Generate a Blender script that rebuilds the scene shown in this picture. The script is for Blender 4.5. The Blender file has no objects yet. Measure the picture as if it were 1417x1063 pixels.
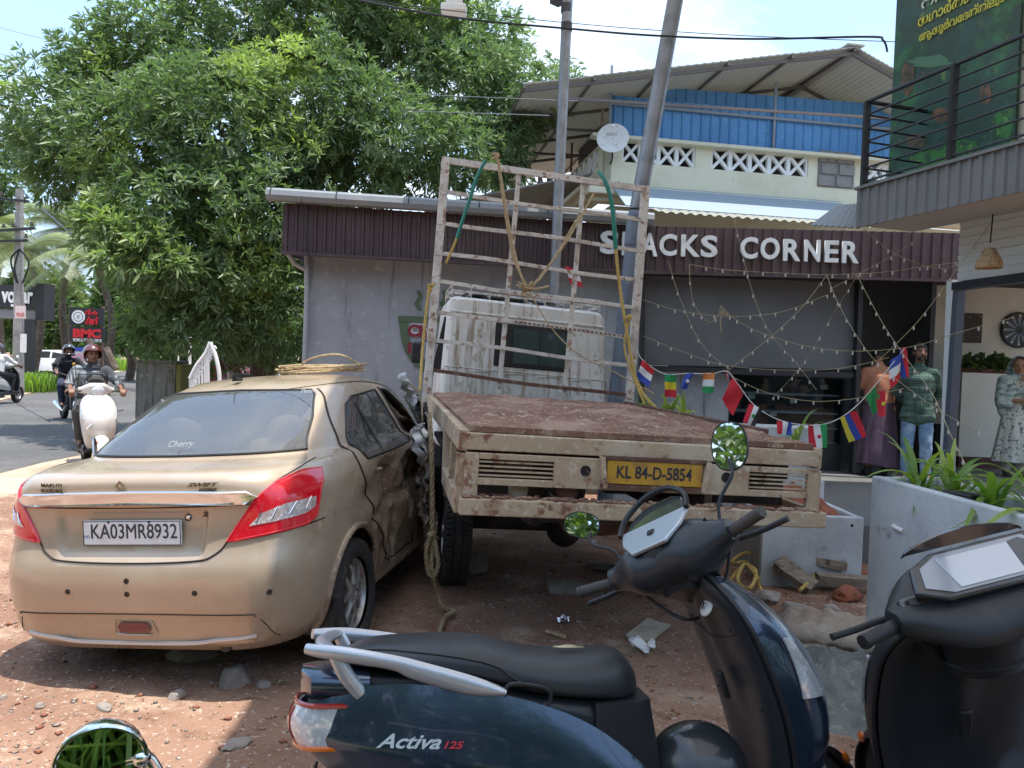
import bpy, bmesh, math, random
import numpy as np
from mathutils import Vector, Matrix, noise as mnoise
random.seed(7); np.random.seed(7)
R = math.radians; PI = math.pi
SC = bpy.context.scene; COL = SC.collection

# ------------------------------------------------------------ camera
FPX = 1060.0; IW, IH = 1417.0, 1063.0
CAM = Vector((0, 0, 1.6)); PITCH = R(1.49); ROLL = R(2.1)
_f = Vector((0, math.cos(PITCH), -math.sin(PITCH)))
_r0 = Vector((1, 0, 0)); _u0 = Vector((0, math.sin(PITCH), math.cos(PITCH)))
_r = _r0*math.cos(ROLL) + _u0*math.sin(ROLL)
_u = _u0*math.cos(ROLL) - _r0*math.sin(ROLL)
cam = bpy.data.objects.new('camera', bpy.data.cameras.new('camera')); COL.objects.link(cam)
cam.data.sensor_width = 36; cam.data.lens = FPX/IW*36; cam.data.clip_end = 3000; cam.data.clip_start = .05
M_ = Matrix((( _r.x, _u.x, -_f.x, 0), (_r.y, _u.y, -_f.y, 0), (_r.z, _u.z, -_f.z, 0), (0, 0, 0, 1)))
cam.matrix_world = Matrix.Translation(CAM) @ M_
SC.camera = cam
def ray(px, py):
    return _f + _r*((px-IW/2)/FPX) + _u*(-(py-IH/2)/FPX)
def W(px, py, Y):
    "the world point seen at pixel (px, py) whose world Y is given"
    d = ray(px, py); return CAM + d*(Y/d.y)
def G(px, py, z=0.0):
    "the point at height z seen at pixel (px, py)"
    d = ray(px, py); return CAM + d*((z-CAM.z)/d.z)

# ------------------------------------------------------------ light
SUN_EL, SUN_AZ = R(81), R(118)     # azimuth clockwise from +Y
sd = Vector((math.sin(SUN_AZ)*math.cos(SUN_EL), math.cos(SUN_AZ)*math.cos(SUN_EL), math.sin(SUN_EL)))
sun = bpy.data.objects.new('sun', bpy.data.lights.new('sun', 'SUN')); COL.objects.link(sun)
sun.data.energy = 3.5; sun.data.angle = R(.53); sun.data.color = (1, .95, .88)
sun.rotation_euler = (-sd).to_track_quat('-Z', 'Y').to_euler()
world = bpy.data.worlds.new('World'); SC.world = world; world.use_nodes = True
nt = world.node_tree; N = nt.nodes; L = nt.links; N.clear()
out = N.new('ShaderNodeOutputWorld'); bg = N.new('ShaderNodeBackground'); L.new(bg.outputs[0], out.inputs[0])
bg.inputs[1].default_value = .15
sky = N.new('ShaderNodeTexSky'); sky.sky_type = 'NISHITA'; sky.sun_disc = False
sky.sun_elevation = SUN_EL; sky.sun_rotation = SUN_AZ; sky.air_density = 1.3; sky.dust_density = 3.0; sky.ozone_density = 1.0
tc = N.new('ShaderNodeTexCoord'); sp = N.new('ShaderNodeSeparateXYZ'); L.new(tc.outputs['Generated'], sp.inputs[0])
ad = N.new('ShaderNodeMath'); ad.operation = 'ADD'; ad.inputs[1].default_value = .22; L.new(sp.outputs[2], ad.inputs[0])
mx_ = N.new('ShaderNodeMath'); mx_.operation = 'MAXIMUM'; mx_.inputs[1].default_value = .08; L.new(ad.outputs[0], mx_.inputs[0])
dv = N.new('ShaderNodeVectorMath'); dv.operation = 'DIVIDE'; L.new(tc.outputs['Generated'], dv.inputs[0])
cb = N.new('ShaderNodeCombineXYZ'); [L.new(mx_.outputs[0], cb.inputs[i]) for i in range(3)]; L.new(cb.outputs[0], dv.inputs[1])
nz = N.new('ShaderNodeTexNoise'); nz.inputs['Scale'].default_value = 1.15; nz.inputs['Detail'].default_value = 9; nz.inputs['Roughness'].default_value = .58
nz.inputs['Distortion'].default_value = .35
mp = N.new('ShaderNodeMapping'); mp.inputs['Location'].default_value = (3.1, .4, 1.7); L.new(dv.outputs[0], mp.inputs[0]); L.new(mp.outputs[0], nz.inputs['Vector'])
rp = N.new('ShaderNodeValToRGB'); rp.color_ramp.elements[0].position = .47; rp.color_ramp.elements[1].position = .74
rp.color_ramp.elements[0].color = (.10, .10, .10, 1)
L.new(nz.outputs[0], rp.inputs[0])
mixc = N.new('ShaderNodeMix'); mixc.data_type = 'RGBA'; L.new(rp.outputs[0], mixc.inputs[0])
skb = N.new('ShaderNodeMix'); skb.data_type = 'RGBA'; skb.inputs[0].default_value = .45; L.new(sky.outputs[0], skb.inputs[6]); skb.inputs[7].default_value = (1.7, 3.4, 6.2, 1)
L.new(skb.outputs[2], mixc.inputs[6]); mixc.inputs[7].default_value = (5.9, 6.2, 6.5, 1)
L.new(mixc.outputs[2], bg.inputs[0])
SC.view_settings.view_transform = 'Standard'; SC.view_settings.look = 'None'
SC.view_settings.gamma = 1; SC.view_settings.use_curve_mapping = False
SC.view_settings.exposure = 1.02
SC.cycles.max_bounces = 8; SC.cycles.diffuse_bounces = 4; SC.cycles.transparent_max_bounces = 16
SC.cycles.use_denoising = True
SC.cycles.sample_clamp_indirect = 6

# ------------------------------------------------------------ helpers
def fr(o, x, u=None):
    "matrix with origin o, x axis x, up u (z of plane = x cross u)"
    x = Vector(x).normalized(); u = Vector(u or (0, 0, 1)); z = x.cross(u).normalized(); u = z.cross(x)
    return Matrix(((x.x, u.x, z.x, o[0]), (x.y, u.y, z.y, o[1]), (x.z, u.z, z.z, o[2]), (0, 0, 0, 1)))
def catmull(pts, k=6, closed=False):
    pts = [Vector(p) for p in pts]; n = len(pts); o = []
    if n < 3: return pts
    for i in range(n if closed else n-1):
        if closed: a, b, c, d = pts[i-1], pts[i], pts[(i+1) % n], pts[(i+2) % n]
        else: a, b, c, d = pts[max(i-1, 0)], pts[i], pts[i+1], pts[min(i+2, n-1)]
        for j in range(k):
            t = j/k
            o.append(.5*((2*b)+(-a+c)*t+(2*a-5*b+4*c-d)*t*t+(-a+3*b-3*c+d)*t**3))
    if not closed: o.append(pts[-1])
    return o
class MB:
    def __init__(s, M=None): s.v = []; s.f = []; s.mi = []; s.M = M; s.cur = 0
    def add(s, vs, fs):
        b = len(s.v)
        if s.M is not None: vs = [s.M @ Vector(p) for p in vs]
        s.v += [tuple(p) for p in vs]; s.f += [tuple(b+i for i in f) for f in fs]; s.mi += [s.cur]*len(fs); return s
    def box(s, c, d, rz=0, M=None, tx=1, ty=1):
        "centre c, size d; tx, ty scale the top"
        x, y, z = d[0]/2, d[1]/2, d[2]/2
        vs = [Vector((sx*x*(tx if sz > 0 else 1), sy*y*(ty if sz > 0 else 1), sz*z)) for sz in (-1, 1) for sy in (-1, 1) for sx in (-1, 1)]
        m = M.to_3x3() if M is not None else Matrix.Rotation(rz, 3, 'Z')
        vs = [m @ p + Vector(c) for p in vs]
        return s.add(vs, [(0, 2, 3, 1), (4, 5, 7, 6), (0, 1, 5, 4), (2, 6, 7, 3), (0, 4, 6, 2), (1, 3, 7, 5)])
    def bar(s, p0, p1, w, h, up=(0, 0, 1)):
        p0 = Vector(p0); p1 = Vector(p1); d = (p1-p0); l = d.length; d.normalize(); up = Vector(up)
        if abs(d.dot(up)) > .99: up = Vector((0, 1, 0)) if abs(d.y) < .9 else Vector((1, 0, 0))
        a = d.cross(up).normalized(); b = a.cross(d)
        vs = [p + a*(sx*w/2) + b*(sy*h/2) for p in (p0, p1) for sx, sy in ((-1, -1), (1, -1), (1, 1), (-1, 1))]
        return s.add(vs, [(3, 2, 1, 0), (4, 5, 6, 7), (0, 1, 5, 4), (1, 2, 6, 5), (2, 3, 7, 6), (3, 0, 4, 7)])
    def tube(s, pts, r, n=8, closed=False, cap=True):
        pts = [Vector(p) for p in pts]; k = len(pts); rs = r if hasattr(r, '__len__') else [r]*k
        vs = []; prev = None
        for i, p in enumerate(pts):
            if closed: t = pts[(i+1) % k]-pts[i-1]
            else: t = pts[min(i+1, k-1)]-pts[max(i-1, 0)]
            if t.length < 1e-9: t = Vector((0, 0, 1))
            t.normalize()
            if prev is None:
                a = Vector((0, 0, 1)) if abs(t.z) < .9 else Vector((1, 0, 0)); a = (a-t*a.dot(t)).normalized()
            else:
                a = prev-t*prev.dot(t)
                a = a.normalized() if a.length > 1e-6 else t.orthogonal().normalized()
            prev = a; b = t.cross(a)
            for j in range(n):
                an = 2*PI*j/n; vs.append(p+(a*math.cos(an)+b*math.sin(an))*rs[i])
        fs = []
        for i in range(k if closed else k-1):
            for j in range(n):
                i2 = (i+1) % k; fs.append((i*n+j, i*n+(j+1) % n, i2*n+(j+1) % n, i2*n+j))
        if cap and not closed:
            fs.append(tuple(range(n-1, -1, -1))); fs.append(tuple((k-1)*n+j for j in range(n)))
        return s.add(vs, fs)
    def loft(s, secs, closed=True, cap=True):
        n = len(secs[0]); vs = [p for sc in secs for p in sc]; fs = []
        for i in range(len(secs)-1):
            for j in range(n if closed else n-1):
                fs.append((i*n+j, i*n+(j+1) % n, (i+1)*n+(j+1) % n, (i+1)*n+j))
        if cap and closed:
            fs.append(tuple(range(n-1, -1, -1))); fs.append(tuple((len(secs)-1)*n+j for j in range(n)))
        return s.add(vs, fs)
    def lathe(s, prof, M=None, n=24, a0=0, a1=2*PI):
        M = M or Matrix.Identity(4); full = abs(a1-a0-2*PI) < 1e-6; m = n if full else n+1; vs = []; fs = []
        for i in range(m):
            a = a0+(a1-a0)*i/n
            for r, z in prof: vs.append(M @ Vector((r*math.cos(a), r*math.sin(a), z)))
        k = len(prof)
        for i in range(n):
            i2 = (i+1) % m
            for j in range(k-1): fs.append((i*k+j, i2*k+j, i2*k+j+1, i*k+j+1))
        return s.add(vs, fs)
    def ell(s, c, r, n=16, m=10, M=None):
        c = Vector(c); r = r if hasattr(r, '__len__') else (r, r, r); vs = []; fs = []
        for i in range(m+1):
            th = PI*i/m
            for j in range(n):
                p = Vector((r[0]*math.sin(th)*math.cos(2*PI*j/n), r[1]*math.sin(th)*math.sin(2*PI*j/n), r[2]*math.cos(th)))
                if M is not None: p = M.to_3x3() @ p
                vs.append(c+p)
        for i in range(m):
            for j in range(n): fs.append((i*n+j, (i+1)*n+j, (i+1)*n+(j+1) % n, i*n+(j+1) % n))
        return s.add(vs, fs)
    def prism(s, poly, M, depth):
        "polygon (x, y) in the plane of M, thickness depth along +z of M"
        n = len(poly)
        vs = [M @ Vector((x, y, 0)) for x, y in poly]+[M @ Vector((x, y, depth)) for x, y in poly]
        return s.add(vs, [tuple(range(n-1, -1, -1)), tuple(range(n, 2*n))]+[(i, (i+1) % n, n+(i+1) % n, n+i) for i in range(n)])
    def grid(s, fn, nu, nv, flip=False):
        vs = [fn(i/nu, j/nv) for i in range(nu+1) for j in range(nv+1)]; k = nv+1
        fs = [(i*k+j, (i+1)*k+j, (i+1)*k+j+1, i*k+j+1) for i in range(nu) for j in range(nv)]
        if flip: fs = [f[::-1] for f in fs]
        return s.add(vs, fs)
    def slab(s, fn, nu, nv, th):
        "a grid with thickness th along its normals"
        P = [[Vector(fn(i/nu, j/nv)) for j in range(nv+1)] for i in range(nu+1)]; k = nv+1
        Q = []
        for i in range(nu+1):
            for j in range(nv+1):
                a = P[min(i+1, nu)][j]-P[max(i-1, 0)][j]; b = P[i][min(j+1, nv)]-P[i][max(j-1, 0)]
                nn = a.cross(b); nn = nn.normalized() if nn.length > 1e-12 else Vector((0, 0, 1)); Q.append(P[i][j]-nn*th)
        vs = [p for r in P for p in r]+Q; o = (nu+1)*k
        fs = [(i*k+j, (i+1)*k+j, (i+1)*k+j+1, i*k+j+1) for i in range(nu) for j in range(nv)]
        fs += [tuple(o+x for x in f[::-1]) for f in fs]
        ed = [(i*k, (i+1)*k) for i in range(nu)]+[((i+1)*k+nv, i*k+nv) for i in range(nu)]+[(j+1, j) for j in range(nv)]+[(nu*k+j, nu*k+j+1) for j in range(nv)]
        fs += [(b, a, o+a, o+b) for a, b in ed]
        return s.add(vs, fs)
    def build(s, name, mats, parent=None, smooth=True, ang=40, bevel=0, seg=2, kind=None, label=None, sub=0):
        me = bpy.data.meshes.new(name); me.from_pydata(s.v, [], s.f); me.update()
        mats = mats if isinstance(mats, (list, tuple)) else [mats]
        for m in mats: me.materials.append(m)
        if len(mats) > 1: me.polygons.foreach_set('material_index', s.mi)
        if smooth:
            me.polygons.foreach_set('use_smooth', [True]*len(me.polygons)); me.set_sharp_from_angle(angle=R(ang))
        o = bpy.data.objects.new(name, me); COL.objects.link(o)
        if parent is not None: o.parent = parent
        if bevel:
            b = o.modifiers.new('b', 'BEVEL'); b.width = bevel; b.segments = seg; b.limit_method = 'ANGLE'; b.angle_limit = R(35); b.harden_normals = False
        if sub:
            b = o.modifiers.new('s', 'SUBSURF'); b.levels = sub; b.render_levels = sub
        if kind: o['kind'] = kind
        if label: o['label'] = label
        return o
def raw_mesh(name, V, Fq, mat, parent=None, smooth=True, kind=None, attr=None):
    "numpy verts (n,3) and faces (m,k)"
    me = bpy.data.meshes.new(name); V = np.asarray(V, np.float32); Fq = np.asarray(Fq, np.int32); k = Fq.shape[1]
    me.vertices.add(len(V)); me.vertices.foreach_set('co', V.ravel())
    me.loops.add(Fq.size); me.loops.foreach_set('vertex_index', Fq.ravel())
    me.polygons.add(len(Fq)); me.polygons.foreach_set('loop_start', np.arange(0, Fq.size, k, dtype=np.int32))
    me.update(calc_edges=True); me.validate()
    for m in (mat if isinstance(mat, (list, tuple)) else [mat]): me.materials.append(m)
    if smooth: me.polygons.foreach_set('use_smooth', [True]*len(me.polygons))
    if attr is not None:
        a = me.attributes.new('tint', 'FLOAT', 'POINT'); a.data.foreach_set('value', np.asarray(attr, np.float32))
    o = bpy.data.objects.new(name, me); COL.objects.link(o)
    if parent is not None: o.parent = parent
    if kind: o['kind'] = kind
    return o
def tag(o, label, cat, group=None):
    o['label'] = label; o['category'] = cat
    if group: o['group'] = group
    return o
def thing(name, label, cat, loc=(0, 0, 0), rz=0, group=None, M=None):
    o = bpy.data.objects.new(name, None); COL.objects.link(o); o.empty_display_size = .1
    if M is not None: o.matrix_world = M
    else: o.location = loc; o.rotation_euler = (0, 0, rz)
    return tag(o, label, cat, group)
def struct(o): o['kind'] = 'structure'; return o
def piece(name, me, parent, M=None, label=None):
    "another object on shared mesh data"
    o = bpy.data.objects.new(name, me); COL.objects.link(o); o.parent = parent
    if M is not None: o.matrix_local = M
    if label: o['label'] = label
    return o
def copy_tree(o, parent=None):
    c = o.copy(); COL.objects.link(c); c.parent = parent
    for ch in [x for x in o.children]: copy_tree(ch, c)
    return c
_fonts = {}
def text(name, body, mat, M, w=None, h=None, parent=None, ext=.002, shear=0, bold=0, spacing=1.0, align='LEFT'):
    "text as a mesh whose box starts at the origin of M; fitted to width w and/or height h"
    cu = bpy.data.curves.new(name, 'FONT'); cu.body = body; cu.extrude = .5; cu.shear = shear; cu.offset = bold; cu.space_character = spacing
    cu.resolution_u = 4
    ob = bpy.data.objects.new(name, cu); COL.objects.link(ob)
    bpy.context.view_layer.update()
    me = bpy.data.meshes.new_from_object(ob.evaluated_get(bpy.context.evaluated_depsgraph_get()))
    bpy.data.objects.remove(ob)
    n = len(me.vertices)
    if not n: return None
    co = np.zeros(n*3); me.vertices.foreach_get('co', co); co = co.reshape(-1, 3)
    lo = co.min(0); hi = co.max(0); sz = np.maximum(hi-lo, 1e-6)
    sx = w/sz[0] if w else None; sy = h/sz[1] if h else None
    sx = sx or sy; sy = sy or sx
    co[:, 0] = (co[:, 0]-lo[0])*sx; co[:, 1] = (co[:, 1]-lo[1])*sy; co[:, 2] = (co[:, 2]-lo[2])/sz[2]*ext
    if align == 'CENTER': co[:, 0] -= sz[0]*sx/2; co[:, 1] -= sz[1]*sy/2
    Mn = np.array(M); co = co @ Mn[:3, :3].T+Mn[:3, 3]
    me.vertices.foreach_set('co', co.ravel()); me.update(); me.materials.clear(); me.materials.append(mat)
    me.name = name
    o = bpy.data.objects.new(name, me); COL.objects.link(o)
    if parent is not None: o.parent = parent
    return o
def rope_mb(pts, r, turns=None, n=6, k=6, mb=None):
    "three twisted strands along a smooth path"
    P = catmull(pts, k); mb = mb or MB()
    Ls = [0]
    for a, b in zip(P, P[1:]): Ls.append(Ls[-1]+(b-a).length)
    tot = Ls[-1]; step = r*.9; cnt = min(900, max(8, int(tot/step)))
    Q = []; j = 0
    for i in range(cnt+1):
        t = tot*i/cnt
        while j < len(P)-2 and Ls[j+1] < t: j += 1
        d = Ls[j+1]-Ls[j] or 1; Q.append(P[j].lerp(P[j+1], (t-Ls[j])/d))
    pitch = r*7
    fr_ = []; prev = None
    for i, p in enumerate(Q):
        t = (Q[min(i+1, cnt)]-Q[max(i-1, 0)])
        t = t.normalized() if t.length > 1e-9 else Vector((0, 0, 1))
        a = t.orthogonal().normalized() if prev is None else prev-t*prev.dot(t)
        a = a.normalized() if a.length > 1e-6 else t.orthogonal().normalized()
        prev = a; fr_.append((a, t.cross(a)))
    for s_ in range(3):
        pts_ = []
        for i, p in enumerate(Q):
            an = 2*PI*(tot*i/cnt/pitch+s_/3); a, b = fr_[i]
            pts_.append(p+(a*math.cos(an)+b*math.sin(an))*r*.5)
        mb.tube(pts_, r*.56, n=5)
    return mb

# ------------------------------------------------------------ materials
def mat(name, col, rough=.6, metal=0, var=(), bump=None, coat=0, spec=.5, trans=0, ior=1.45, emit=None, scale=1, rvar=None, coord='Object', sub=0):
    "var: (noise scale, colour, low, high[, detail, stretch xyz]) layers; bump: (scale, strength[, detail])"
    m = bpy.data.materials.new(name); m.use_nodes = True; nt = m.node_tree; N = nt.nodes; L = nt.links
    b = N['Principled BSDF']; b.inputs['Base Color'].default_value = (*col, 1); b.inputs['Roughness'].default_value = rough
    b.inputs['Metallic'].default_value = metal; b.inputs['Specular IOR Level'].default_value = spec
    b.inputs['Coat Weight'].default_value = coat; b.inputs['Coat Roughness'].default_value = .06
    b.inputs['Transmission Weight'].default_value = trans; b.inputs['IOR'].default_value = ior
    if emit: b.inputs['Emission Color'].default_value = (*emit[0], 1); b.inputs['Emission Strength'].default_value = emit[1]
    t = N.new('ShaderNodeTexCoord'); cur = None
    def nze(sc, det=6, st=(1, 1, 1), ro=.6):
        n = N.new('ShaderNodeTexNoise'); n.inputs['Scale'].default_value = sc; n.inputs['Detail'].default_value = det; n.inputs['Roughness'].default_value = ro
        mp = N.new('ShaderNodeMapping'); mp.inputs['Scale'].default_value = st; mp.inputs['Location'].default_value = (sc*.37, sc*.11, sc*.73)
        L.new(t.outputs[coord], mp.inputs[0]); L.new(mp.outputs[0], n.inputs['Vector']); return n
    for v in var:
        sc, c2, lo, hi = v[:4]; n = nze(sc, v[4] if len(v) > 4 else 6, v[5] if len(v) > 5 else (1, 1, 1))
        rr = N.new('ShaderNodeMapRange'); rr.inputs[1].default_value = lo; rr.inputs[2].default_value = hi; rr.interpolation_type = 'SMOOTHSTEP'; L.new(n.outputs[0], rr.inputs[0])
        x = N.new('ShaderNodeMix'); x.data_type = 'RGBA'; L.new(rr.outputs[0], x.inputs[0])
        if cur is None: x.inputs[6].default_value = (*col, 1)
        else: L.new(cur, x.inputs[6])
        x.inputs[7].default_value = (*c2, 1); cur = x.outputs[2]
    if cur is not None: L.new(cur, b.inputs['Base Color'])
    if rvar:
        n = nze(rvar[0]); rr = N.new('ShaderNodeMapRange'); rr.inputs[1].default_value = .35; rr.inputs[2].default_value = .65
        rr.inputs[3].default_value = rvar[1]; rr.inputs[4].default_value = rvar[2]; L.new(n.outputs[0], rr.inputs[0]); L.new(rr.outputs[0], b.inputs['Roughness'])
    if bump:
        n = nze(bump[0], bump[2] if len(bump) > 2 else 8); bb = N.new('ShaderNodeBump'); bb.inputs['Strength'].default_value = bump[1]
        bb.inputs['Distance'].default_value = .3/bump[0]; L.new(n.outputs[0], bb.inputs['Height']); L.new(bb.outputs[0], b.inputs['Normal'])
    return m
def leafmat(name, c1, c2, rough=.42, back=.35, tk=(1.6, 1.9, .6)):
    "two-tone leaf by the tint attribute, a little translucent"
    m = bpy.data.materials.new(name); m.use_nodes = True; nt = m.node_tree; N = nt.nodes; L = nt.links
    b = N['Principled BSDF']; a = N.new('ShaderNodeAttribute'); a.attribute_name = 'tint'
    x = N.new('ShaderNodeMix'); x.data_type = 'RGBA'; x.inputs[6].default_value = (*c1, 1); x.inputs[7].default_value = (*c2, 1); L.new(a.outputs['Fac'], x.inputs[0])
    L.new(x.outputs[2], b.inputs['Base Color']); b.inputs['Roughness'].default_value = rough
    tr = N.new('ShaderNodeBsdfTranslucent'); g = N.new('ShaderNodeMix'); g.data_type = 'RGBA'; g.blend_type = 'MULTIPLY'; g.inputs[0].default_value = 1
    L.new(x.outputs[2], g.inputs[6]); g.inputs[7].default_value = (*tk, 1); L.new(g.outputs[2], tr.inputs[0])
    ms = N.new('ShaderNodeMixShader'); ms.inputs[0].default_value = back; L.new(b.outputs[0], ms.inputs[1]); L.new(tr.outputs[0], ms.inputs[2])
    L.new(ms.outputs[0], N['Material Output'].inputs[0]); return m
def glassmat(name, tint=(.8, .9, .9), fac=.35, rough=.02, dark=(.01, .012, .014), fi=1.6):
    "thin pane: mirror-like gloss over see-through tint (fac = share of dark film)"
    m = bpy.data.materials.new(name); m.use_nodes = True; nt = m.node_tree; N = nt.nodes; L = nt.links
    N.remove(N['Principled BSDF'])
    tr = N.new('ShaderNodeBsdfTransparent'); tr.inputs[0].default_value = (*tint, 1)
    df = N.new('ShaderNodeBsdfDiffuse'); df.inputs[0].default_value = (*dark, 1)
    gl = N.new('ShaderNodeBsdfGlossy'); gl.inputs['Roughness'].default_value = rough
    m1 = N.new('ShaderNodeMixShader'); m1.inputs[0].default_value = fac; L.new(tr.outputs[0], m1.inputs[1]); L.new(df.outputs[0], m1.inputs[2])
    fz = N.new('ShaderNodeFresnel'); fz.inputs[0].default_value = fi
    m2 = N.new('ShaderNodeMixShader'); L.new(fz.outputs[0], m2.inputs[0]); L.new(m1.outputs[0], m2.inputs[1]); L.new(gl.outputs[0], m2.inputs[2])
    L.new(m2.outputs[0], N['Material Output'].inputs[0]); return m
BLACKP = mat('black_plastic', (.018, .019, .021), .45, bump=(220, .12), rvar=(9, .35, .6))
RUBBER = mat('tyre_rubber', (.025, .024, .023), .85, var=[(14, (.10, .075, .055), .5, .75)], bump=(90, .3))
CHROME = mat('chrome', (.82, .83, .84), .12, metal=1)
STEEL = mat('galvanised_steel', (.24, .25, .265), .45, metal=.5, var=[(6, (.17, .175, .18), .4, .7)], bump=(40, .08))
DARKMETAL = mat('dark_metal', (.05, .05, .055), .5, metal=.6, var=[(9, (.12, .08, .05), .5, .8)])
WHITEP = mat('white_paint', (.74, .74, .72), .5, var=[(5, (.6, .59, .55), .45, .75)])
MIRROR = mat('mirror_glass', (.92, .94, .94), .015, metal=1)
ROPE_Y = mat('yellow_rope', (.52, .36, .10), .8, var=[(60, (.32, .22, .08), .4, .7)], bump=(300, .4))
ROPE_B = mat('tan_rope', (.50, .38, .22), .85, var=[(50, (.30, .22, .12), .4, .7)], bump=(300, .4))
SKIN = mat('skin', (.22, .11, .065), .5, var=[(25, (.16, .075, .045), .45, .7)])
SKIN_L = mat('skin_light', (.34, .18, .11), .5, var=[(25, (.26, .13, .08), .45, .7)])
HAIR = mat('black_hair', (.01, .009, .008), .6, bump=(120, .6))
# ============================================================ setting: ground, road
SOIL = mat('red_soil', (.285, .168, .112), .92, var=[(.55, (.20, .105, .068), .42, .60), (2.3, (.40, .285, .20), .50, .70), (9, (.20, .11, .07), .52, .7), (38, (.50, .41, .33), .58, .68), (120, (.14, .08, .055), .56, .72)], bump=(26, .9, 12), coord='Object')
ASPHALT = mat('asphalt', (.085, .083, .082), .9, var=[(.5, (.13, .125, .12), .4, .7), (14, (.055, .054, .054), .5, .7), (90, (.17, .16, .15), .6, .72)], bump=(120, .5))
SAND = mat('roadside_sand', (.42, .34, .25), .95, var=[(.8, (.30, .21, .14), .45, .7), (22, (.5, .42, .33), .55, .7)], bump=(40, .5))
CONC = mat('concrete', (.30, .29, .27), .85, var=[(2.2, (.21, .20, .185), .4, .7), (17, (.38, .37, .35), .5, .75)], bump=(60, .35))
def fbm(x, y, s, o=4): return mnoise.fractal(Vector((x*s, y*s, 3.3)), 1.0, 2.0, o)
def gz(x, y):
    "height of the soil"
    m = max(0, min(1, (7.5-abs(x+.2))/2))*max(0, min(1, (9.2-y)/1.2))*max(0, min(1, (y-.2)/1.2))
    if m <= 0: return -.02
    h = .020*fbm(x, y, .9)+.014*fbm(x+7, y, 3.1, 3)+.007*fbm(x, y+5, 11, 3)
    for c_, sl_ in ((-3.15, .05), (-.35, -.10), (.55, -.12)):
        e_ = (x-c_-sl_*y)/.11; h -= .016*math.exp(-e_*e_)*(1+.5*math.sin(y*42+2*abs(e_)))*(.4+.6*(mnoise.noise(Vector((y*.7, c_, 0)))+.5)) if abs(e_) < 3 else 0
    # loose mortar mound under the sacks at the right
    d = math.hypot((x-1.62)/.62, (y-3.95)/.62); h += .12*max(0, 1-d)**1.1*(1+.5*fbm(x, y, 6, 3)) if d < 1 else 0
    return h*m-.02*(1-m)
def axis(a, b, st, far):
    c = list(np.arange(a, b+st/2, st)); g = st
    lo, hi = a, b
    while lo > -far: g *= 1.35; lo -= g; c.insert(0, lo)
    g = st
    while hi < far: g *= 1.35; hi += g; c.append(hi)
    return np.array(c)
xs = axis(-5.2, 4.0, .035, 700); ys = axis(2.0, 8.2, .035, 700)
V = [(x, y, gz(x, y)) for x in xs for y in ys]; k = len(ys)
ii, jj = np.meshgrid(np.arange(len(xs)-1), np.arange(k-1), indexing='ij'); b0 = (ii*k+jj).ravel()
ground = raw_mesh('ground', V, np.stack([b0, b0+k, b0+k+1, b0+1], 1), SOIL); struct(ground)
# the road bends away to the left behind the gate pillar
road_px = [(-900, 640), (0, 655), (60, 640), (95, 633), (150, 622), (182, 588), (196, 560), (222, 540), (215, 528), (206, 519), (193, 514), (172, 514), (120, 522), (60, 541), (0, 556), (-500, 600)]
mb = MB(); P = [G(x, y) for x, y in road_px]
mb.add([(p.x, p.y, .004) for p in P], [tuple(range(len(P)))]); mb.f[0] = mb.f[0][::-1] if (P[1]-P[0]).cross(P[2]-P[1]).z < 0 else mb.f[0]
struct(mb.build('road', ASPHALT, smooth=False))
mb = MB(); P = [G(x, y) for x, y in [(-500, 598), (0, 554), (60, 540), (120, 521), (172, 513.5), (210, 513), (150, 504), (60, 506), (-300, 520)]]
mb.add([(p.x, p.y, .001) for p in P], [tuple(range(len(P)))]); struct(mb.build('roadside', SAND, smooth=False))
# worn sandy shoulder on the near side of the asphalt
mb = MB(); P = [G(x, y) for x, y in [(-900, 700), (0, 690), (70, 668), (200, 640), (222, 590), (222, 540), (196, 558), (182, 586), (150, 620), (95, 631), (60, 638), (0, 653), (-900, 638)]]
mb.add([(p.x, p.y, -.004+.004) for p in P], [tuple(range(len(P)))]); struct(mb.build('road_shoulder', SAND, smooth=False))

# ============================================================ corrugated sheets
def corr_mb(A, B, z0, z1, pitch, amp, n, a=.35, back=.015, z0b=None, z1b=None):
    "ribbed sheet from A to B (xy), ribs vertical, standing out towards n (xy)"
    A = Vector((A[0], A[1], 0)); B = Vector((B[0], B[1], 0)); d = B-A; ln = d.length; d.normalize(); nn = Vector((n[0], n[1], 0)).normalized()
    k = max(1, round(ln/pitch)); p = ln/k; prof = []
    for i in range(k):
        for u, h in ((0, 0), (a*.5, 0), (a*.5+.12, 1), (1-a*.5-.30, 1), (1-a*.5-.18, 0)): prof.append((i*p+u*p, h*amp))
    prof.append((ln, 0)); m = len(prof); z0b = z0 if z0b is None else z0b; z1b = z1 if z1b is None else z1b
    vs = []
    for off in (0, 1):
        for s, h in prof:
            t = s/ln; q = A+d*s+nn*(h if not off else -back); vs.append(Vector((q.x, q.y, z0+(z0b-z0)*t))); vs.append(Vector((q.x, q.y, z1+(z1b-z1)*t)))
    fs = []
    for i in range(m-1): fs.append((2*i, 2*i+2, 2*i+3, 2*i+1)); o = 2*m; fs.append((o+2*i, o+2*i+1, o+2*i+3, o+2*i+2)); fs.append((2*i+1, 2*i+3, o+2*i+3, o+2*i+1)); fs.append((2*i, o+2*i, o+2*i+2, 2*i+2))
    o = 2*m; fs += [(0, 1, o+1, o), (2*m-2, o+2*m-2, o+2*m-1, 2*m-1)]
    return MB().add(vs, fs)
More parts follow.
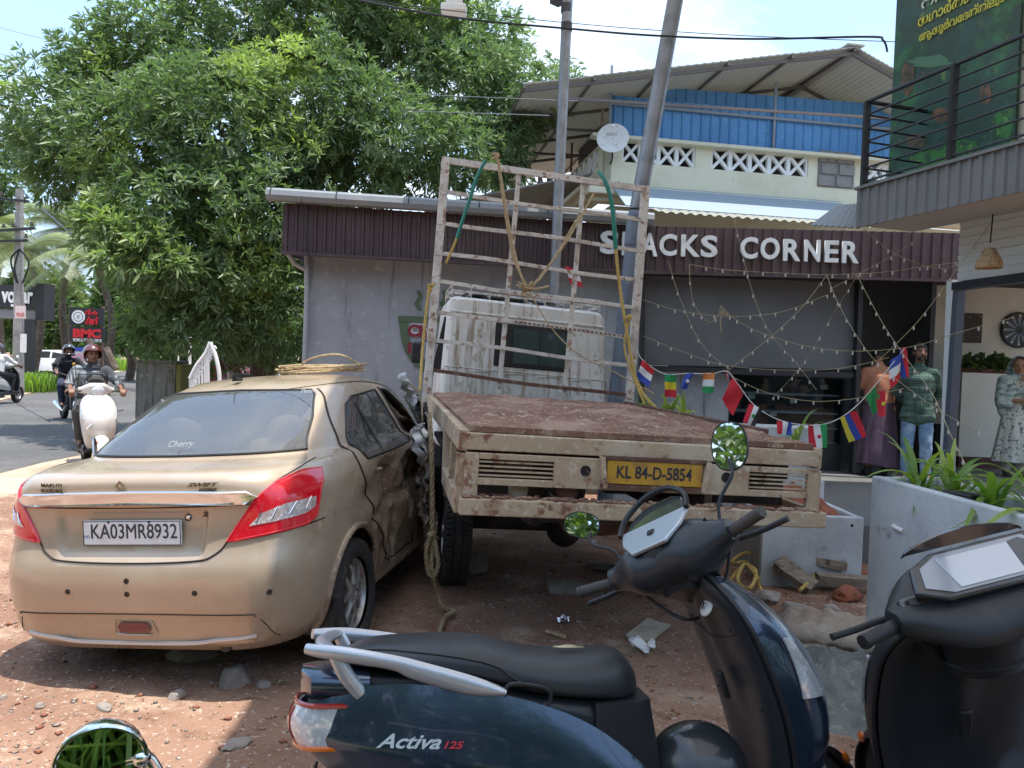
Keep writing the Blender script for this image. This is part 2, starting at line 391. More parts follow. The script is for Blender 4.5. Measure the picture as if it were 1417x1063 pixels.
def corr_panels(parent, name, A, B, z0, z1, pitch, amp, n, m, pw=1.05, z0b=None, z1b=None, **kw):
    A = Vector(A[:2]); B = Vector(B[:2]); k = max(1, round((B-A).length/pw)); z0b = z0 if z0b is None else z0b; z1b = z1 if z1b is None else z1b
    for i in range(k):
        a = i/k; b = (i+1)/k; P = A.lerp(B, a); Q = A.lerp(B, b)
        nn = Vector(n[:2])*.003*(i % 2)
        corr_mb(P+nn, Q+nn, z0+(z0b-z0)*a, z1+(z1b-z1)*a, pitch, amp, n, z0b=z0+(z0b-z0)*b, z1b=z1+(z1b-z1)*b, **kw).build(name, m, parent, smooth=False)

# ============================================================ the snack shop
MAROON = mat('maroon_sheet', (.058, .036, .040), .5, var=[(3, (.082, .055, .058), .45, .7), (30, (.12, .09, .09), .62, .8)], bump=(20, .05))
WALLG = mat('grey_plaster', (.30, .32, .35), .8, var=[(1.6, (.25, .265, .29), .4, .65), (9, (.35, .37, .39), .52, .72), (2.4, (.15, .155, .16), .56, .72, 6, (4, 4, .35))], bump=(50, .25))
ROOFG = mat('roof_sheet', (.20, .22, .235), .55, metal=.2, var=[(2, (.25, .26, .26), .5, .75), (12, (.2, .19, .17), .65, .8)])
SHADEG = mat('grey_blind', (.135, .14, .148), .7, var=[(1.2, (.105, .11, .116), .4, .7)], bump=(400, .2))
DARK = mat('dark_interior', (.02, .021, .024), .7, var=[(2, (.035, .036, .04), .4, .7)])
FRAMEB = mat('black_frame', (.022, .024, .03), .4)
LETTER = mat('white_letters', (.62, .66, .68), .4, var=[(8, (.5, .52, .54), .5, .7)])
GLASS = glassmat('counter_glass', (.75, .82, .84), .12, fi=1.25)
FA = Vector((W(390, 350, 9.1).x, 9.1)); FB = Vector((W(890, 375, 9.72).x, 9.72)); FC = Vector((W(1325, 388, 9.43).x, 9.43))
ZB, ZT = 2.83, 3.40
shop = thing('snack_shop', 'single storey grey snack shop with maroon ribbed fascia and long grey roof edge', 'shop', (0, 0, 0))
nf = Vector((.07, -1))
corr_panels(shop, 'fascia_panel', FA, FB, ZB, ZT, .115, .022, (.10, -1), MAROON)
corr_panels(shop, 'fascia_panel', FB, FC, ZB, ZT, .115, .022, (-.07, -1), MAROON)
corr_panels(shop, 'fascia_panel', FA+Vector((0, .9)), FA, ZB, ZT, .115, .015, (-1, 0), MAROON)
mb = MB()
for a, b in ((FA, FB), (FB, FC)):
    mb.bar((a.x, a.y-.02, ZB-.015), (b.x, b.y-.02, ZB-.015), .07, .035)
mb.build('fascia_trim', MAROON, shop, smooth=False)
# wall behind the fascia
wa = Vector((W(424, 400, 9.5).x, 9.5)); wb = Vector((W(893, 400, 10.1).x, 10.1))
mb = MB(); d = (wb-wa).normalized(); nrm = Vector((-d.y, d.x))
for q in ((wa, wb),):
    c = [wa, wb, wb+nrm*.2, wa+nrm*.2]; mb.add([(p.x, p.y, z) for z in (-.1, 3.1) for p in c], [(0, 3, 2, 1), (4, 5, 6, 7), (0, 1, 5, 4), (1, 2, 6, 5), (2, 3, 7, 6), (3, 0, 4, 7)])
c = [wa+nrm*.2, wa+nrm*4.5, wa+nrm*4.5+d*.2, wa+nrm*.2+d*.2]; mb.add([(p.x, p.y, z) for z in (-.1, 3.1) for p in c], [(0, 3, 2, 1), (4, 5, 6, 7), (0, 1, 5, 4), (1, 2, 6, 5), (2, 3, 7, 6), (3, 0, 4, 7)])
mb.build('wall', WALLG, shop, smooth=False)
# roof with rolled gutter edge
ga = W(371, 278, 8.95); gb = W(905, 305, 9.6); ga.z = gb.z = 3.47
mb = MB(); dd = (gb-ga).normalized()
prof = [(0, -.085), (-.06, -.075), (-.09, -.02), (-.075, .04), (-.02, .07), (.0, .075), (.4, .16), (4.2, .85), (4.2, .80), (.4, .12), (.05, .03)]
secs = []
for t in np.linspace(0, 1, 9):
    p = ga.lerp(gb, t); secs.append([Vector((p.x+.1*y_, p.y+y_, p.z+z_)) for y_, z_ in prof])
mb.loft(secs).build('roof', ROOFG, shop, ang=30)
cap_m = MB()
for t in (.01, .17, .35, .53, .71, .89):
    p = ga.lerp(gb, t); cap_m.tube([p+Vector((0, y_*1.12-.006, z_*1.1)) for y_, z_ in [(0, -.06), (-.05, -.05), (-.08, 0), (-.06, .055), (-.0, .075)]], .006, 4)
cap_m.build('gutter_clip', DARKMETAL, shop)
mb = MB(); mb.tube([W(424, 352, 9.42), W(425, 400, 9.42), Vector((W(424, 400, 9.42).x, 9.42, .1))], .032, 10); mb.tube([W(399, 352, 9.3), W(408, 365, 9.38), W(424, 374, 9.42)], .03, 8)
mb.build('downpipe', mat('pipe_grey', (.30, .32, .34), .5), shop)
mb = MB(); mb.tube([W(417, 275, 8.85), W(420, 310, 8.95), W(429, 362, 9.0)], .005, 5); mb.tube([W(423, 285, 8.85), W(429, 362, 9.0)], .004, 5); mb.build('fascia_cable', BLACKP, shop)
def fpt(px, py, off=.06):
    "point on the fascia at a pixel, standing out by off"
    for a, b in ((FB, FC), (FA, FB)):
        d0 = ray(px, py); n_ = Vector((b.y-a.y, a.x-b.x)).normalized()
        t = ((a.x-CAM.x)*n_.x+(a.y-CAM.y)*n_.y)/(d0.x*n_.x+d0.y*n_.y); p = CAM+d0*t
        s = (Vector((p.x, p.y))-a).dot((b-a).normalized())
        if -.02 <= s <= (b-a).length+.1: break
    q = p+Vector((n_.x, n_.y, 0))*off; return q, Vector((b.x-a.x, b.y-a.y, 0)).normalized()
for ch, x0, x1, y0, y1 in [('S', 828, 853, 320, 352), ('N', 858, 884, 322, 354), ('A', 884, 909, 323, 355), ('C', 911, 935, 325, 355), ('K', 941, 967, 326, 356), ('S', 968, 991, 327, 357),
                           ('C', 1022, 1046, 329, 359), ('O', 1050, 1076, 330, 360), ('R', 1081, 1105, 332, 362), ('N', 1110, 1132, 333, 363), ('E', 1138, 1157, 334, 364), ('R', 1162, 1185, 335, 365)]:
    p, dx = fpt(x0, y1, .045); q, _ = fpt(x1, y1, .045); t, _ = fpt(x0, y0, .045)
    text('letter', ch, LETTER, fr(p, dx), w=(q-p).length, h=t.z-p.z, parent=shop, ext=.035, bold=.028)
# painted cup sign on the wall
GREENP = mat('sign_green', (.085, .13, .075), .7); MARP = mat('sign_maroon', (.22, .02, .04), .6); WHT = mat('sign_white', (.66, .62, .64), .6)
def wp(px, py, off=.004):
    d0 = ray(px, py); n_ = Vector((wb.y-wa.y, wa.x-wb.x)).normalized(); t = (wa.x*n_.x+wa.y*n_.y)/(d0.x*n_.x+d0.y*n_.y); return CAM+d0*t+Vector((n_.x, n_.y, 0))*off
sg = thing('cup_sign', 'green teacup emblem with maroon lettering mounted on the grey shop wall', 'sign', (0, 0, 0))
dxw = Vector((wb.x-wa.x, wb.y-wa.y, 0)).normalized()
def signpoly(name, pts, m, off, th=.012):
    P = [wp(x, y, off) for x, y in pts]; o = P[0]; Mx = fr(o, dxw); Mi = Mx.inverted(); pl = [(Mi @ p).to_2d() for p in P]
    return MB().prism([(a.x, a.y) for a in pl], Mx, th).build(name, m, sg, smooth=False)
signpoly('cup_rim', [(551, 437), (668, 441), (668, 449), (551, 445)], GREENP, .004)
def arc(cx, cy, rx, ry, a0, a1, n=14): return [(cx+rx*math.cos(R(a0+(a1-a0)*i/n)), cy-ry*math.sin(R(a0+(a1-a0)*i/n))) for i in range(n+1)]
ou = [(552, 446)]+arc(610, 458, 56, 62, 182, 358); inn = [(565, 446)]+arc(610, 456, 45, 48, 182, 358)
ou.append((668, 446)); inn.append((655, 446))
for i in range(0, len(ou)-1, 4):
    a = ou[i:i+5]; b = inn[i:i+5]; signpoly('cup_outline', a+b[::-1], GREENP, .004)
def steam(x): return [(x, 402), (x+3, 411), (x-3, 420), (x+2, 429)], [(x+6, 403), (x+9, 411), (x+4, 420), (x+8, 430)]
for x in (576, 611):
    a, b = steam(x); signpoly('steam_mark', a+b[::-1], GREENP, .004)
for body, x0, y1, h in (('Ch', 564, 466, 19), ('m', 564, 489, 17)):
    p = wp(x0, y1, .012); hh = h*9.6/FPX
    text('lettering_border', body, WHT, fr(p+Vector((0, .004, 0)), dxw), h=hh, parent=sg, ext=.008, bold=.11)
    text('lettering', body, MARP, fr(p-Vector((0, .008, 0)), dxw), h=hh*.92, parent=sg, ext=.008, bold=.045)
# front of the snack counter, right of the grey wall
def S(px, py, Y=10.0): return W(px, py, Y)
mb = MB(); q0 = S(893, 372); q1 = S(1190, 384); q2 = S(1188, 512); q3 = S(893, 505)
mb.slab(lambda u, v: q3.lerp(q2, u).lerp(q0.lerp(q1, u), v)+Vector((0, .012*math.sin(u*23)*math.sin(v*3), 0)), 24, 6, .02)
mb.build('roller_blind', SHADEG, shop)
mb = MB(); mb.bar(S(886, 378, 9.95), S(1196, 388, 9.95), .08, .06); mb.bar(S(884, 509, 9.92), S(1062, 516, 9.92), .12, .07); mb.bar(S(1189, 378, 9.95), S(1180, 655, 9.95), .06, .14, (0, 1, 0)); mb.bar(S(889, 378, 9.9), S(887, 700, 9.9), .06, .1, (0, 1, 0))
mb.bar(S(1062, 516, 9.95), S(1190, 520, 9.95), .05, .07)
mb.build('counter_frame', FRAMEB, shop, smooth=False, bevel=.004)
mb = MB(); c0 = S(889, 514); c1 = S(1012, 520); mb.box(((c0.x+c1.x)/2, 10.12, .8), (c1.x-c0.x, .12, 1.66)); mb.build('low_wall', WALLG, shop, smooth=False)
# glass counter with shelves
gc = thing('glass_display_counter', 'dark glass display counter with white shelves under the grey blind', 'counter', (0, 0, 0))
x0 = S(1014, 560).x; x1 = S(1176, 560).x; zt = S(1100, 522).z
mb = MB(); mb.box(((x0+x1)/2, 10.65, .50), (x1-x0, .9, .36)); mb.build('plinth', FRAMEB, gc, smooth=False, bevel=.005)
MB().box(((x0+x1)/2, 10.20, (zt+.68)/2), (x1-x0, .012, zt-.68)).build('glass', GLASS, gc, smooth=False)
SHW = mat('shelf_white', (.55, .58, .6), .4)
for py in (546, 571, 592, 612):
    z = S(1100, py, 10.3).z; MB().box(((x0+x1)/2, 10.5, z), (x1-x0-.04, .42, .025)).build('shelf', SHW, gc, smooth=False)
mb = MB(); mb.box(((x0+x1)/2, 11.3, 1.4), (x1-x0+1.2, .05, 2.2)); mb.build('back_panel', mat('counter_back', (.07, .075, .08), .6), gc, smooth=False)
for x in (x0, x1): MB().box((x, 10.5, (zt+.5)/2), (.04, .62, zt-.5)).build('side_frame', FRAMEB, gc, smooth=False)
TAG = mat('price_tag', (.75, .74, .66), .6)
for px, py in ((1098, 555), (1070, 573), (1140, 536), (1040, 549)):
    p = W(px, py, 10.27); MB().box(p, (.09, .004, .06)).build('price_tag', TAG, gc, smooth=False)
mb = MB(); bk = W(1152, 615, 10.45); mb.lathe([(.0, 0), (.12, 0), (.15, .3), (.155, .3), (.155, .31), (.14, .31), (.11, .02), (0, .02)], Matrix.Translation((bk.x, 10.5, .69)), 18); tag(mb.build('bucket', mat('bucket_grey', (.3, .33, .34), .5)), 'pale round bucket standing inside the glass counter', 'bucket')
# dark doorway
mb = MB(); da = W(1188, 400, 12.9); db = W(1330, 400, 12.9)
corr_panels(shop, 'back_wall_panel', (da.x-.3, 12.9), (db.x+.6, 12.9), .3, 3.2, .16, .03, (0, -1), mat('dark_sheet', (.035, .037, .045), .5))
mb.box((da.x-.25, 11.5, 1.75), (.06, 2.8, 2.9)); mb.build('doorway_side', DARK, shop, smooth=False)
RACK = mat('black_rack', (.03, .03, .035), .5)
mb = MB(); p = W(1236, 590, 12.3)
for i in range(12): mb.tube([(p.x+i*.045-.1, 12.3, .35), (p.x+i*.045-.1, 12.3, 1.05)], .008, 5)
mb.tube([(p.x-.15, 12.3, 1.05), (p.x+.45, 12.3, 1.05)], .015, 6); mb.tube([(p.x-.15, 12.3, .55), (p.x+.45, 12.3, .55)], .015, 6)
tag(mb.build('metal_rack', RACK), 'low dark metal rack of upright bars inside the dark doorway', 'rack')
# ceiling over the doorway and inner walls
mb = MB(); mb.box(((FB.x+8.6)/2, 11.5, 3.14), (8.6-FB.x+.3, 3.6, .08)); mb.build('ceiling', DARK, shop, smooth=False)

# ============================================================ raised concrete floor
FLZ = .33
FLOORM = mat('floor_concrete', (.13, .128, .125), .75, var=[(1.3, (.09, .088, .085), .4, .7), (12, (.17, .165, .16), .55, .75)], bump=(30, .2))
mb = MB(); a = W(1118, 655, 9.7)
mb.add([(2.05, 6.6, FLZ), (9, 6.0, FLZ), (9, 13.2, FLZ), (-.5, 13.2, FLZ), (-.5, 9.7, FLZ), (2.05, 9.7, FLZ), (2.05, 6.6, -.1), (9, 6.0, -.1), (-.5, 9.7, -.1), (2.05, 9.7, -.1)],
       [(0, 1, 2, 3, 4, 5), (0, 6, 7, 1), (5, 9, 6, 0), (4, 8, 9, 5)])
struct(mb.build('shop_floor', FLOORM, smooth=False))

# ============================================================ pale room at the right, under the balcony
PALE = mat('pale_wall', (.70, .73, .69), .8, var=[(1.2, (.54, .58, .55), .4, .7)], bump=(30, .1))
PALE2 = mat('pale_slats', (.66, .69, .67), .6)
rm = thing('pale_cafe_front', 'pale room front with white slatted panel and low wall right of the dark doorway', 'building', (0, 0, 0))
mb = MB(); p0 = W(1332, 515, 11.2); mb.box((p0.x+2.2, 11.3, (.33+1.72)/2+.08), (4.4, .2, 1.72-.33-.16)); mb.build('low_wall', PALE, rm, smooth=False)
MB().box((p0.x+2.2, 11.28, .41), (4.42, .22, .16)).build('skirting', mat('maroon_skirting', (.09, .04, .035), .6), rm, smooth=False)
MB().box((p0.x+2.2, 12.3, 2.2), (5.4, .15, 2.6)).build('rear_wall', PALE, rm, smooth=False)
q = W(1326, 395, 6.95); q2_ = W(1417, 380, 6.25); dl_ = Vector((q2_.x-q.x, q2_.y-q.y, 0)).normalized()
zt_, zb_ = W(1340, 303, 6.85).z, W(1340, 388, 6.85).z
nsl = 7
for i in range(nsl):
    z = zb_+(zt_-zb_)*(i+.5)/nsl; mb = MB(); Mx = Matrix.Rotation(R(9), 4, 'X'); lo_ = fr((q.x, q.y, z), dl_); mb = MB(lo_); mb.box((1.5, 0, .0), (3.0, (zt_-zb_)/nsl*.97, .03), M=Matrix.Rotation(R(9), 3, 'X')); mb.build('slat', PALE2, rm, smooth=False, bevel=.004)
MB().bar((q.x, q.y+.03, zb_-.045), Vector((q.x, q.y+.03, zb_-.045))+dl_*3, .10, .07).build('beam', FRAMEB, rm, smooth=False)
MB().box((8.3, 10.2, 3.30), (4.4, 6.2, .04)).build('diffuser_ceiling', leafmat('diffuser_ceiling', (.6, .6, .6), (.6, .6, .6), .5, .5, (1.4, 1.4, 1.4)), rm, smooth=False)  # unseen translucent ceiling, added to soften the sun over the room
mb = MB(); mb.bar(W(1328, 392, 7.05), W(1309, 690, 7.05), .08, .08, (0, 1, 0)); mb.build('dark_post', mat('post_slate', (.07, .085, .11), .5), rm, smooth=False, bevel=.006)
mb = MB(); mb.bar(W(1321, 388, 7.6), W(1309, 690, 7.6), .10, .10, (0, 1, 0)); mb.build('pillar', PALE2, rm, smooth=False)
# poster, dartboard, lamp shade
ps = thing('poster', 'dark framed poster with orange pattern left of the round board', 'poster', (0, 0, 0))
a = W(1329, 433, 12.2); b = W(1358, 475, 12.2)
MB().box(((a.x+b.x)/2, 12.21, (a.z+b.z)/2), (b.x-a.x, .02, a.z-b.z)).build('sheet', mat('poster_dark', (.03, .022, .025), .4, var=[(14, (.10, .045, .03), .58, .68), (22, (.5, .45, .42), .64, .7)]), ps, smooth=False)
DB = mat('dartboard_dark', (.02, .03, .04), .4)
db_ = thing('dartboard', 'round dark clock-like board with pale ring marks on the pale rear wall', 'dartboard', (0, 0, 0))
c = W(1409, 457, 12.2); Mx = Matrix.Translation((c.x, 12.2, c.z)) @ Matrix.Rotation(R(90), 4, 'X')
MB().lathe([(0, .02), (.24, .02), (.27, .035), (.285, .02), (.285, 0)], Mx, 36).build('board', DB, db_)
mm = mat('dart_segment', (.16, .24, .32), .4); mk = MB()
seg = MB(Mx).add([(0.06, -.008, .024), (.20, -.03, .024), (.20, .03, .024), (.06, .008, .024)], [(0, 1, 2, 3)]).build('segment', mm, db_)
seg.data.transform(Mx.inverted())
seg.matrix_local = Mx
for i in range(1, 12): piece('segment', seg.data, db_, Mx @ Matrix.Rotation(i*PI/6, 4, 'Z'))
dot = MB().lathe([(0, .03), (.02, .03)], None, 10).build('ring_mark', WHT, db_); dot.matrix_local = Mx @ Matrix.Translation((.225, 0, .001))
for i in range(1, 12): piece('ring_mark', dot.data, db_, Mx @ Matrix.Rotation(i*PI/6, 4, 'Z') @ Matrix.Translation((.225, 0, .001)))
ls = thing('hanging_lamp', 'woven cone lamp shade hanging on a cord before the white slats', 'lamp', (0, 0, 0))
c = W(1369, 362, 6.2)
MB().lathe([(.02, .11), (.04, .10), (.094, 0), (.10, -.05), (.094, -.055), (.084, 0), (.034, .09)], Matrix.Translation(c), 24).build('lamp_shade', mat('woven_cane', (.42, .30, .17), .8, var=[(40, (.25, .16, .08), .45, .65)], bump=(90, .6)), ls)
MB().tube([c+Vector((0, 0, .15)), Vector((c.x+.01, c.y, 2.95))], .006, 5).build('cord', BLACKP, ls)

# ============================================================ balcony building at the right
GRIB = mat('grey_cladding', (.17, .18, .185), .55, var=[(2, (.14, .15, .155), .4, .7), (1.5, (.17, .17, .17), .6, .8, 5, (3, 3, .3))])
bb = thing('balcony_building', 'grey clad balcony of the two storey building at the right', 'building', (0, 0, 0))
BA = W(1185, 290, 7.0); BBp = W(1417, 236, 5.45); dB = Vector((BBp.x-BA.x, BBp.y-BA.y, 0)).normalized(); nB = Vector((dB.y, -dB.x, 0))
if nB.x > 0: nB = -nB
ZF0, ZF1 = 2.95, 3.29
E = Vector((BA.x, BA.y, 0)); Fp = E+dB*4.6
corr_panels(bb, 'fascia_panel', (E.x, E.y), (Fp.x, Fp.y), ZF0, ZF1, .10, .018, (nB.x, nB.y), GRIB)
mb = MB(); s_ = MB(); o_ = E-nB*.55; s_.bar(o_+Vector((0, 0, 3.22)), o_+dB*4.6+Vector((0, 0, 3.22)), .9, .08); s_.build('upper_slab', GRIB, bb, smooth=False)
c = [E, Fp, Fp-nB*.62, E-nB*.62]
mb.add([(p.x+.03, p.y, z) for z in (ZF0+.02, ZF1-.02) for p in c], [(3, 2, 1, 0), (4, 5, 6, 7)]+[(i, (i+1) % 4, 4+(i+1) % 4, 4+i) for i in range(4)])
mb.build('slab', mat('soffit', (.42, .42, .38), .8), bb, smooth=False)
mb = MB(); mb.bar(E+Vector((0, 0, ZF1+.01))-nB*.02, Fp+Vector((0, 0, ZF1+.01))-nB*.02, .12, .025); mb.build('coping', GRIB, bb, smooth=False)
# upper wall behind the banner
Wd0 = E-nB*.78+dB*(-.15); Wd1 = Wd0+dB*5
mb = MB(); c = [Wd0, Wd1, Wd1-nB*.2, Wd0-nB*.2]
mb.add([(p.x, p.y, z) for z in (ZF1, 6.2) for p in c], [(0, 3, 2, 1), (4, 5, 6, 7), (0, 1, 5, 4), (1, 2, 6, 5), (2, 3, 7, 6), (3, 0, 4, 7)]); mb.build('upper_wall', mat('cream_wall', (.5, .52, .44), .8), bb, smooth=False)
# supporting wall of that building, out of the picture at the right

# banner
def bnr(px, py, off=.06):
    o_ = Wd0+nB*off; d0 = ray(px, py); t = (o_.x*nB.x+o_.y*nB.y)/(d0.x*nB.x+d0.y*nB.y); return CAM+d0*t
BAN = mat('banner_green', (.012, .05, .03), .35, var=[(1.6, (.03, .17, .05), .47, .62), (3.5, (.015, .07, .06), .5, .65), (7, (.10, .20, .03), .60, .72), (15, (.22, .10, .03), .66, .76), (24, (.03, .03, .02), .55, .7)])
bn = thing('printed_banner', 'large dark green printed banner with yellow lettering behind the balcony rail', 'banner', (0, 0, 0))
p0 = bnr(1229, 243); p1 = bnr(1404, 180); z0_ = ZF1+.03
mb = MB(); c = [Vector((p0.x, p0.y, 0)), Vector((p1.x, p1.y, 0))]; c += [c[1]-nB*.03, c[0]-nB*.03]
mb.add([(p.x, p.y, z) for z in (z0_, 6.1) for p in c], [(0, 3, 2, 1), (4, 5, 6, 7), (0, 1, 5, 4), (1, 2, 6, 5), (2, 3, 7, 6), (3, 0, 4, 7)]); mb.build('sheet', BAN, bn, smooth=False)
YEL = mat('banner_yellow', (.55, .56, .06), .4); WHB = mat('banner_white', (.55, .66, .6), .4)
for body, x0, y1, x1, y0, m in (('നിങ്ങളുടെ', 1275, 18, 1400, -22, WHB), ('യഥാർത്ഥ സുഖം', 1270, 43, 1404, 20, YEL), ('ആയുർവേദത്തിലൂടെ', 1272, 62, 1400, 48, YEL)):
    p = bnr(x0, y1, .07); q = bnr(x1, y1-46, .07); h = bnr(x0, y0 if y0 > 0 else y1-22, .07).z-p.z
    d2 = (q-p); d2.z = 0
    o = text('lettering', body, m, fr(p, dB), w=d2.length, h=max(.12, h*.9), parent=bn, ext=.004, bold=.01)
PB = mat('print_brown', (.07, .05, .02), .4, var=[(8, (.16, .08, .035), .5, .62), (14, (.015, .03, .015), .5, .65)]); PG = mat('print_leaf', (.03, .17, .03), .4, var=[(9, (.01, .05, .02), .42, .58), (16, (.10, .26, .05), .56, .66)])
def blob(pts, m, off, nm='printed_shape'):
    P = [bnr(x, y, off) for x, y in pts]; o = P[0]; Mx = fr(o, dB); Mi = Mx.inverted(); MB().prism([tuple((Mi @ p).to_2d()) for p in P], Mx, .002).build(nm, m, bn, smooth=False)
random.seed(3)
def jag(cx, cy, rx, ry, n=18, j=.25): return [(cx+rx*(1-j*random.random())*math.cos(2*PI*i/n), cy+ry*(1-j*random.random())*math.sin(2*PI*i/n)) for i in range(n)]
blob(jag(1256, 110, 11, 26), PB, .062); blob(jag(1262, 98, 5, 7), PB, .064); blob(jag(1268, 195, 16, 12), PB, .062); blob(jag(1302, 160, 14, 12), PB, .062)
blob(jag(1290, 222, 34, 16), PG, .062); blob(jag(1330, 208, 28, 18), PG, .064); blob(jag(1385, 180, 18, 26), PG, .062); blob(jag(1364, 130, 10, 16), PB, .062)
blob(jag(1290, 85, 38, 12, j=.5), mat('print_mist', (.06, .17, .10), .4), .061)
# balcony railing
rl = thing('balcony_railing', 'black horizontal bar railing along the grey balcony edge', 'railing', (0, 0, 0))
def edge(t, z): p = E-nB*.05+dB*t; return Vector((p.x, p.y, z))
for t in (.02, .95, 1.9, 2.9): MB().bar(edge(t, ZF1), edge(t, ZF1+.80), .05, .05, (0, 1, 0)).build('post', FRAMEB, rl, smooth=False)
for i in range(7):
    z = ZF1+.08+i*.12; w_ = .035 if i == 6 else .016
    MB().tube([edge(.02, z), edge(4.4, z)], w_/2+.002, 6).build('rail', FRAMEB, rl)
    q = edge(.02, z); MB().tube([q, q-nB*.75], w_/2+.002, 6).build('return_rail', FRAMEB, rl)
# ribbed awning between the shop and the balcony
aw = thing('ribbed_awning', 'small dark ribbed awning left of the grey balcony corner', 'awning', (0, 0, 0))
a = W(1122, 312, 8.6); b = W(1190, 316, 7.4); c_ = W(1160, 284, 9.0); d_ = W(1195, 282, 7.6)
mb = MB(); mb.slab(lambda u, v: a.lerp(b, u).lerp(c_.lerp(d_, u), v)+Vector((0, 0, .012*(int(u*24) % 3 == 0))), 24, 2, .01); mb.build('sheet', GRIB, aw, smooth=False)
# ============================================================ two storey house behind
CREAM = mat('cream_paint', (.66, .64, .49), .75, var=[(1.5, (.58, .56, .42), .45, .7), (6, (.40, .37, .27), .64, .8, 6, (2, 2, .4))], bump=(20, .1))
BLUE = mat('blue_sheet', (.10, .29, .56), .45, var=[(1.2, (.08, .24, .48), .4, .65), (7, (.18, .37, .60), .6, .75)])
ROOFO = leafmat('old_roof_sheet', (.40, .40, .37), (.4, .4, .37), .7, .30, (1, 1, .95))
HD = Vector((6, 1, 0)).normalized(); HN = Vector((HD.y, -HD.x, 0)); HB = -HN     # HN faces the camera
H0 = W(838, 190, 15.0); H0 = Vector((H0.x, 15.0, 0))
def hp(px, py, off=0.0):
    o_ = H0+HN*off; d0 = ray(px, py); t = (o_.x*HN.x+o_.y*HN.y)/(d0.x*HN.x+d0.y*HN.y); return CAM+d0*t
def hs(px, py, off=0.0): # along-wall coordinate and height
    p = hp(px, py, off); return (p-H0).dot(HD), p.z
house = thing('cream_house', 'two storey cream house with blue sheet screen and gable roof', 'house', (0, 0, 0))
HM = Matrix(((HD.x, HB.x, 0, H0.x), (HD.y, HB.y, 0, H0.y), (0, 0, 1, 0), (0, 0, 0, 1)))   # local x along the front, y to the back
HL = 8.6
zp1 = hs(850, 194)[1]; zp0 = hs(850, 262)[1]
wins = []
for xa, xb, ya, yb in ((862, 962, 190, 226), (985, 1118, 206, 240), (1199, 1250, 223, 256)):
    s0, z1 = hs(xa, (ya)); s1, z0 = hs(xb, yb+2); z1 = hs(xa, ya+3)[1]; z0 = hs(xb, yb)[1]; wins.append((s0, s1, z0, z1))
zz0 = min(w[2] for w in wins); zz1 = zz0+.42
mb = MB(HM)
def wallbox(s0, s1, z0, z1, y0=0, y1=.14): mb.box(((s0+s1)/2, (y0+y1)/2, (z0+z1)/2), (s1-s0, y1-y0, z1-z0))
wallbox(0, HL, zp0, zz0); wallbox(0, HL, zz1, zp1)
prev = 0
for s0, s1, _, _ in wins: wallbox(prev, s0, zz0, zz1); prev = s1
wallbox(prev, HL, zz0, zz1)
mb.build('parapet', CREAM, house, smooth=False)
mb = MB(HM)
mb.box((HL/2-.1, -.05, zp1+.03), (HL+.4, .26, .07)); mb.box((HL/2-.1, -.10, zp0-.04), (HL+.5, .40, .10)); mb.box((HL/2-.1, -.16, zp0-.14), (HL+.6, .5, .09)); mb.box((HL/2-.1, -.06, zp0-.24), (HL+.4, .3, .10))
mb.build('cornice', mat('cream_trim', (.60, .58, .44), .75, var=[(2, (.4, .39, .32), .5, .75)]), house, smooth=False, bevel=.01)
LAT = mat('lattice_white', (.74, .75, .74), .6)
bw = (zz1-zz0)
lm = MB(); h2 = bw/2
lm.bar((-h2+.03, 0, -h2+.02), (h2-.03, 0, h2-.02), .06, .07, (0, 1, 0)); lm.bar((-h2+.03, .004, h2-.02), (h2-.03, .004, -h2+.02), .06, .07, (0, 1, 0))
for sx in (-1, 1): lm.box((sx*(h2-.02), .002, 0), (.045, .08, bw))
lo = lm.build('lattice_block', LAT, house, smooth=False); first = True
for s0, s1, _, _ in wins:
    n_ = max(2, round((s1-s0)/bw)); 
    for i in range(n_):
        c = HM @ Matrix.Translation((s0+(i+.5)*(s1-s0)/n_, .07, (zz0+zz1)/2)) @ Matrix.Diagonal(((s1-s0)/n_/bw, 1, 1, 1))
        if first: lo.matrix_local = c; first = False
        else: piece('lattice_block', lo.data, house, c)
# side parapet running back
mb = MB(HM); mb.box((.07, 2.6, (zp0+zz0)/2), (.14, 5.2, zz0-zp0)); mb.box((.07, 2.6, (zz1+zp1)/2), (.14, 5.2, zp1-zz1)); mb.box((.07, .25, (zz0+zz1)/2), (.14, .5, zz1-zz0)); mb.box((.07, 4.9, (zz0+zz1)/2), (.14, .5, zz1-zz0))
mb.box((-.05, 2.6, zp0-.05), (.4, 5.6, .12)); mb.build('side_parapet', CREAM, house, smooth=False)
for i in range(10):
    c = HM @ Matrix.Translation((.07, .7+i*.42, (zz0+zz1)/2)) @ Matrix.Rotation(PI/2, 4, 'Z'); piece('lattice_block', lo.data, house, c)
# lower storey
mb = MB(HM); mb.box((HL/2+.1, 3.2, (zp0-.25)/2), (HL-.2, 6, zp0-.3)); mb.build('lower_wall', CREAM, house, smooth=False)
mb = MB(HM); mb.box((HL/2, 3.5, zp1+.7), (HL-1.2, 2.2, 1.9)); mb.build('room_wall', mat('inner_dark', (.05, .05, .055), .8), house, smooth=False)
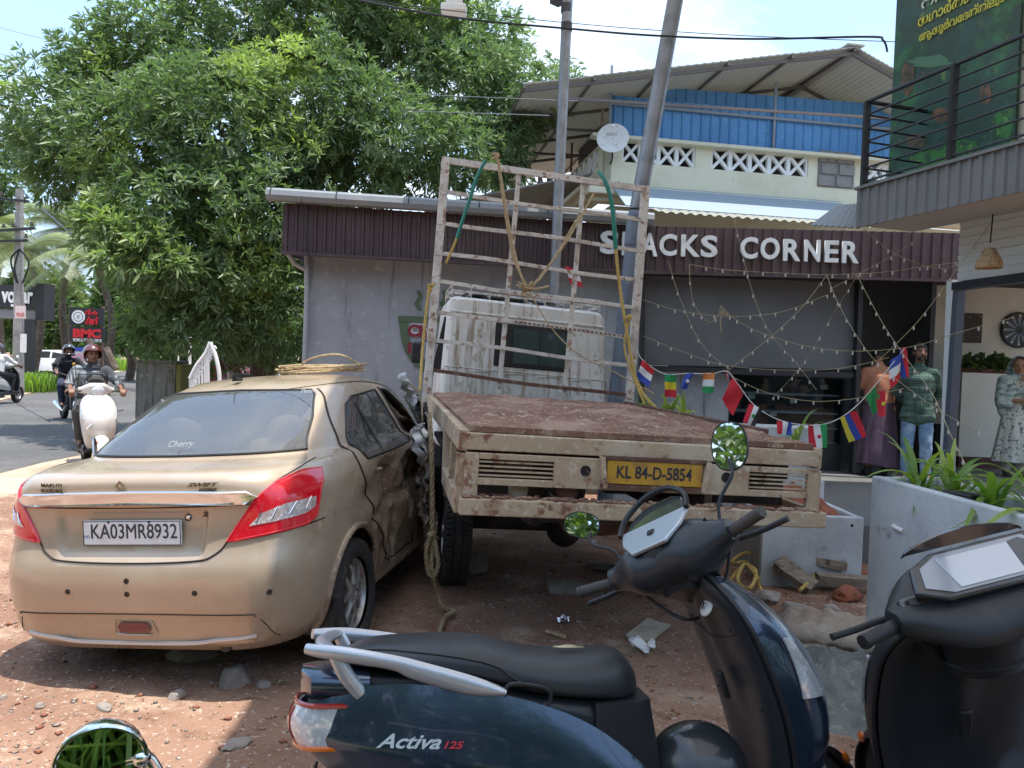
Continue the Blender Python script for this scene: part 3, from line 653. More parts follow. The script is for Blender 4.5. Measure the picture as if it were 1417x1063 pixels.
# concrete block patch
s0, z1 = hs(1133, 208); s1, z0 = hs(1180, 262)
BLK = mat('cement_block', (.24, .235, .22), .9, var=[(8, (.17, .165, .15), .45, .7)], bump=(50, .5)); MB(HM).box(((s0+s1)/2, -.012, (z0+z1)/2), (s1-s0, .02, z1-z0)).build('mortar_patch', mat('mortar', (.17, .165, .16), .9), house, smooth=False)
for i in range(3):
    for j in range(2):
        MB(HM).box((s0+(s1-s0)*(j+.5+(.08 if i % 2 else -.06))/2, -.03, z0+(z1-z0)*(i+.5)/3), ((s1-s0)/2*.86, .03, (z1-z0)/3*.85)).build('brick', BLK, house, smooth=False, bevel=.008)
# blue sheets
s1 = HL; zb = zp1+.08
def top(s): # slanted top of the blue screen
    return hs(848, 122)[1]-.02 if s < .2 else hs(848, 122)[1]
zt0 = hs(848, 128)[1]
A = HM @ Vector((.12, .16, 0)); B = HM @ Vector((HL, .16, 0))
corr_panels(house, 'blue_panel', A, B, zb, zt0, .21, .03, HN, BLUE, pw=1.15, z1b=zt0+.02, a=.5)
C_ = HM @ Vector((.12, .4, 0)); D_ = HM @ Vector((HL, .4, 0))
corr_panels(house, 'upper_blue_panel', HM @ Vector((1.0, .3, 0)), D_, zt0+.0, zt0+.30, .21, .03, HN, BLUE, pw=1.4, z1b=zt0+.50, a=.5)
mb = MB()
for s in (.10, 3.55, 7.0): mb.bar(HM @ Vector((s, .10, zp1)), HM @ Vector((s, .10, zt0+.55)), .05, .05, (0, 1, 0))
mb.bar(HM @ Vector((.1, .09, zt0-.18)), HM @ Vector((HL, .09, zt0-.16)), .04, .05); mb.bar(HM @ Vector((.1, .09, zb+.02)), HM @ Vector((HL, .09, zb+.02)), .05, .06)
mb.build('screen_frame', mat('frame_grey', (.22, .25, .28), .5), house, smooth=False)
# gable roof, ridge running back
rx, rz_ = hs(1184, 66, 1.0); lx, lz = hs(795, 100, 1.0); ex, ez = hs(1330, 150, 1.0)
def roofpt(s, y, z): return HM @ Vector((s, y, z))
roofn = 6
def slope(name, sa, za, sb, zb_, n):
    for i in range(n):
        a = i/n; b = (i+1)/n+.002
        P0 = (sa+(sb-sa)*a, za+(zb_-za)*a); P1 = (sa+(sb-sa)*b, za+(zb_-za)*b); off = .008*(i % 2)
        MB().slab(lambda u, v: roofpt(P0[0]+(P1[0]-P0[0])*u, -1.0+8.0*v, P0[1]+(P1[1]-P0[1])*u+off+.012*(int(u*32) % 4 == 0)), 32, 3, -.02).build(name, ROOFO, house, smooth=False)
slope('roof_sheet', lx-.9, lz-.30, rx, rz_, 5); slope('roof_sheet', rx, rz_, ex, ez, 3)
mb = MB()
for k_ in range(6):
    t = k_/5; mb.bar(roofpt(lx-.9+(rx-lx+.9)*t, -1.0, lz-.30+(rz_-lz+.30)*t-.04), roofpt(lx-.9+(rx-lx+.9)*t, 7, lz-.30+(rz_-lz+.30)*t-.04), .04, .05)
for y in (-.9, .9, 2.8, 4.7):
    mb.bar(roofpt(lx-.9, y, lz-.38), roofpt(rx, y, rz_-.08), .05, .06); mb.bar(roofpt(rx, y, rz_-.08), roofpt(ex, y, ez-.08), .05, .06)
    mb.bar(roofpt(lx-.3, y, lz-.45), roofpt(ex-.4, y, lz-.2), .04, .05)
mb.build('roof_truss', mat('truss_rust', (.14, .12, .11), .7), house, smooth=False)
mb = MB(); mb.bar(roofpt(rx, -1.02, rz_+.05), roofpt(rx, 7, rz_+.05), .35, .03); mb.build('ridge_cap', ROOFO, house, smooth=False)
# posts and dark lean-to roof at the left of the house
mb = MB()
for y in (.1, 2.6, 5.2): mb.bar(roofpt(-.05, y, zp1), roofpt(-.05, y, lz-.2), .05, .05, (0, 1, 0))
mb.build('side_post', mat('post_rust', (.16, .11, .09), .7), house, smooth=False)
ln = thing('side_lean_to', 'dark open lean-to roof on thin posts left of the cream house', 'shed', (0, 0, 0))
MB().slab(lambda u, v: roofpt(-3.4+3.3*u, .5+6*v, 4.6+.9*u+.01*(int(u*30) % 3 == 0)), 30, 2, .03).build('roof', ROOFO, ln, smooth=False)
mb = MB(); [mb.bar(roofpt(-3.2, y, 0), roofpt(-3.2, y, 4.6), .08, .08, (0, 1, 0)) for y in (.8, 3.4, 6.2)]; mb.build('post', mat('post_dark', (.08, .07, .06), .7), ln, smooth=False)
MB().box(roofpt(-1.6, 6.6, 2.3), (3.4, .1, 4.6)).build('back_wall', DARK, ln, smooth=False)
# white awning sheet and translucent corrugated awning under the cornice
a0, a1 = hs(845, 262, .2)[0], hs(1160, 290, .2)[0]
ag = thing('sheet_awning', 'pale blue sheet awning with corrugated lip under the cream cornice', 'awning', (0, 0, 0))
zA = hs(900, 258, .2)[1]-.03; zB_ = hs(900, 288, 1.2)[1]
MB().slab(lambda u, v: HM @ Vector((a0+(a1-a0)*u, -.2-1.0*v, zA+(zB_-zA)*v)), 4, 2, .02).build('sheet', mat('pale_blue_sheet', (.24, .30, .35), .6), ag, smooth=False)
MB().slab(lambda u, v: HM @ Vector((a0+.5+(a1-a0-.5)*u, -1.22-.35*v, zB_-.02-.12*v+.018*math.sin(u*150))), 150, 2, .008).build('corrugated_lip', mat('fibre_sheet', (.26, .26, .22), .7), ag)
# dish
ds = thing('satellite_dish', 'white round satellite dish on the cream balcony corner', 'satellite dish', (0, 0, 0))
c = hp(848, 191, .35); Mx = Matrix.Translation(c) @ (Vector((-.15, -1, .25)).to_track_quat('Z', 'Y').to_matrix().to_4x4())
MB().lathe([(0, -.05), (.1, -.045), (.2, -.025), (.30, .0), (.305, .006), (.2, -.012), (.1, -.035), (0, -.04)], Mx, 30).build('reflector', mat('dish_white', (.72, .72, .70), .5, var=[(9, (.55, .53, .5), .5, .7)]), ds)
MB().tube([Mx @ Vector((0, .28, .0)), Mx @ Vector((-.02, .12, .32)), Mx @ Vector((0, 0, .42))], .010, 6).build('feed_arm', DARKMETAL, ds)
MB().ell(Mx @ Vector((0, 0, .42)), .035).build('feed_horn', WHITEP, ds)
MB().tube([c+Vector((0, .05, 0)), c+Vector((.02, .1, -.35)), c+Vector((.02, .34, -.40))], .018, 6).build('mount', DARKMETAL, ds)
text('brand_lettering', 'DISH', mat('dish_grey', (.35, .35, .36), .5), Mx @ Matrix.Translation((-.13, .06, -.012)) , w=.2, h=.06, parent=ds, ext=.002)

# ============================================================ poles and the tall sheet roof above the yard
pv = thing('steel_pole', 'upright galvanised pole rising in front of the maroon fascia', 'pole', (0, 0, 0))
a = W(786, -12, 9.25); b = W(766, 420, 9.25); d = (b-a)/(b.z-a.z); base = a+d*(0-a.z)
MB().tube([base, a.lerp(b, .5), a], .062, 16).build('tube', STEEL, pv)
mb = MB()
for py in (12, 38): p = W(784, py, 9.25); MB().tube([p-Vector((0, 0, .05)), p+Vector((0, 0, .05))], .067, 16).build('tape_band', DARKMETAL, pv)

pl = thing('leaning_pole', 'thick grey pole leaning right, blue-grey pipe sleeve on its lower half', 'pole', (0, 0, 0))
a = W(938, -20, 8.0); m_ = W(882, 290, 8.0); b = W(852, 560, 8.0); base = b+(b-m_)*((b.z)/(m_.z-b.z))
MB().tube([m_, a], .082, 20).build('tube', STEEL, pl)
PVC = mat('blue_grey_pipe', (.16, .20, .25), .5, var=[(5, (.11, .13, .16), .45, .7), (20, (.3, .32, .33), .62, .75)])
MB().tube([base, b, m_-(m_-b)*.03], .086, 20).build('sleeve', PVC, pl)
mt = m_-(m_-b)*.03; MB().tube([mt-(m_-b)*.16, mt-(m_-b)*.155, mt-(m_-b)*.02, mt, mt+(m_-b)*.02], [.088, .098, .098, .094, .084], 20).build('coupling', PVC, pl)
cn = thing('tall_sheet_roof', 'edge of a tall sheet roof above the yard, beside the galvanised pole', 'roof', (0, 0, 0))
CZ = 6.17
def cpt(x, y): return (x, y)
out_ = [(-.15, -1.5), (-.28, 3.0), (-1.05, 9.45), (.45, 9.45), (.52, 8.8), (5.4, 8.8), (5.4, -1.5)]
mb = MB(); n_ = len(out_)
mb.add([(x, y, CZ) for x, y in out_]+[(x, y, CZ+.05) for x, y in out_], [tuple(range(n_)), tuple(range(2*n_-1, n_-1, -1))]+[(i, n_+i, n_+(i+1) % n_, (i+1) % n_) for i in range(n_)])
CSH = leafmat('diffuser_roof_sheet', (.58, .59, .60), (.58, .59, .60), .5, .6, (1.45, 1.43, 1.4)); mb.build('roof_sheet', CSH, cn, smooth=False)  # translucency added so soft daylight fills the shade under the roof
pa = W(628, 2, 9.4); pb = W(762, 6, 9.4)
mb = MB(); mb.bar((-1.05, 9.42, CZ-.05), (.45, 9.42, CZ-.05), .08, .08); [mb.bar((x, -1.4, CZ-.06), (x-.0, 8.7, CZ-.06), .06, .08) for x in (.3, 2.7, 5.2)]; mb.build('beam', STEEL, cn, smooth=False)
for x, y in ((.1, -1.2), (5.3, -1.2)):
    MB().tube([(x, y, 0), (x, y, CZ)], .06, 12).build('post', STEEL, cn)
mb = MB(); mb.box((.38, 9.38, CZ-.13), (.14, .12, .14), rz=.7); mb.build('bracket', DARKMETAL, cn, smooth=False)
mb = MB(); c = W(628, 14, 9.3); mb.box(c, (.30, .2, .10)); mb.box(c+Vector((0, 0, .12)), (.2, .1, .16)); tag(mb.build('flood_lamp', mat('lamp_white', (.75, .73, .68), .5), bevel=.02), 'small pale lamp fitting under the roof edge at the top of the photo', 'lamp')
# ============================================================ the crashed gold sedan
def thing_frame(o, yaw, roll=0, pitch=0):
    return Matrix.Translation(o) @ Matrix.Rotation(yaw, 4, 'Z') @ Matrix.Rotation(pitch, 4, 'Y') @ Matrix.Rotation(roll, 4, 'X')
GOLD = mat('gold_paint', (.47, .365, .265), .32, metal=.3, coat=.7, var=[(1.4, (.44, .34, .245), .4, .7), (3, (.50, .41, .31), .50, .8)], rvar=(4, .24, .42))
GOLDD = mat('scraped_paint', (.29, .205, .145), .42, metal=.3, coat=.3, var=[(1.8, (.40, .31, .22), .50, .60), (1.1, (.13, .09, .065), .54, .68), (16, (.62, .56, .48), .605, .635, 4, (.5, 3, 8)), (9, (.50, .43, .34), .62, .65, 3, (4, 1, .6))], bump=(4, .5))
LAMPR = mat('lamp_red', (.48, .008, .02), .12, coat=1, spec=.6, emit=((.5, .0, .01), .12)); LAMPW = mat('lamp_clear', (.62, .50, .50), .1, metal=.4, coat=1, var=[(50, (.9, .86, .86), .5, .6)], bump=(60, .6))
SEAM = mat('seam_black', (.03, .022, .016), .8)
TRIM = mat('window_trim', (.02, .02, .02), .45)
CGLASS = glassmat('car_glass', (.60, .63, .65), .42, .02, (.16, .165, .17), fi=2.2)
SEATB = mat('beige_seat', (.42, .33, .23), .8, var=[(10, (.34, .26, .18), .4, .7)])
PLW = mat('plate_white', (.76, .77, .78), .4, var=[(12, (.62, .60, .57), .5, .75)]); INKB = mat('plate_ink', (.03, .035, .05), .5)
RIMM = mat('alloy', (.42, .41, .40), .38, metal=.7, var=[(12, (.25, .19, .14), .45, .75)])
RUST = mat('rust_dirt', (.20, .10, .055), .85, var=[(8, (.10, .05, .03), .4, .65)], bump=(40, .6))
CAR_YAW = R(90-8.5)
_p = W(196, 738, 3.52); _d = Vector((math.cos(CAR_YAW), math.sin(CAR_YAW), 0))
CARO = Vector((_p.x, _p.y, 0))+_d*1.95; CARO.z = -.022
CARM = thing_frame(CARO, CAR_YAW, R(-4.2))
car = thing('gold_sedan', 'gold sedan with crumpled right side, jammed against the flatbed truck', 'car', M=CARM)
ctl = [(.20, -1.86, 1.88, .74, 6.4), (.26, -1.94, 1.95, .79, 6.4), (.31, -1.975, 1.98, .815, 6.4), (.42, -1.985, 2.0, .84, 6.4), (.55, -2.0, 2.0, .85, 6.4), (.63, -1.99, 2.0, .85, 6.4), (.68, -1.955, 1.97, .848, 6.4), (.80, -1.935, 1.95, .842, 6.4),
       (.90, -1.935, 1.92, .832, 6.4), (.95, -1.955, 1.90, .815, 6), (1.0, -1.955, 1.84, .795, 5.6), (1.035, -1.935, 1.70, .78, 5), (1.052, -1.87, 1.5, .765, 4.6), (1.062, -1.70, 1.2, .75, 4), (1.074, -1.58, 1.0, .72, 4),
       (1.14, -1.47, .88, .692, 4.4), (1.25, -1.24, .68, .638, 4.4), (1.36, -1.0, .46, .582, 4.2), (1.41, -.86, .36, .548, 4), (1.44, -.77, .27, .51, 3.8), (1.462, -.66, .2, .49, 3.4), (1.480, -.50, .1, .38, 3), (1.492, -.34, -.02, .22, 2.6), (1.497, -.2, -.14, .04, 2.2)]
ctl = np.array(ctl); seg_ = np.r_[0, np.cumsum(np.sqrt((np.diff(ctl[:, :4], axis=0)**2).sum(1)))]
VT = np.linspace(0, seg_[-1], 700); CT = np.stack([np.interp(VT, seg_, ctl[:, i]) for i in range(5)], 1)
ker = np.exp(-.5*(np.arange(-24, 25)/9.)**2); ker /= ker.sum()
CTs = np.stack([np.convolve(np.pad(CT[:, i], 24, mode='edge'), ker, 'valid') for i in range(5)], 1)
def sstep(a, b, x): t = max(0, min(1, (x-a)/(b-a))); return t*t*(3-2*t)
def car_deform(x, y, z):
    # plate recess in the boot lid, bumper crease
    if x < -1.6:
        m = sstep(.40, .36, abs(y)+.10*max(0, (.9-z)))*sstep(.655, .675, z)*sstep(.895, .875, z); x += .022*m
        m = sstep(.66, .60, abs(y)+(.30-z)*.6)*sstep(.27, .285, z)*sstep(.40, .385, z); x += .016*m
    if x > .95 and z > .6: z -= .13*sstep(.95, 1.95, x)*sstep(.6, 1.0, z)
    if y < 0:      # the crushed side
        side = sstep(.45, .75, -y)
        m = sstep(-1.5, -1.0, x)*side*(1-.75*math.exp(-((x+1.05)/.12)**2))
        n1 = mnoise.noise(Vector((x*2.6, z*3.2, 1))); n2 = abs(mnoise.noise(Vector((x*7, z*6, 5)))); n3 = abs(mnoise.noise(Vector((x*16, z*13, 9))))
        k = m*sstep(.22, .34, z)*sstep(1.0, .86, z)
        y += k*(.035+.060*n1+.055*n2+.006*n3)*sstep(-1.35, -.6, x)*(1+.8*sstep(-.6, .4, x))
        y += m*sstep(1.0, 1.15, z)*(.010*n1+.006*n2)
        # long crease over the rear wheel
        y += k*.03*math.exp(-((z-.62-.12*(x+1))/.035)**2)
        y += .03*math.exp(-((x+1.0)/.10)**2-((z-.80)/.05)**2)
        lim = -.875+max(0, x-.25)*.31
        lim += .05*mnoise.noise(Vector((x*5, z*5, 2)))*sstep(-.05, .5, x)
        if z > 1.05: lim = lim*1.0+.16*sstep(1.05, 1.45, z)*(-1 if False else 1)*.4
        y = max(y, lim) if x > .2 else y
        z -= .05*sstep(.3, 1.2, x)*sstep(1.0, 1.4, z)*side
    return Vector((x, y, z))
def Sv(phi, v):
    z, xr, xf, w, n = [np.interp(v, VT, CTs[:, i]) for i in range(5)]
    c, s = math.cos(phi), math.sin(phi); q = (abs(c)**n+abs(s)**n)**(-1/n)
    x = (xr+xf)/2-(xf-xr)/2*c*q; y = -w*s*q
    return x, y, z
def v_of_z(z): return float(np.interp(z, CTs[:, 0], VT))
def Sp(phi, z, off=0.0):
    v = v_of_z(z); x, y, zz = Sv(phi, v); p = car_deform(x, y, zz)
    if off:
        e = 1e-3; a = car_deform(*Sv(phi+e*5, v))-p; vv = v+.004; b = car_deform(*Sv(phi, vv))-p
        n = b.cross(a); n = n.normalized() if n.length > 1e-12 else Vector((0, 0, 1))
        o_ = Vector((p.x+.3, p.y*.9, p.z-.7-.2)) ; 
        c_ = Vector((-.2, 0, .75)); 
        if n.dot(p-c_) < 0: n = -n
        p = p+n*off
    return p
def ctlz(z): v = v_of_z(z); return [float(np.interp(v, VT, CTs[:, i])) for i in range(5)]
def phi_rear(y, z):
    _, xr, xf, w, n = ctlz(z); t = min(.999, abs(y)/w); return math.copysign(math.atan2(t, (1-t**n)**(1/n)), -y)
def phi_side(x, z, side=1):
    "side 1 is the right (y < 0)"
    _, xr, xf, w, n = ctlz(z); c = (x-(xr+xf)/2)/((xf-xr)/2); c = max(-.999, min(.999, c)); s = (1-abs(c)**n)**(1/n)
    return side*math.atan2(s, -c)
def inpoly(x, y, P):
    c = False; j = len(P)-1
    for i in range(len(P)):
        if (P[i][1] > y) != (P[j][1] > y) and x < (P[j][0]-P[i][0])*(y-P[i][1])/(P[j][1]-P[i][1])+P[i][0]: c = not c
        j = i
    return c
# window outlines
W_REAR = [(-.61, 1.092), (-.545, 1.25), (-.47, 1.37), (-.43, 1.395), (0, 1.405), (.46, 1.395), (.50, 1.37), (.575, 1.25), (.65, 1.092), (0, 1.086)]   # (y, z)
W_RDOOR = [(-.99, 1.05), (-.96, 1.13), (-.74, 1.30), (-.60, 1.345), (-.10, 1.372), (-.02, 1.01), (-.45, .995), (-.93, .99)]  # (x, z)
W_FDOOR = [(.06, 1.01), (-.0, 1.375), (.25, 1.36), (.45, 1.27), (.82, 1.04), (.86, .99), (.5, .985)]
W_FRONT = [(-.60, 1.12), (-.50, 1.38), (0, 1.39), (.50, 1.38), (.60, 1.12)]
def shrink(P, k):
    cx = sum(p[0] for p in P)/len(P); cy = sum(p[1] for p in P)/len(P)
    return [(cx+(p[0]-cx)*(1-k/max(.05, math.hypot(p[0]-cx, p[1]-cy))), cy+(p[1]-cy)*(1-k/max(.05, math.hypot(p[0]-cx, p[1]-cy)))) for p in P]
# body
NPH = 560; vs_ = np.concatenate([np.linspace(VT[0], VT[-1], 150)]); vs_ = np.unique(vs_)
Vb = []; Vraw = []
for v in vs_:
    for i in range(NPH):
        q = Sv(2*PI*i/NPH, v); Vraw.append(q); Vb.append(car_deform(*q))
WR, WL = (-1.25, .33), (1.2, .33)
hr = shrink(W_REAR, .006); hrd = shrink(W_RDOOR, .005); hfd = shrink(W_FDOOR, .005); hf = shrink(W_FRONT, .01)
fb = []; fmi = []
for j in range(len(vs_)-1):
    for i in range(NPH):
        i2 = (i+1) % NPH; ids = (j*NPH+i, j*NPH+i2, (j+1)*NPH+i2, (j+1)*NPH+i)
        x = sum(Vraw[t][0] for t in ids)/4; y = sum(Vraw[t][1] for t in ids)/4; z = sum(Vraw[t][2] for t in ids)/4
        if z > 1.078 and x < -.7 and abs(y) < .66 and inpoly(y, z, hr) and abs(y) < .64: 
            if x < -.80 and not (abs(y) > .5 and x > -1.15 and z < 1.3): continue
        if abs(y) > .5 and (inpoly(x, z, hrd) or inpoly(x, z, hfd)): continue
        if z > 1.09 and x > .2 and inpoly(y, z, hf) and abs(y) < .6: continue
        if abs(y) > .55 and any(math.hypot(x-a, z-b) < .325 for a, b in (WR, WL)): continue
        fb.append(ids)
        rr_ = sstep(-1.1, -.7, x)*(1 if y < -.6 else 0)*sstep(.97, .80, z+.12*mnoise.noise(Vector((x*4, z*4, 0))))
        if y < -.5 and x > -1.25 and z < .50+.10*mnoise.noise(Vector((x*3, z*2, 7)))+.36*sstep(-1.0, -.6, x)+.10*sstep(-.3, .2, x) and z > .27: fmi.append(1)
        else: fmi.append(0)
mb = MB(); mb.v = [tuple(p) for p in Vb]; mb.f = fb; mb.mi = fmi
body = mb.build('body', [GOLD, GOLDD], car, ang=55)
def patch(name, poly, m, off, fn, parent=car, res=14, th=None):
    "fill a polygon given in surface coordinates and lay it on the body"
    b = bmesh.new(); vv = [b.verts.new((p[0], p[1], 0)) for p in poly]; b.faces.new(vv)
    bmesh.ops.triangulate(b, faces=b.faces[:])
    xs_ = [p[0] for p in poly]; ys_ = [p[1] for p in poly]
    for ax, lo, hi in ((0, min(xs_), max(xs_)), (1, min(ys_), max(ys_))):
        for i in range(1, res):
            c = lo+(hi-lo)*i/res; co = (c, 0, 0) if ax == 0 else (0, c, 0); no = (1, 0, 0) if ax == 0 else (0, 1, 0)
            bmesh.ops.bisect_plane(b, geom=b.verts[:]+b.edges[:]+b.faces[:], plane_co=co, plane_no=no)
    bmesh.ops.remove_doubles(b, verts=b.verts[:], dist=1e-5)
    for v in b.verts: v.co = fn(v.co.x, v.co.y, off)
    b.normal_update()
    c_ = Vector((-.2, 0, .75))
    bad = sum(1 for f in b.faces if f.normal.dot(f.calc_center_median()-c_) < 0)
    if bad > len(b.faces)/2: bmesh.ops.reverse_faces(b, faces=b.faces[:])
    if th:
        r = bmesh.ops.extrude_face_region(b, geom=b.faces[:]); 
        ev = [g for g in r['geom'] if isinstance(g, bmesh.types.BMVert)]
    me = bpy.data.meshes.new(name); b.to_mesh(me); b.free(); me.materials.append(m)
    me.polygons.foreach_set('use_smooth', [True]*len(me.polygons))
    o = bpy.data.objects.new(name, me); COL.objects.link(o); o.parent = parent; return o
frear = lambda y, z, off: Sp(phi_rear(y, z), z, off)
fside = lambda x, z, off: Sp(phi_side(x, z, 1), z, off)
fleft = lambda x, z, off: Sp(phi_side(x, z, -1), z, off)
def strip(name, pts, m, w, off, fn, closed=False, parent=car, k=8, smooth=True):
    P = catmull([Vector((a, b, 0)) for a, b in pts], k, closed) if smooth else [Vector((a, b, 0)) for a, b in pts]
    if not smooth:
        Q = []
        for i in range(len(P) if closed else len(P)-1):
            a, b = P[i], P[(i+1) % len(P)]; n = max(1, int((b-a).length/.03)); Q += [a.lerp(b, t/n) for t in range(n)]
        if not closed: Q.append(P[-1])
        P = Q
    return MB().tube([fn(p.x, p.y, off) for p in P], w/2, 6, closed=closed).build(name, m, parent)
# glass and trims
patch('rear_window', W_REAR, CGLASS, .003, frear, res=18); strip('window_seal', W_REAR, TRIM, .014, .004, frear, True, smooth=False)
patch('rear_door_window', W_RDOOR, CGLASS, .002, fside); strip('window_seal', W_RDOOR, TRIM, .014, .003, fside, True, smooth=False)
patch('rear_door_window', W_RDOOR, CGLASS, .002, fleft); strip('window_seal', W_RDOOR, TRIM, .014, .003, fleft, True, smooth=False)
patch('front_door_window', W_FDOOR, CGLASS, .002, fleft); strip('window_seal', W_FDOOR, TRIM, .014, .003, fleft, True, smooth=False)
strip('window_seal', W_FDOOR, TRIM, .014, .003, fside, True, smooth=False)
patch('windscreen', W_FRONT, CGLASS, .003, lambda y, z, off: Sp(PI-phi_rear(y, z), z, off)); strip('window_divider', [(-.64, .99), (-.60, 1.30)], TRIM, .02, .004, fside)
strip('heater_line', [(0, 1.10), (0, 1.40)], mat('thin_line', (.05, .05, .05), .5), .004, .005, frear)
# lamps: red with a clear band
LP = [(-.49, .745), (-.62, .93), (-.68, 1.015), (-.735, 1.02)]
def lamp(side):
    sgn = -1 if side == 1 else 1
    F = lambda a, b, off: (Sp(phi_rear(sgn*a, b) if a < .74 else side*(abs(phi_rear(.74, b))+(a-.74)*.75), b, off))
    P = [(.475, .735), (.52, .80), (.60, .915), (.665, .985), (.72, 1.015), (.78, 1.01), (.81, .985), (.83, .955), (.83, .88), (.82, .80), (.78, .775), (.66, .76), (.55, .745)]
    o = patch('tail_lamp', P, LAMPR, .010, F, res=16); strip('lamp_edge', P, LAMPR, .016, .004, F, True, parent=o, smooth=False)
    Q = [(.57, .80), (.62, .855), (.70, .885), (.77, .89), (.81, .89), (.81, .845), (.77, .825), (.66, .81)]
    patch('clear_lens', Q, LAMPW, .013, F, parent=o, res=10)
    for k_ in range(4):
        a = .60+k_*.055; strip('reflector_rib', [(a, .815+.01*k_), (a+.02, .87+.008*k_)], CHROME, .006, .014, F, parent=o)
lamp(1); lamp(-1)
# boot lid seam, chrome strip, bumper seam
for s in (1, -1):
    strip('boot_seam', [(s*.70, 1.055), (s*.70, 1.03), (s*.655, .985)], SEAM, .006, .001, frear)
strip('boot_seam', [(.475, .735), (.45, .70), (.41, .672), (.36, .655), (.2, .645), (0, .642), (-.2, .645), (-.36, .655), (-.41, .672), (-.45, .70), (-.475, .735)], SEAM, .009, .001, frear)
for s in (1, -1): strip('bumper_seam', [(s*.475, .735), (s*.60, .748), (s*.72, .762), (s*.80, .775)], SEAM, .007, .001, frear)
o = patch('chrome_strip', [(-.555, .905), (-.60, .93), (-.56, .952), (-.3, .962), (0, .965), (.3, .962), (.56, .952), (.60, .93), (.555, .905), (0, .918)], CHROME, .016, frear, res=16)
strip('chrome_edge', [(-.555, .905), (-.60, .93), (-.56, .952), (-.3, .962), (0, .965), (.3, .962), (.56, .952), (.60, .93), (.555, .905), (0, .918)], CHROME, .016, .010, frear, True, smooth=False)
strip('boot_crease', [(-.62, .90), (-.3, .893), (0, .89), (.3, .893), (.62, .90)], SEAM, .006, .0, frear)
# number plate
px_ = frear(0, .775, .012)
pl_ = MB().box((px_.x-.006, 0, .775), (.012, .50, .118)).build('number_plate', PLW, car, bevel=.006)
Mx = fr(Vector((px_.x-.0125, .205, .750)), (0, -1, 0))
text('plate_lettering', 'KA03MR8932', INKB, Mx, w=.435, h=.068, parent=pl_, ext=.002)
text('plate_lettering', 'IND', mat('plate_blue', (.25, .35, .5), .5), fr(Vector((px_.x-.0125, .242, .752)), (0, -1, 0)), w=.028, h=.014, parent=pl_, ext=.001)
mb = MB(); mb.box((px_.x-.0125, 0, .775), (.002, .492, .003)); 
for y, z in ((.115, .826), (-.09, .826)): MB().ell((px_.x-.012, y, z), (.004, .007, .007), 8, 6).build('plate_screw', DARKMETAL, pl_)
for (y0, z0), (y1, z1) in (((.246, .718), (.246, .832)), ((-.246, .718), (-.246, .832)), ((.246, .720), (-.246, .720)), ((.246, .830), (-.246, .830))):
    MB().bar((px_.x-.013, y0, z0), (px_.x-.013, y1, z1), .002, .003).build('plate_border', INKB, pl_, smooth=False)
# badges
BADGE = mat('badge_dull', (.32, .26, .18), .35, metal=.7); DBADGE = mat('badge_dark', (.10, .075, .05), .4, metal=.4)
def fv(y, z, off):
    p = frear(y, z, off); a = frear(y-.02, z, off)-p; return fr(p, a, (0, 0, 1))
bd = fv(.03, .985, .006)
sm = MB(bd); S_ = [(.044, .040), (.022, .052), (-.0, .030), (.012, .020), (.056, -.006), (.030, -.026), (.012, -.010), (-.004, .0)]
S1 = [(.0, .030), (.022, .052), (.046, .038), (.038, .031), (.022, .039), (.014, .031), (.052, .004), (.028, -.018), (.004, .0), (.011, .006), (.027, -.005), (.036, .004)]
sm.prism([(x-.03, y-.017) for x, y in [(.000, .030), (.024, .054), (.050, .034), (.043, .028), (.024, .042), (.016, .033)]], Matrix.Identity(4), .004)
sm.prism([(x-.03, y-.017) for x, y in [(.000, .030), (.016, .033), (.050, .006), (.034, .0)]], Matrix.Identity(4), .005)
sm.prism([(x-.03, y-.017) for x, y in [(.050, .006), (.026, -.020), (.000, .0), (.007, .006), (.026, -.008), (.034, .0)]], Matrix.Identity(4), .004)
sm.build('s_emblem', BADGE, car, smooth=False)
text('lettering', 'MARUTI', DBADGE, fv(.455, .994, .003), w=.125, h=.018, parent=car, ext=.004, bold=.012)
text('lettering', 'SUZUKI', DBADGE, fv(.455, .970, .003), w=.125, h=.018, parent=car, ext=.004, bold=.012)
text('lettering', 'SWIFT', DBADGE, fv(-.30, .988, .003), w=.15, h=.018, parent=car, ext=.004, bold=.03, shear=.4)
text('lettering', 'DZIRE', DBADGE, fv(-.35, .966, .003), w=.09, h=.014, parent=car, ext=.004, bold=.03, shear=.4)
text('lettering', 'ZDi', DBADGE, fv(-.345, .845, .003), w=.06, h=.022, parent=car, ext=.004, bold=.03, shear=.2)
Mx = fv(-.272, .842, .002); MB(Mx).lathe([(0, .004), (.008, .004), (.012, .0)], None, 14).build('boot_lock', CHROME, car); MB(Mx).lathe([(.013, .001), (.017, .001)], None, 14).build('lock_ring', SEAM, car)
# bumper details
for y, z in ((.30, .515), (0, .565), (0, .505), (-.335, .512), (-.66, .50)):
    MB(fv(y, z, .0015)).lathe([(0, .002), (.012, .002), (.014, -.003)], None, 14).build('sensor_hole', SEAM, car)
patch('bumper_reflector', [(-.085, .318), (-.09, .345), (-.075, .365), (.06, .367), (.075, .345), (.065, .318)], mat('reflector_maroon', (.16, .025, .03), .2, coat=1), .008, frear, res=5)
strip('reflector_rim', [(-.10, .308), (-.105, .350), (-.08, .378), (.07, .378), (.09, .350), (.078, .308)], GOLD, .012, .002, frear, True)
strip('bumper_lip', [(-.58, .295), (-.3, .268), (0, .262), (.3, .268), (.58, .295)], mat('silver_lip', (.62, .60, .58), .3, metal=.4), .02, .004, frear)
strip('bumper_groove', [(-.66, .27), (-.60, .385), (-.53, .405), (0, .41), (.53, .405), (.60, .385), (.66, .27)], SEAM, .005, .0, frear)
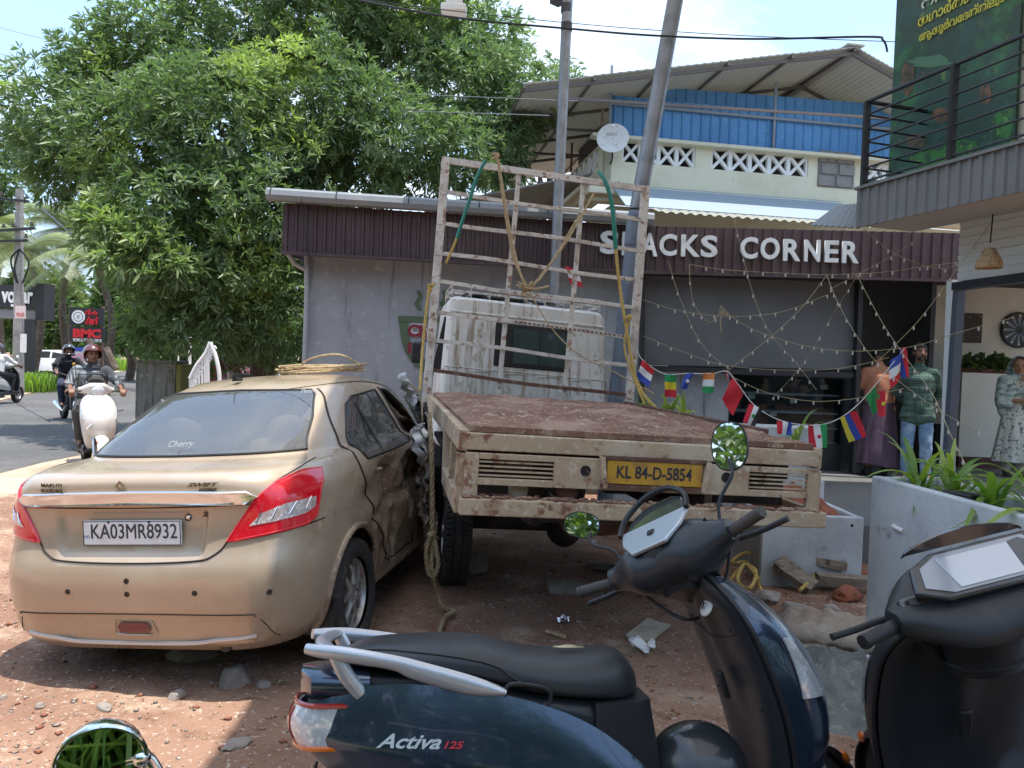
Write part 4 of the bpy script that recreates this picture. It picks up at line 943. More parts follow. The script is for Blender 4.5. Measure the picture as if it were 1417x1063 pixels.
# door seams, handles, wheel arches
RD = [(-.80, 1.40), (-1.0, 1.24), (-1.08, 1.08), (-1.07, .92), (-.97, .74), (-.86, .60), (-.70, .44), (-.62, .33), (-.3, .30), (.02, .30)]
strip('door_seam', RD, SEAM, .012, .002, fside); strip('door_seam', RD, SEAM, .008, .0, fleft)
strip('door_seam', [(.02, .30), (.05, .6), (.05, .98), (.0, 1.39)], SEAM, .014, .002, fside); strip('door_seam', [(.02, .30), (.05, .6), (.05, .98), (.0, 1.39)], SEAM, .008, .0, fleft)
strip('roof_channel', [(-1.03, 1.30), (-.86, 1.405), (-.4, 1.435), (.2, 1.42)], SEAM, .008, .0, fside)
hn = patch('door_handle', [(-.80, .925), (-.80, .885), (-.70, .885), (-.70, .925)], SEAM, .004, fside, res=4)
MB().tube([fside(-.83, .915, .006), fside(-.80, .915, .028), fside(-.72, .912, .030), fside(-.69, .91, .006)], .010, 8).build('grip', GOLD, hn)
for cx, cz in (WR, WL):
    for s, F in ((1, fside), (-1, fleft)):
        P = [(cx+.335*math.cos(a), cz+.335*math.sin(a)) for a in np.linspace(-.35, PI+.35, 30)]
        pts = [F(p[0], max(p[1], .215), .0) for p in P]
        MB().tube(pts, [.018]*len(pts), 8).build('wheel_arch', GOLD if cx > 0 or s < 0 else GOLDD, car)
mb = MB()
for cx, cz in (WR, WL):
    for s in (1, -1):
        for a in np.linspace(0, PI, 13)[:-1]:
            a2 = a+PI/12; p = [(cx+.35*math.cos(t), cz+.35*math.sin(t)) for t in (a, a2)]
            mb.add([(p[0][0], -s*.76, p[0][1]), (p[1][0], -s*.76, p[1][1]), (p[1][0], -s*.42, p[1][1]), (p[0][0], -s*.42, p[0][1])], [(0, 1, 2, 3)])
        mb.box((cx, -s*.42, cz+.12), (.72, .01, .4))
mb.build('wheel_well', mat('well_black', (.012, .012, .012), .9), car, kind='stuff')
mb = MB(); mb.box((0, 0, .26), (3.0, 1.30, .10)); mb.box((-1.6, 0, .27), (.4, .8, .08)); mb.tube([(-1.9, -.42, .24), (-1.5, -.42, .24)], .03, 10); mb.build('underbody', DARKMETAL, car)
# wheels
def rim_mb(r, mb, spokes=7, w=.10):
    mb.lathe([(r, -.09), (r, .055), (r*.94, .062), (r*.90, .045), (r*.86, .0), (r*.86, -.08)], None, 36)
    for i in range(spokes):
        a = 2*PI*i/spokes; M0 = Matrix.Rotation(a, 4, 'Z')
        for sgn in (-1, 1):
            c = [Vector((.05, sgn*.012, .045)), Vector((r*.5, sgn*.045, .042)), Vector((r*.90, sgn*.038, .03))]
            mb.tube([M0 @ p for p in c], [.016, .017, .013], 6)
    mb.lathe([(0, .055), (.03, .054), (.055, .045), (.06, .01)], None, 20)
def wheel(parent, cx, cy, cz, r, rr, w, M0, rimfn, name='wheel', tm=RUBBER, rm=RIMM):
    Mx = Matrix.Translation((cx, cy, cz)) @ M0
    e = MB(Mx); hw = w/2
    prof = [(rr, -hw*.8), (rr+.02, -hw*.95), (r*.86, -hw), (r*.96, -hw*.88), (r, -hw*.62)]
    prof += [(r, -hw*.35), (r-.008, -hw*.33), (r-.008, -hw*.27), (r, -hw*.25), (r, hw*.25), (r-.008, hw*.27), (r-.008, hw*.33), (r, hw*.35)]
    prof += [(r, hw*.62), (r*.96, hw*.88), (r*.86, hw), (rr+.02, hw*.95), (rr, hw*.8)]
    e.lathe(prof, None, 40); wh = e.build(name, tm, parent, ang=50)
    rb = MB(Mx); rimfn(rr, rb); rb.build('rim', rm, wh, ang=35)
    d_ = MB(Mx); d_.lathe([(0, -.02), (rr*.88, -.02)], None, 24); d_.build('brake_disc', DARKMETAL, wh); return wh
RX = Matrix.Rotation(PI/2, 4, 'X'); RXn = Matrix.Rotation(-PI/2, 4, 'X')
wheel(car, -1.25, -.745, .297, .30, .195, .185, RX, rim_mb); wheel(car, -1.25, .745, .357, .30, .195, .185, RXn, rim_mb)
wheel(car, 1.2, -.42, .30, .30, .195, .185, RX, rim_mb); wheel(car, 1.2, .745, .357, .30, .195, .185, RXn, rim_mb)
MB().add([(-1.56, -.80, .18), (-1.56, -.66, .18), (-1.54, -.62, .36), (-1.54, -.84, .36), (-1.565, -.80, .18), (-1.565, -.66, .18), (-1.545, -.62, .36), (-1.545, -.84, .36)], [(0, 1, 2, 3), (7, 6, 5, 4), (0, 4, 5, 1), (1, 5, 6, 2), (2, 6, 7, 3), (3, 7, 4, 0)]).build('mud_flap', BLACKP, car)
# cabin
mb = MB(); mb.box((-1.22, 0, 1.03), (.46, 1.25, .05)); mb.build('parcel_shelf', mat('shelf_grey', (.20, .17, .14), .9), car)
for y in (-.34, .34):
    o = MB().box((-.93, y, .92), (.16, .5, .40)).build('rear_seat', SEATB, car, bevel=.05, seg=3); MB().ell((-.97, y, 1.17), (.05, .13, .09), 14, 8).build('headrest', SEATB, o)
    o = MB().box((.12, y, .92), (.14, .46, .56)).build('front_seat', SEATB, car, bevel=.05, seg=3); MB().ell((.10, y, 1.26), (.05, .12, .09), 14, 8).build('headrest', SEATB, o)
MB().box((-.2, 0, .5), (2.4, 1.3, .3)).build('cabin_floor', SEATB, car); MB().box((.75, .1, .95), (.3, 1.05, .2)).build('dashboard', BLACKP, car, bevel=.04)
# stickers
bx = MB().box((-1.33, -.02, 1.11), (.05, .30, .10)).build('shelf_box', mat('black_box', (.03, .025, .025), .5), car, bevel=.005)
text('sticker', 'Cherry', mat('sticker_white', (.85, .85, .85), .5), fv(.075, 1.118, .006), w=.145, h=.042, parent=car, ext=.001, shear=.5)
text('sticker', 'Mammu', mat('sticker_white2', (.8, .8, .8), .5), fv(-.40, 1.375, .006), w=.10, h=.026, parent=car, ext=.001, shear=.4)
text('sticker', 'Moon', mat('sticker_grey', (.6, .6, .6), .5), fv(.49, 1.35, .006), w=.08, h=.018, parent=car, ext=.001, shear=.4)
# antenna
ant = MB(); ant.box((-.72, .10, 1.475), (.07, .035, .022)); ant.tube([(-.73, .10, 1.48), (-.80, .115, 1.53), (-.84, .13, 1.60)], [.008, .005, .004], 6); ant.build('antenna', BLACKP, car, bevel=.005)
# torn metal, wires, airbag cloth at the crushed front door
TORN = mat('torn_metal', (.30, .27, .23), .35, metal=.8, var=[(7, (.10, .08, .07), .45, .6), (20, (.5, .48, .45), .55, .65)], bump=(18, .8))
def crumple(c, su, sv, U, Vv, seed, amp=.05, m=TORN, name='torn_sheet', parent=car, n=26):
    U = Vector(U).normalized(); Vv = Vector(Vv).normalized(); Nn = U.cross(Vv); c = Vector(c)
    def f(u, v):
        a, b = u-.5, v-.5
        d = amp*(mnoise.noise(Vector((a*4, b*4, seed)))+.7*abs(mnoise.noise(Vector((a*9, b*9, seed+3))))+.35*abs(mnoise.noise(Vector((a*20, b*20, seed+5)))))
        e = 1+.22*mnoise.noise(Vector((a*3, b*3, seed+9)))
        return c+U*(a*su*e+.3*d)+Vv*(b*sv*e)+Nn*d*1.5
    return MB().slab(f, n, n, .003).build(name, m, parent, ang=25)
crumple((.30, -.80, .70), .62, .55, (1, .22, 0), (0, .1, 1), 11, .045, GOLDD, 'crushed_door'); crumple((.72, -.66, .60), .5, .45, (1, .32, 0), (0, .2, 1), 21, .055, GOLDD, 'crushed_door')
crumple((.05, -.84, .50), .20, .45, (1, .3, .1), (0, .1, 1), 5, .05, GOLDD, 'torn_panel'); crumple((.95, -.60, .85), .5, .2, (1, .35, -.2), (0, .3, 1), 31, .05, TORN, 'torn_sheet')
crumple((.72, -.66, 1.12), .55, .22, (1, .3, -.35), (0, .4, 1), 41, .04, BLACKP, 'broken_trim'); crumple((-.02, -.85, .62), .10, .30, (1, .3, .2), (0, .1, 1), 51, .03, TORN, 'torn_sheet')
SILV = mat('silver_fabric', (.60, .60, .60), .4, metal=.5, bump=(20, .4))
def cloth(P0, P1, w, name, m, seed):
    P0 = Vector(P0); P1 = Vector(P1); d = P1-P0; s = d.cross(Vector((0, 1, 0))).normalized()
    f = lambda u, v: P0+d*v+s*(w*(u-.5)*(1+.5*math.sin(v*5+seed)))+Vector((.03*math.sin(v*7+seed), .028*math.sin(u*19+v*4)+.015*math.sin(v*21), 0))
    return MB().slab(f, 22, 22, .004).build(name, m, car)
cloth((.06, -.82, 1.10), (.12, -.86, .74), .15, 'torn_lining', SILV, 1); cloth((.16, -.70, 1.47), (.34, -.72, 1.24), .05, 'torn_lining', SILV, 3)
WB = mat('black_wire', (.02, .02, .02), .5); WG = mat('grey_wire', (.28, .27, .22), .6)
def wire(pts, r, m, name='wire', parent=car, k=8): return MB().tube(catmull(pts, k), r, 6).build(name, m, parent)
wire([(-.30, -.56, 1.44), (-.05, -.66, 1.38), (.05, -.80, 1.15), (.10, -.88, .95), (.16, -.88, .80), (.10, -.87, .72), (.04, -.87, .74)], .008, WG)
wire([(.2, -.70, 1.44), (.3, -.78, 1.32), (.28, -.80, 1.15), (.33, -.78, 1.05)], .007, ROPE_B); wire([(.45, -.62, 1.42), (.42, -.75, 1.1), (.40, -.74, .8)], .006, WB)
for s_ in range(5): wire([(.15+.05*s_, -.70, 1.32-.03*s_), (.3+.04*s_, -.74, 1.22-.04*s_), (.45+.03*s_, -.66, 1.25-.05*s_)], .005, WG)
MB().bar((.2, -.82, .36), (1.0, -.62, .42), .05, .04).build('sill_strip', TORN, car); MB().bar((.15, -.85, .98), (.8, -.66, 1.04), .035, .05).build('bent_bar', TORN, car); MB().bar((.30, -.85, .62), (.8, -.68, .70), .03, .05).build('bent_bar', GOLDD, car)
# coil of rope on the roof and the line hanging from it
def cl(x, y, z): return CARM @ Vector((x, y, z))
rc = thing('rope_coil', 'loose coil of tan rope lying on the gold car roof', 'rope', (0, 0, 0))
pts = []; random.seed(5)
for i in range(46):
    a = i*.62; rr = .14+.07*random.random(); pts.append(cl(-.15+.10*math.cos(a)*1+random.uniform(-.03, .03), -.22+(rr+.12)*math.sin(a), 1.497+.010*(i/8)+.012*random.random()))
rope_mb(pts, .008, k=4).build('rope', ROPE_B, rc)
rope_mb([cl(-.1, -.02, 1.53), cl(-.12, -.12, 1.60), cl(-.12, -.32, 1.625), cl(-.1, -.46, 1.56), cl(-.08, -.50, 1.50)], .008).build('rope', ROPE_B, rc)
# ============================================================ the flatbed truck
DIRTW = mat('dirty_cream_paint', (.47, .35, .23), .8, var=[(3, (.36, .22, .14), .48, .70), (11, (.22, .10, .06), .55, .66), (1.2, (.56, .45, .33), .5, .62), (30, (.58, .50, .38), .55, .68), (70, (.12, .055, .03), .66, .75)], bump=(34, .5))
CABW = mat('cab_white', (.74, .73, .69), .6, var=[(2, (.62, .60, .55), .42, .65), (9, (.36, .30, .22), .56, .70), (28, (.22, .12, .07), .65, .72), (3, (.38, .31, .23), .52, .68, 6, (5, 5, .5))], bump=(12, .1))
RACKW = mat('peeling_rack_paint', (.60, .57, .52), .7, var=[(14, (.30, .17, .11), .53, .64), (45, (.16, .07, .045), .60, .70), (5, (.38, .33, .28), .45, .7)], bump=(60, .4))
RUSTB = mat('rusty_brown', (.13, .065, .045), .85, var=[(12, (.26, .18, .13), .5, .7), (40, (.06, .03, .02), .5, .7)], bump=(50, .5))
CH = mat('chassis_black', (.035, .03, .027), .8, var=[(6, (.09, .06, .045), .45, .7)])
DECK = mat('dirt_on_deck', (.24, .125, .085), .95, var=[(2, (.18, .09, .06), .42, .60), (1.3, (.34, .21, .15), .5, .62), (9, (.40, .28, .20), .54, .68), (40, (.50, .40, .31), .58, .68), (30, (.10, .05, .035), .56, .70, 6, (1, 5, 1))], bump=(40, .9))
TY = R(90+9.0); T0 = W(885, 646, 4.0); TRM = thing_frame(Vector((T0.x, T0.y, 0)), TY, R(1.8))
TRM = Matrix.Translation((0, 0, T0.z-(TRM @ Vector((0, 0, 1.09))).z)) @ TRM
TI = TRM.inverted()
trk = thing('flatbed_truck', 'rusty cream flatbed truck with tall slatted headboard rack behind a white cab', 'truck', M=TRM)
HWD = .955; DZ = 1.215; DLN = 3.45
def deckz(x): return DZ+.02*x/DLN
# deck
def dk(u, v):
    x = .0+DLN*u; y = HWD*.985*(1-2*v)
    e = min(u*12, (1-u)*12, v*14, (1-v)*14, 1)
    return Vector((x, y, deckz(x)+.012+.020*e*(.5+mnoise.fractal(Vector((x*5, y*5, 0)), 1, 2, 5))+.03*e*abs(mnoise.noise(Vector((x*14, y*22, 2))))))
MB().slab(dk, 130, 72, .03).build('deck', DECK, trk)
mb = MB()
for s in (1, -1):
    mb.bar((-.01, s*(HWD+.01), deckz(0)-.035), (DLN, s*(HWD+.01), deckz(DLN)-.035), .05, .11)
mb.bar((-.012, -HWD, DZ-.035), (-.012, HWD, DZ-.035), .05, .085); mb.build('deck_edge', DIRTW, trk, smooth=False, bevel=.006)
MB().bar((.6, -HWD-.012, deckz(.6)+.04), (DLN, -HWD-.012, deckz(DLN)+.04), .05, .06).build('side_kerb', RUSTB, trk, smooth=False, bevel=.006)
# side guards
for s in (1, -1):
    mb = MB(); y = s*(HWD+.01)
    mb.bar((.02, y, DZ-.36), (1.0, y, DZ-.36), .05, .10); mb.bar((1.0, y, DZ-.36), (1.12, y, DZ-.08), .04, .05, (0, 1, 0)); mb.bar((1.2, y, DZ-.07), (3.3, y, DZ-.07), .045, .07)
    mb.bar((.02, y, DZ-.10), (.02, y, DZ-.40), .06, .06, (0, 1, 0)); mb.bar((.55, y, DZ-.10), (.55, y, DZ-.36), .04, .04, (0, 1, 0))
    mb.build('side_guard', DIRTW, trk, smooth=False, bevel=.005)
# rear frame: panel with grilles, plate, lower beam
ZR = DZ-.045; PX = -.03
def pan(y0, y1, z0, z1, x=PX, t=.03, name='rear_panel', m=DIRTW, lab=None, bevel=.004): return MB().box((x, (y0+y1)/2, (z0+z1)/2), (t, abs(y1-y0), z1-z0)).build(name, m, trk, smooth=False, bevel=bevel, label=lab)
pan(.50, -.56, .965, ZR-.045)
pan(HWD, .885, .86, ZR-.045); pan(-.895, -HWD, .86, ZR-.045)
pan(.885, .50, ZR-.075, ZR-.045); pan(-.56, -.895, ZR-.075, ZR-.045)
pan(.885, .50, .965, 1.0); pan(-.56, -.895, .965, 1.0)
for s, y0, y1 in ((1, .885, .50), (-1, -.56, -.895)):
    for i in range(4):
        z = 1.0+(ZR-.075-1.0)*(i+.6)/4.2
        MB().bar((PX, y0, z), (PX, y1, z), .008, .009).build('grille_bar', DIRTW, trk, smooth=False)
[MB().box((.30, y_, 1.02), (.02, .42, .30)).build('shade_backing', CH, trk, smooth=False) for y_ in (.69, -.73)]; MB().box((.09, .69, 1.07), (.03, .20, .10)).build('tail_lamp_back', mat('faded_brown', (.20, .13, .11), .6), trk, bevel=.01)  # dark boxes added to stand for the shade behind the grilles
lb = MB(); lb.bar((-.07, HWD+.02, .862), (-.07, -HWD-.03, .862), .07, .085); lb.build('lower_beam', DIRTW, trk, smooth=False, bevel=.008)
# caked mud along the beam
def mud(n, x0, x1, y0, y1, z, r0, r1, name, m=DECK, seed=1, squash=.6):
    random.seed(seed); mb = MB()
    for i in range(n):
        r = random.uniform(r0, r1); c = (random.uniform(x0, x1), random.uniform(y0, y1), z+r*.3)
        a = random.random()*6; v = []
        for zz, rr in ((-.5, .7), (0, 1), (.6, .6)):
            for j in range(5): t = a+j*1.257; q = rr*r*(.7+.5*random.random()); v.append((c[0]+q*math.cos(t), c[1]+q*math.sin(t), c[2]+zz*r*squash))
        mb.add(v, [(4, 3, 2, 1, 0), (10, 11, 12, 13, 14)]+[(k*5+j, k*5+(j+1) % 5, (k+1)*5+(j+1) % 5, (k+1)*5+j) for k in (0, 1) for j in range(5)])
    return mb.build(name, m, trk, smooth=True, ang=60, kind='stuff')
mud(260, -.095, -.045, -HWD, HWD, .905, .006, .024, 'mud', seed=2); mud(1900, .02, DLN-.1, -HWD+.05, HWD-.05, deckz(1)+.020, .003, .014, 'dirt_crumbs', seed=3)
mud(240, .0, .06, -HWD, HWD, DZ+.01, .004, .016, 'mud', seed=4); mud(130, .1, .55, -HWD, -.55, DZ+.02, .008, .03, 'mud', seed=6)
# straw on the deck corner
mb = MB(); random.seed(8)
for i in range(260):
    x = random.gauss(.25, .35); y = random.gauss(-.65, .22) if i % 2 else random.uniform(-.9, .9)
    if not 0 < x < 2.5 or abs(y) > .93: continue
    a = random.random()*6.28; l = random.uniform(.02, .07); z = deckz(x)+.035+random.random()*.02
    mb.bar((x, y, z), (x+l*math.cos(a), y+l*math.sin(a), z+random.uniform(-.012, .02)), .002, .002)
mb.build('straw', mat('straw', (.50, .38, .22), .9), trk, smooth=False, kind='stuff')
# number plate
np_ = MB().box((PX-.028, -.03, 1.063), (.012, .515, .122)).build('number_plate', mat('plate_yellow', (.58, .31, .035), .5, var=[(9, (.42, .23, .05), .45, .7), (30, (.25, .12, .05), .62, .72)]), trk, smooth=False, bevel=.004)
text('plate_lettering', 'KL 84-D-5854', INKB, fr(Vector((PX-.0345, .175, 1.033)), (0, -1, 0)), w=.405, h=.066, parent=np_, ext=.002, bold=.016)
for y in (.245, -.305): MB().box((PX-.03, y, 1.06), (.05, .02, .16), M=Matrix.Rotation(R(-8 if y > 0 else 8), 3, 'X')).build('plate_bracket', DIRTW, trk, smooth=False)
for z in (.99, 1.135): MB().box((PX-.025, -.03, z), (.03, .57, .018)).build('plate_bracket', RUSTB, trk, smooth=False)
for y, nm in ((.335, 'lamp_socket'), (-.43, 'lamp_socket')):
    q = MB(Matrix.Translation((PX-.016, y, 1.06)) @ Matrix.Rotation(-PI/2, 4, 'Y')); q.lathe([(0, .001), (.020, .001), (.026, .004), (.028, 0)], None, 16); o = q.build(nm, mat('socket_black', (.02, .018, .016), .7), trk)
    MB().tube([(PX-.02, y-.005, 1.065), (PX-.035, y-.012, 1.05), (PX-.03, y-.02, 1.062)], .004, 5).build('wire', RUSTB, o)
# chassis, axle, spare things underneath
CH = mat('chassis_black', (.035, .03, .027), .8, var=[(6, (.09, .06, .045), .45, .7)])
mb = MB()
for s in (1, -1): mb.bar((.15, s*.37, .93), (5.2, s*.37, .93), .07, .15); mb.bar((.9, s*.46, .72), (2.5, s*.46, .70), .07, .06)
for x in (.2, 1.0, 2.2, 3.1): mb.bar((x, -.9, 1.08), (x, .9, 1.08), .06, .09)
mb.bar((.25, -.5, .79), (.25, .5, .79), .05, .12)
mb.tube([(1.72, -.7, .42), (1.72, .7, .42)], .055, 12); mb.ell((1.72, 0, .42), (.17, .14, .17)); mb.tube([(1.72, 0, .45), (4.0, 0, .62)], .04, 10)
mb.tube(catmull([(.3, .5, .72), (1.0, .45, .62), (1.6, .30, .66), (3, .3, .6)], 6), .03, 8); mb.box((2.6, -.62, .72), (.6, .3, .3))
mb.build('chassis', CH, trk, smooth=False, bevel=.006)
MB().lathe([(0, 0), (.05, 0), (.055, .03), (.045, .05), (0, .055)], Matrix.Translation((.08, .66, .93)) @ Matrix.Rotation(-PI/2, 4, 'Y'), 18).build('round_lamp', mat('old_lamp', (.45, .36, .26), .3), trk)
MB().lathe([(0, 0), (.05, 0), (.055, .03), (.045, .05), (0, .055)], Matrix.Translation((.08, .40, .92)) @ Matrix.Rotation(-PI/2, 4, 'Y'), 18).build('round_lamp', mat('old_lamp_red', (.22, .10, .08), .3), trk)
MB().tube([(.35, .28, .74), (.4, .1, .70), (.42, -.15, .72)], .07, 12).build('rusty_cylinder', RUST, trk); MB().tube(catmull([(.1, .42, .80), (.15, .35, .70), (.3, .2, .66)], 6), .018, 8).build('hanging_hose', CH, trk)
MB().box((1.15, .80, .84), (.03, .32, .30)).build('mud_guard', mat('guard_grey', (.16, .14, .12), .8, var=[(5, (.24, .19, .14), .45, .7)]), trk, smooth=False, bevel=.01)
MB().box((1.15, -.80, .84), (.03, .32, .30)).build('mud_guard', mat('guard_grey2', (.16, .14, .12), .8), trk, smooth=False, bevel=.01)
MB().box((1.8, .80, .99), (1.2, .34, .03)).build('mud_guard', CH, trk, smooth=False)
def steel_rim(r, mb):
    mb.lathe([(r, -.09), (r, .07), (r*.93, .075), (r*.9, .02), (r*.55, .0), (r*.5, .03), (r*.25, .035), (r*.22, .09), (0, .09)], None, 32)
TT = mat('truck_tyre', (.035, .033, .031), .9, var=[(5, (.085, .07, .058), .45, .7)], bump=(35, .5))
wz = -((TRM @ Vector((1.72, .81, 0))).z)+.365
for y, s in ((.82, 1), (.80, -1)):
    w_ = wheel(trk, 1.72, s*y, wz if s > 0 else wz+.045, .385, .215, .20, RXn if s > 0 else RX, steel_rim, tm=TT)
    tr = MB()
    for i in range(64):
        a = 2*PI*i/64
        for k_ in (-1, 1): tr.box((1.72+.385*math.sin(a), s*y+k_*.062, (wz if s > 0 else wz+.045)+.385*math.cos(a)), (.026, .052, .014), M=Matrix.Rotation(a, 3, 'Y') @ Matrix.Rotation(k_*.25, 3, 'Z'))
    tr.build('tread', TT, w_, smooth=False, kind='stuff')
for s in (1, -1): wheel(trk, 4.75, s*.78, wz, .385, .215, .2, RXn if s > 0 else RX, steel_rim, tm=TT)
# headboard rack, leaning and racked: its four corners
YH = 7.42
c_bl = TI @ W(590, 553, 7.30); c_br = TI @ W(868, 588, 7.62); c_tl = TI @ W(617, 222, 7.30); c_tr = TI @ W(893, 262, 7.62)
def hb(u, v): return c_bl.lerp(c_br, u).lerp(c_tl.lerp(c_tr, u), v)
hbP = lambda u, v, dx=0: hb(u, v)+Vector((dx, 0, 0))
MB().bar(hb(0, -.012), hb(0, 1.012), .078, .06, (1, 0, 0)).build('rack_post', RACKW, trk, smooth=False, bevel=.004)
MB().bar(hb(1, -.012), hb(1, 1.012), .078, .06, (1, 0, 0)).build('rack_post', RACKW, trk, smooth=False, bevel=.004)
vsr = [1.0, .868, .742, .615, .495, .372, .252, .122]
for i, v in enumerate(vsr):
    h_ = .060 if i == 0 else .036
    P = [hbP(u, v+.004*math.sin(u*7+i*2)*(i > 0), -.0) for u in np.linspace(.012, .988, 9)]
    MB().loft([[p+Vector((-.016, 0, -h_/2)), p+Vector((.016, 0, -h_/2)), p+Vector((.016, 0, h_/2)), p+Vector((-.016, 0, h_/2))] for p in P]).build('rack_rail', RUSTB if i == 7 else RACKW, trk, smooth=False, bevel=.003)
for i, v in ((5, .372), (7, .122)):
    for k_ in range(26 if i == 5 else 0):
        p = hb(.40+k_*.0225, v); MB().box((p.x-.018, p.y, p.z), (.004, .022, .018)).build('stencil_hole', RUSTB, trk, smooth=False)
for u0, u1 in ((.345, .36), (.672, .685)):
    MB().bar(hbP(u0, .0, .03), hbP(u1, 1.0, .03), .045, .03, (1, 0, 0)).build('rack_upright', RACKW, trk, smooth=False, bevel=.003)
for u in (0, 1):
    for v in vsr[1:]: p = hb(u, v); MB().box((p.x-.035, p.y, p.z), (.008, .05, .05)).build('gusset', RACKW, trk, smooth=False)
MB().bar(hb(-.01, -.03)+Vector((.02, 0, 0)), hb(1.3, -.03)+Vector((.02, 0, 0)), .09, .09).build('front_sill', mat('dark_sill', (.06, .055, .055), .6, var=[(8, (.16, .09, .06), .5, .7)]), trk, smooth=False, bevel=.006)
# cab: back face corners
YC = 7.85
k_bl = TI @ W(603, 560, 7.7); k_br = TI @ W(848, 580, 8.0); k_tl = TI @ W(622, 408, 7.7); k_tr = TI @ W(836, 433, 8.0)
xm = (k_bl.x+k_br.x)/2
def cabring(x, f=0.0, top=0.0, inset=0.0):
    "cab cross-section, f shrinks, at local x"
    bl = k_bl.copy(); br = k_br.copy(); tl = k_tl.copy(); tr = k_tr.copy()
    for p in (bl, br, tl, tr): p.x = x
    bl.z -= .42; br.z -= .42
    tl.z -= top; tr.z -= top; tl.y -= inset; tr.y += inset; bl.y -= inset; br.y += inset
    out = []; r = .10
    for a, b, c in ((br, bl, tl), (bl, tl, tr), (tl, tr, br), (tr, br, bl)):
        d1 = (a-b).normalized(); d2 = (c-b).normalized()
        for t in (0, .25, .5, .75, 1): out.append(b+d1*r*(1-t)**2+d2*r*t**2)
    return out
rings = [cabring(xm-.02, inset=.05, top=.03), cabring(xm, inset=.02, top=.012), cabring(xm+.04), cabring(xm+1.05), cabring(xm+1.25, top=.05), cabring(xm+1.62, top=.62, inset=.02), cabring(xm+1.72, top=.72, inset=.04)]
MB().loft(rings).build('cab', CABW, trk, ang=30)
def cb(u, v, dx=-.032):
    p = k_bl.lerp(k_br, u).lerp(k_tl.lerp(k_tr, u), v); p.x = xm+dx; return p
def cquad(name, u0, u1, v0, v1, m, dx=-.03, t=.02, **kw):
    P = [cb(u0, v0, dx), cb(u1, v0, dx), cb(u1, v1, dx), cb(u0, v1, dx)]; Q = [p+Vector((t, 0, 0)) for p in P]
    return MB().add(P+Q, [(0, 1, 2, 3), (7, 6, 5, 4), (0, 4, 5, 1), (1, 5, 6, 2), (2, 6, 7, 3), (3, 7, 4, 0)]).build(name, m, trk, smooth=False, **kw)
cquad('rear_window', .30, .755, .40, .80, TRIM, -.036, .03, bevel=.012); 
cquad('window_pane', .41, .565, .44, .76, glassmat('cab_glass', (.45, .55, .52), .55, .03, (.10, .14, .14)), -.042, .004); cquad('window_pane', .575, .73, .44, .76, glassmat('cab_glass2', (.45, .55, .52), .55, .03, (.09, .13, .13)), -.042, .004)
cquad('window_bar', .565, .575, .44, .76, BLACKP, -.044, .004)
for i in range(14):   # pressed ribs
    u = .06+i*.068
    top_ = .80 if (u < .26 or u > .79) else .33
    MB().tube([cb(u, .02, -.026), cb(u, top_*.98, -.026)], .007, 6).build('pressed_rib', CABW, trk)
MB().tube([cb(.02, .86, -.024), cb(.98, .86, -.024)], .016, 8).build('roof_seam', CABW, trk); MB().tube([cb(.02, .36, -.024), cb(.98, .36, -.024)], .008, 6).build('pressed_rib', CABW, trk)
for a, b in ((.17, .30), (.36, .50), (.56, .70), (.76, .88)): MB().tube(catmull([cb(a, .12, -.027), cb(a, .30, -.027), cb(a+.01, .33, -.027), cb(b, .33, -.027), cb(b+.005, .12, -.027)], 4), .006, 6).build('pressed_rib', CABW, trk)
for u in (.17, .875): MB().ell(cb(u, .06, -.03), (.006, .015, .015), 10, 6).build('drain_hole', SEAM, trk)
# roof carrier
mb = MB(); q = lambda u, x, z: (lambda p: Vector((xm+x, p.y, p.z+z)))(k_tl.lerp(k_tr, u))
for z in (.06, .12): mb.tube([q(.02, .1, z), q(.98, .1, z), q(.98, 1.0, z), q(.02, 1.0, z)], .011, 6, closed=True)
for u in np.linspace(.02, .98, 9): mb.tube([q(u, .1, .01), q(u, .1, .12)], .008, 6); mb.tube([q(u, 1.0, .01), q(u, 1.0, .12)], .008, 6); mb.tube([q(u, .1, .05), q(u, 1.0, .05)], .007, 5)
mb.build('roof_carrier', RACKW, trk)
# tarpaulin bundle on the carrier
o = crumple((xm+.5, k_tl.lerp(k_tr, .4).y, k_tl.lerp(k_tr, .4).z+.06), .5, .9, (1, 0, 0), (0, 1, 0), 77, .05, mat('dark_tarp', (.06, .06, .065), .6), 'tarpaulin', trk)
p = k_tl.lerp(k_tr, .78); MB().ell((xm+.6, p.y, p.z+.08), (.18, .14, .07), 14, 8).build('bundle', mat('bundle_grey', (.3, .3, .3), .8), trk)
# door mirror
p = TI @ W(577, 488, 7.9)
mr = MB().box(p, (.05, .12, .22)).build('door_mirror', BLACKP, trk, bevel=.03, seg=3); MB().tube([p+Vector((0, 0, .1)), p+Vector((.1, -.12, .14)), p+Vector((.2, -.28, .1))], .01, 6).build('mirror_arm', BLACKP, mr)
# cab window side strip
MB().bar(cb(-.015, .30, .1), cb(.02, .80, .1), .10, .02, (1, 0, 0)).build('door_opening', TRIM, trk, smooth=False)

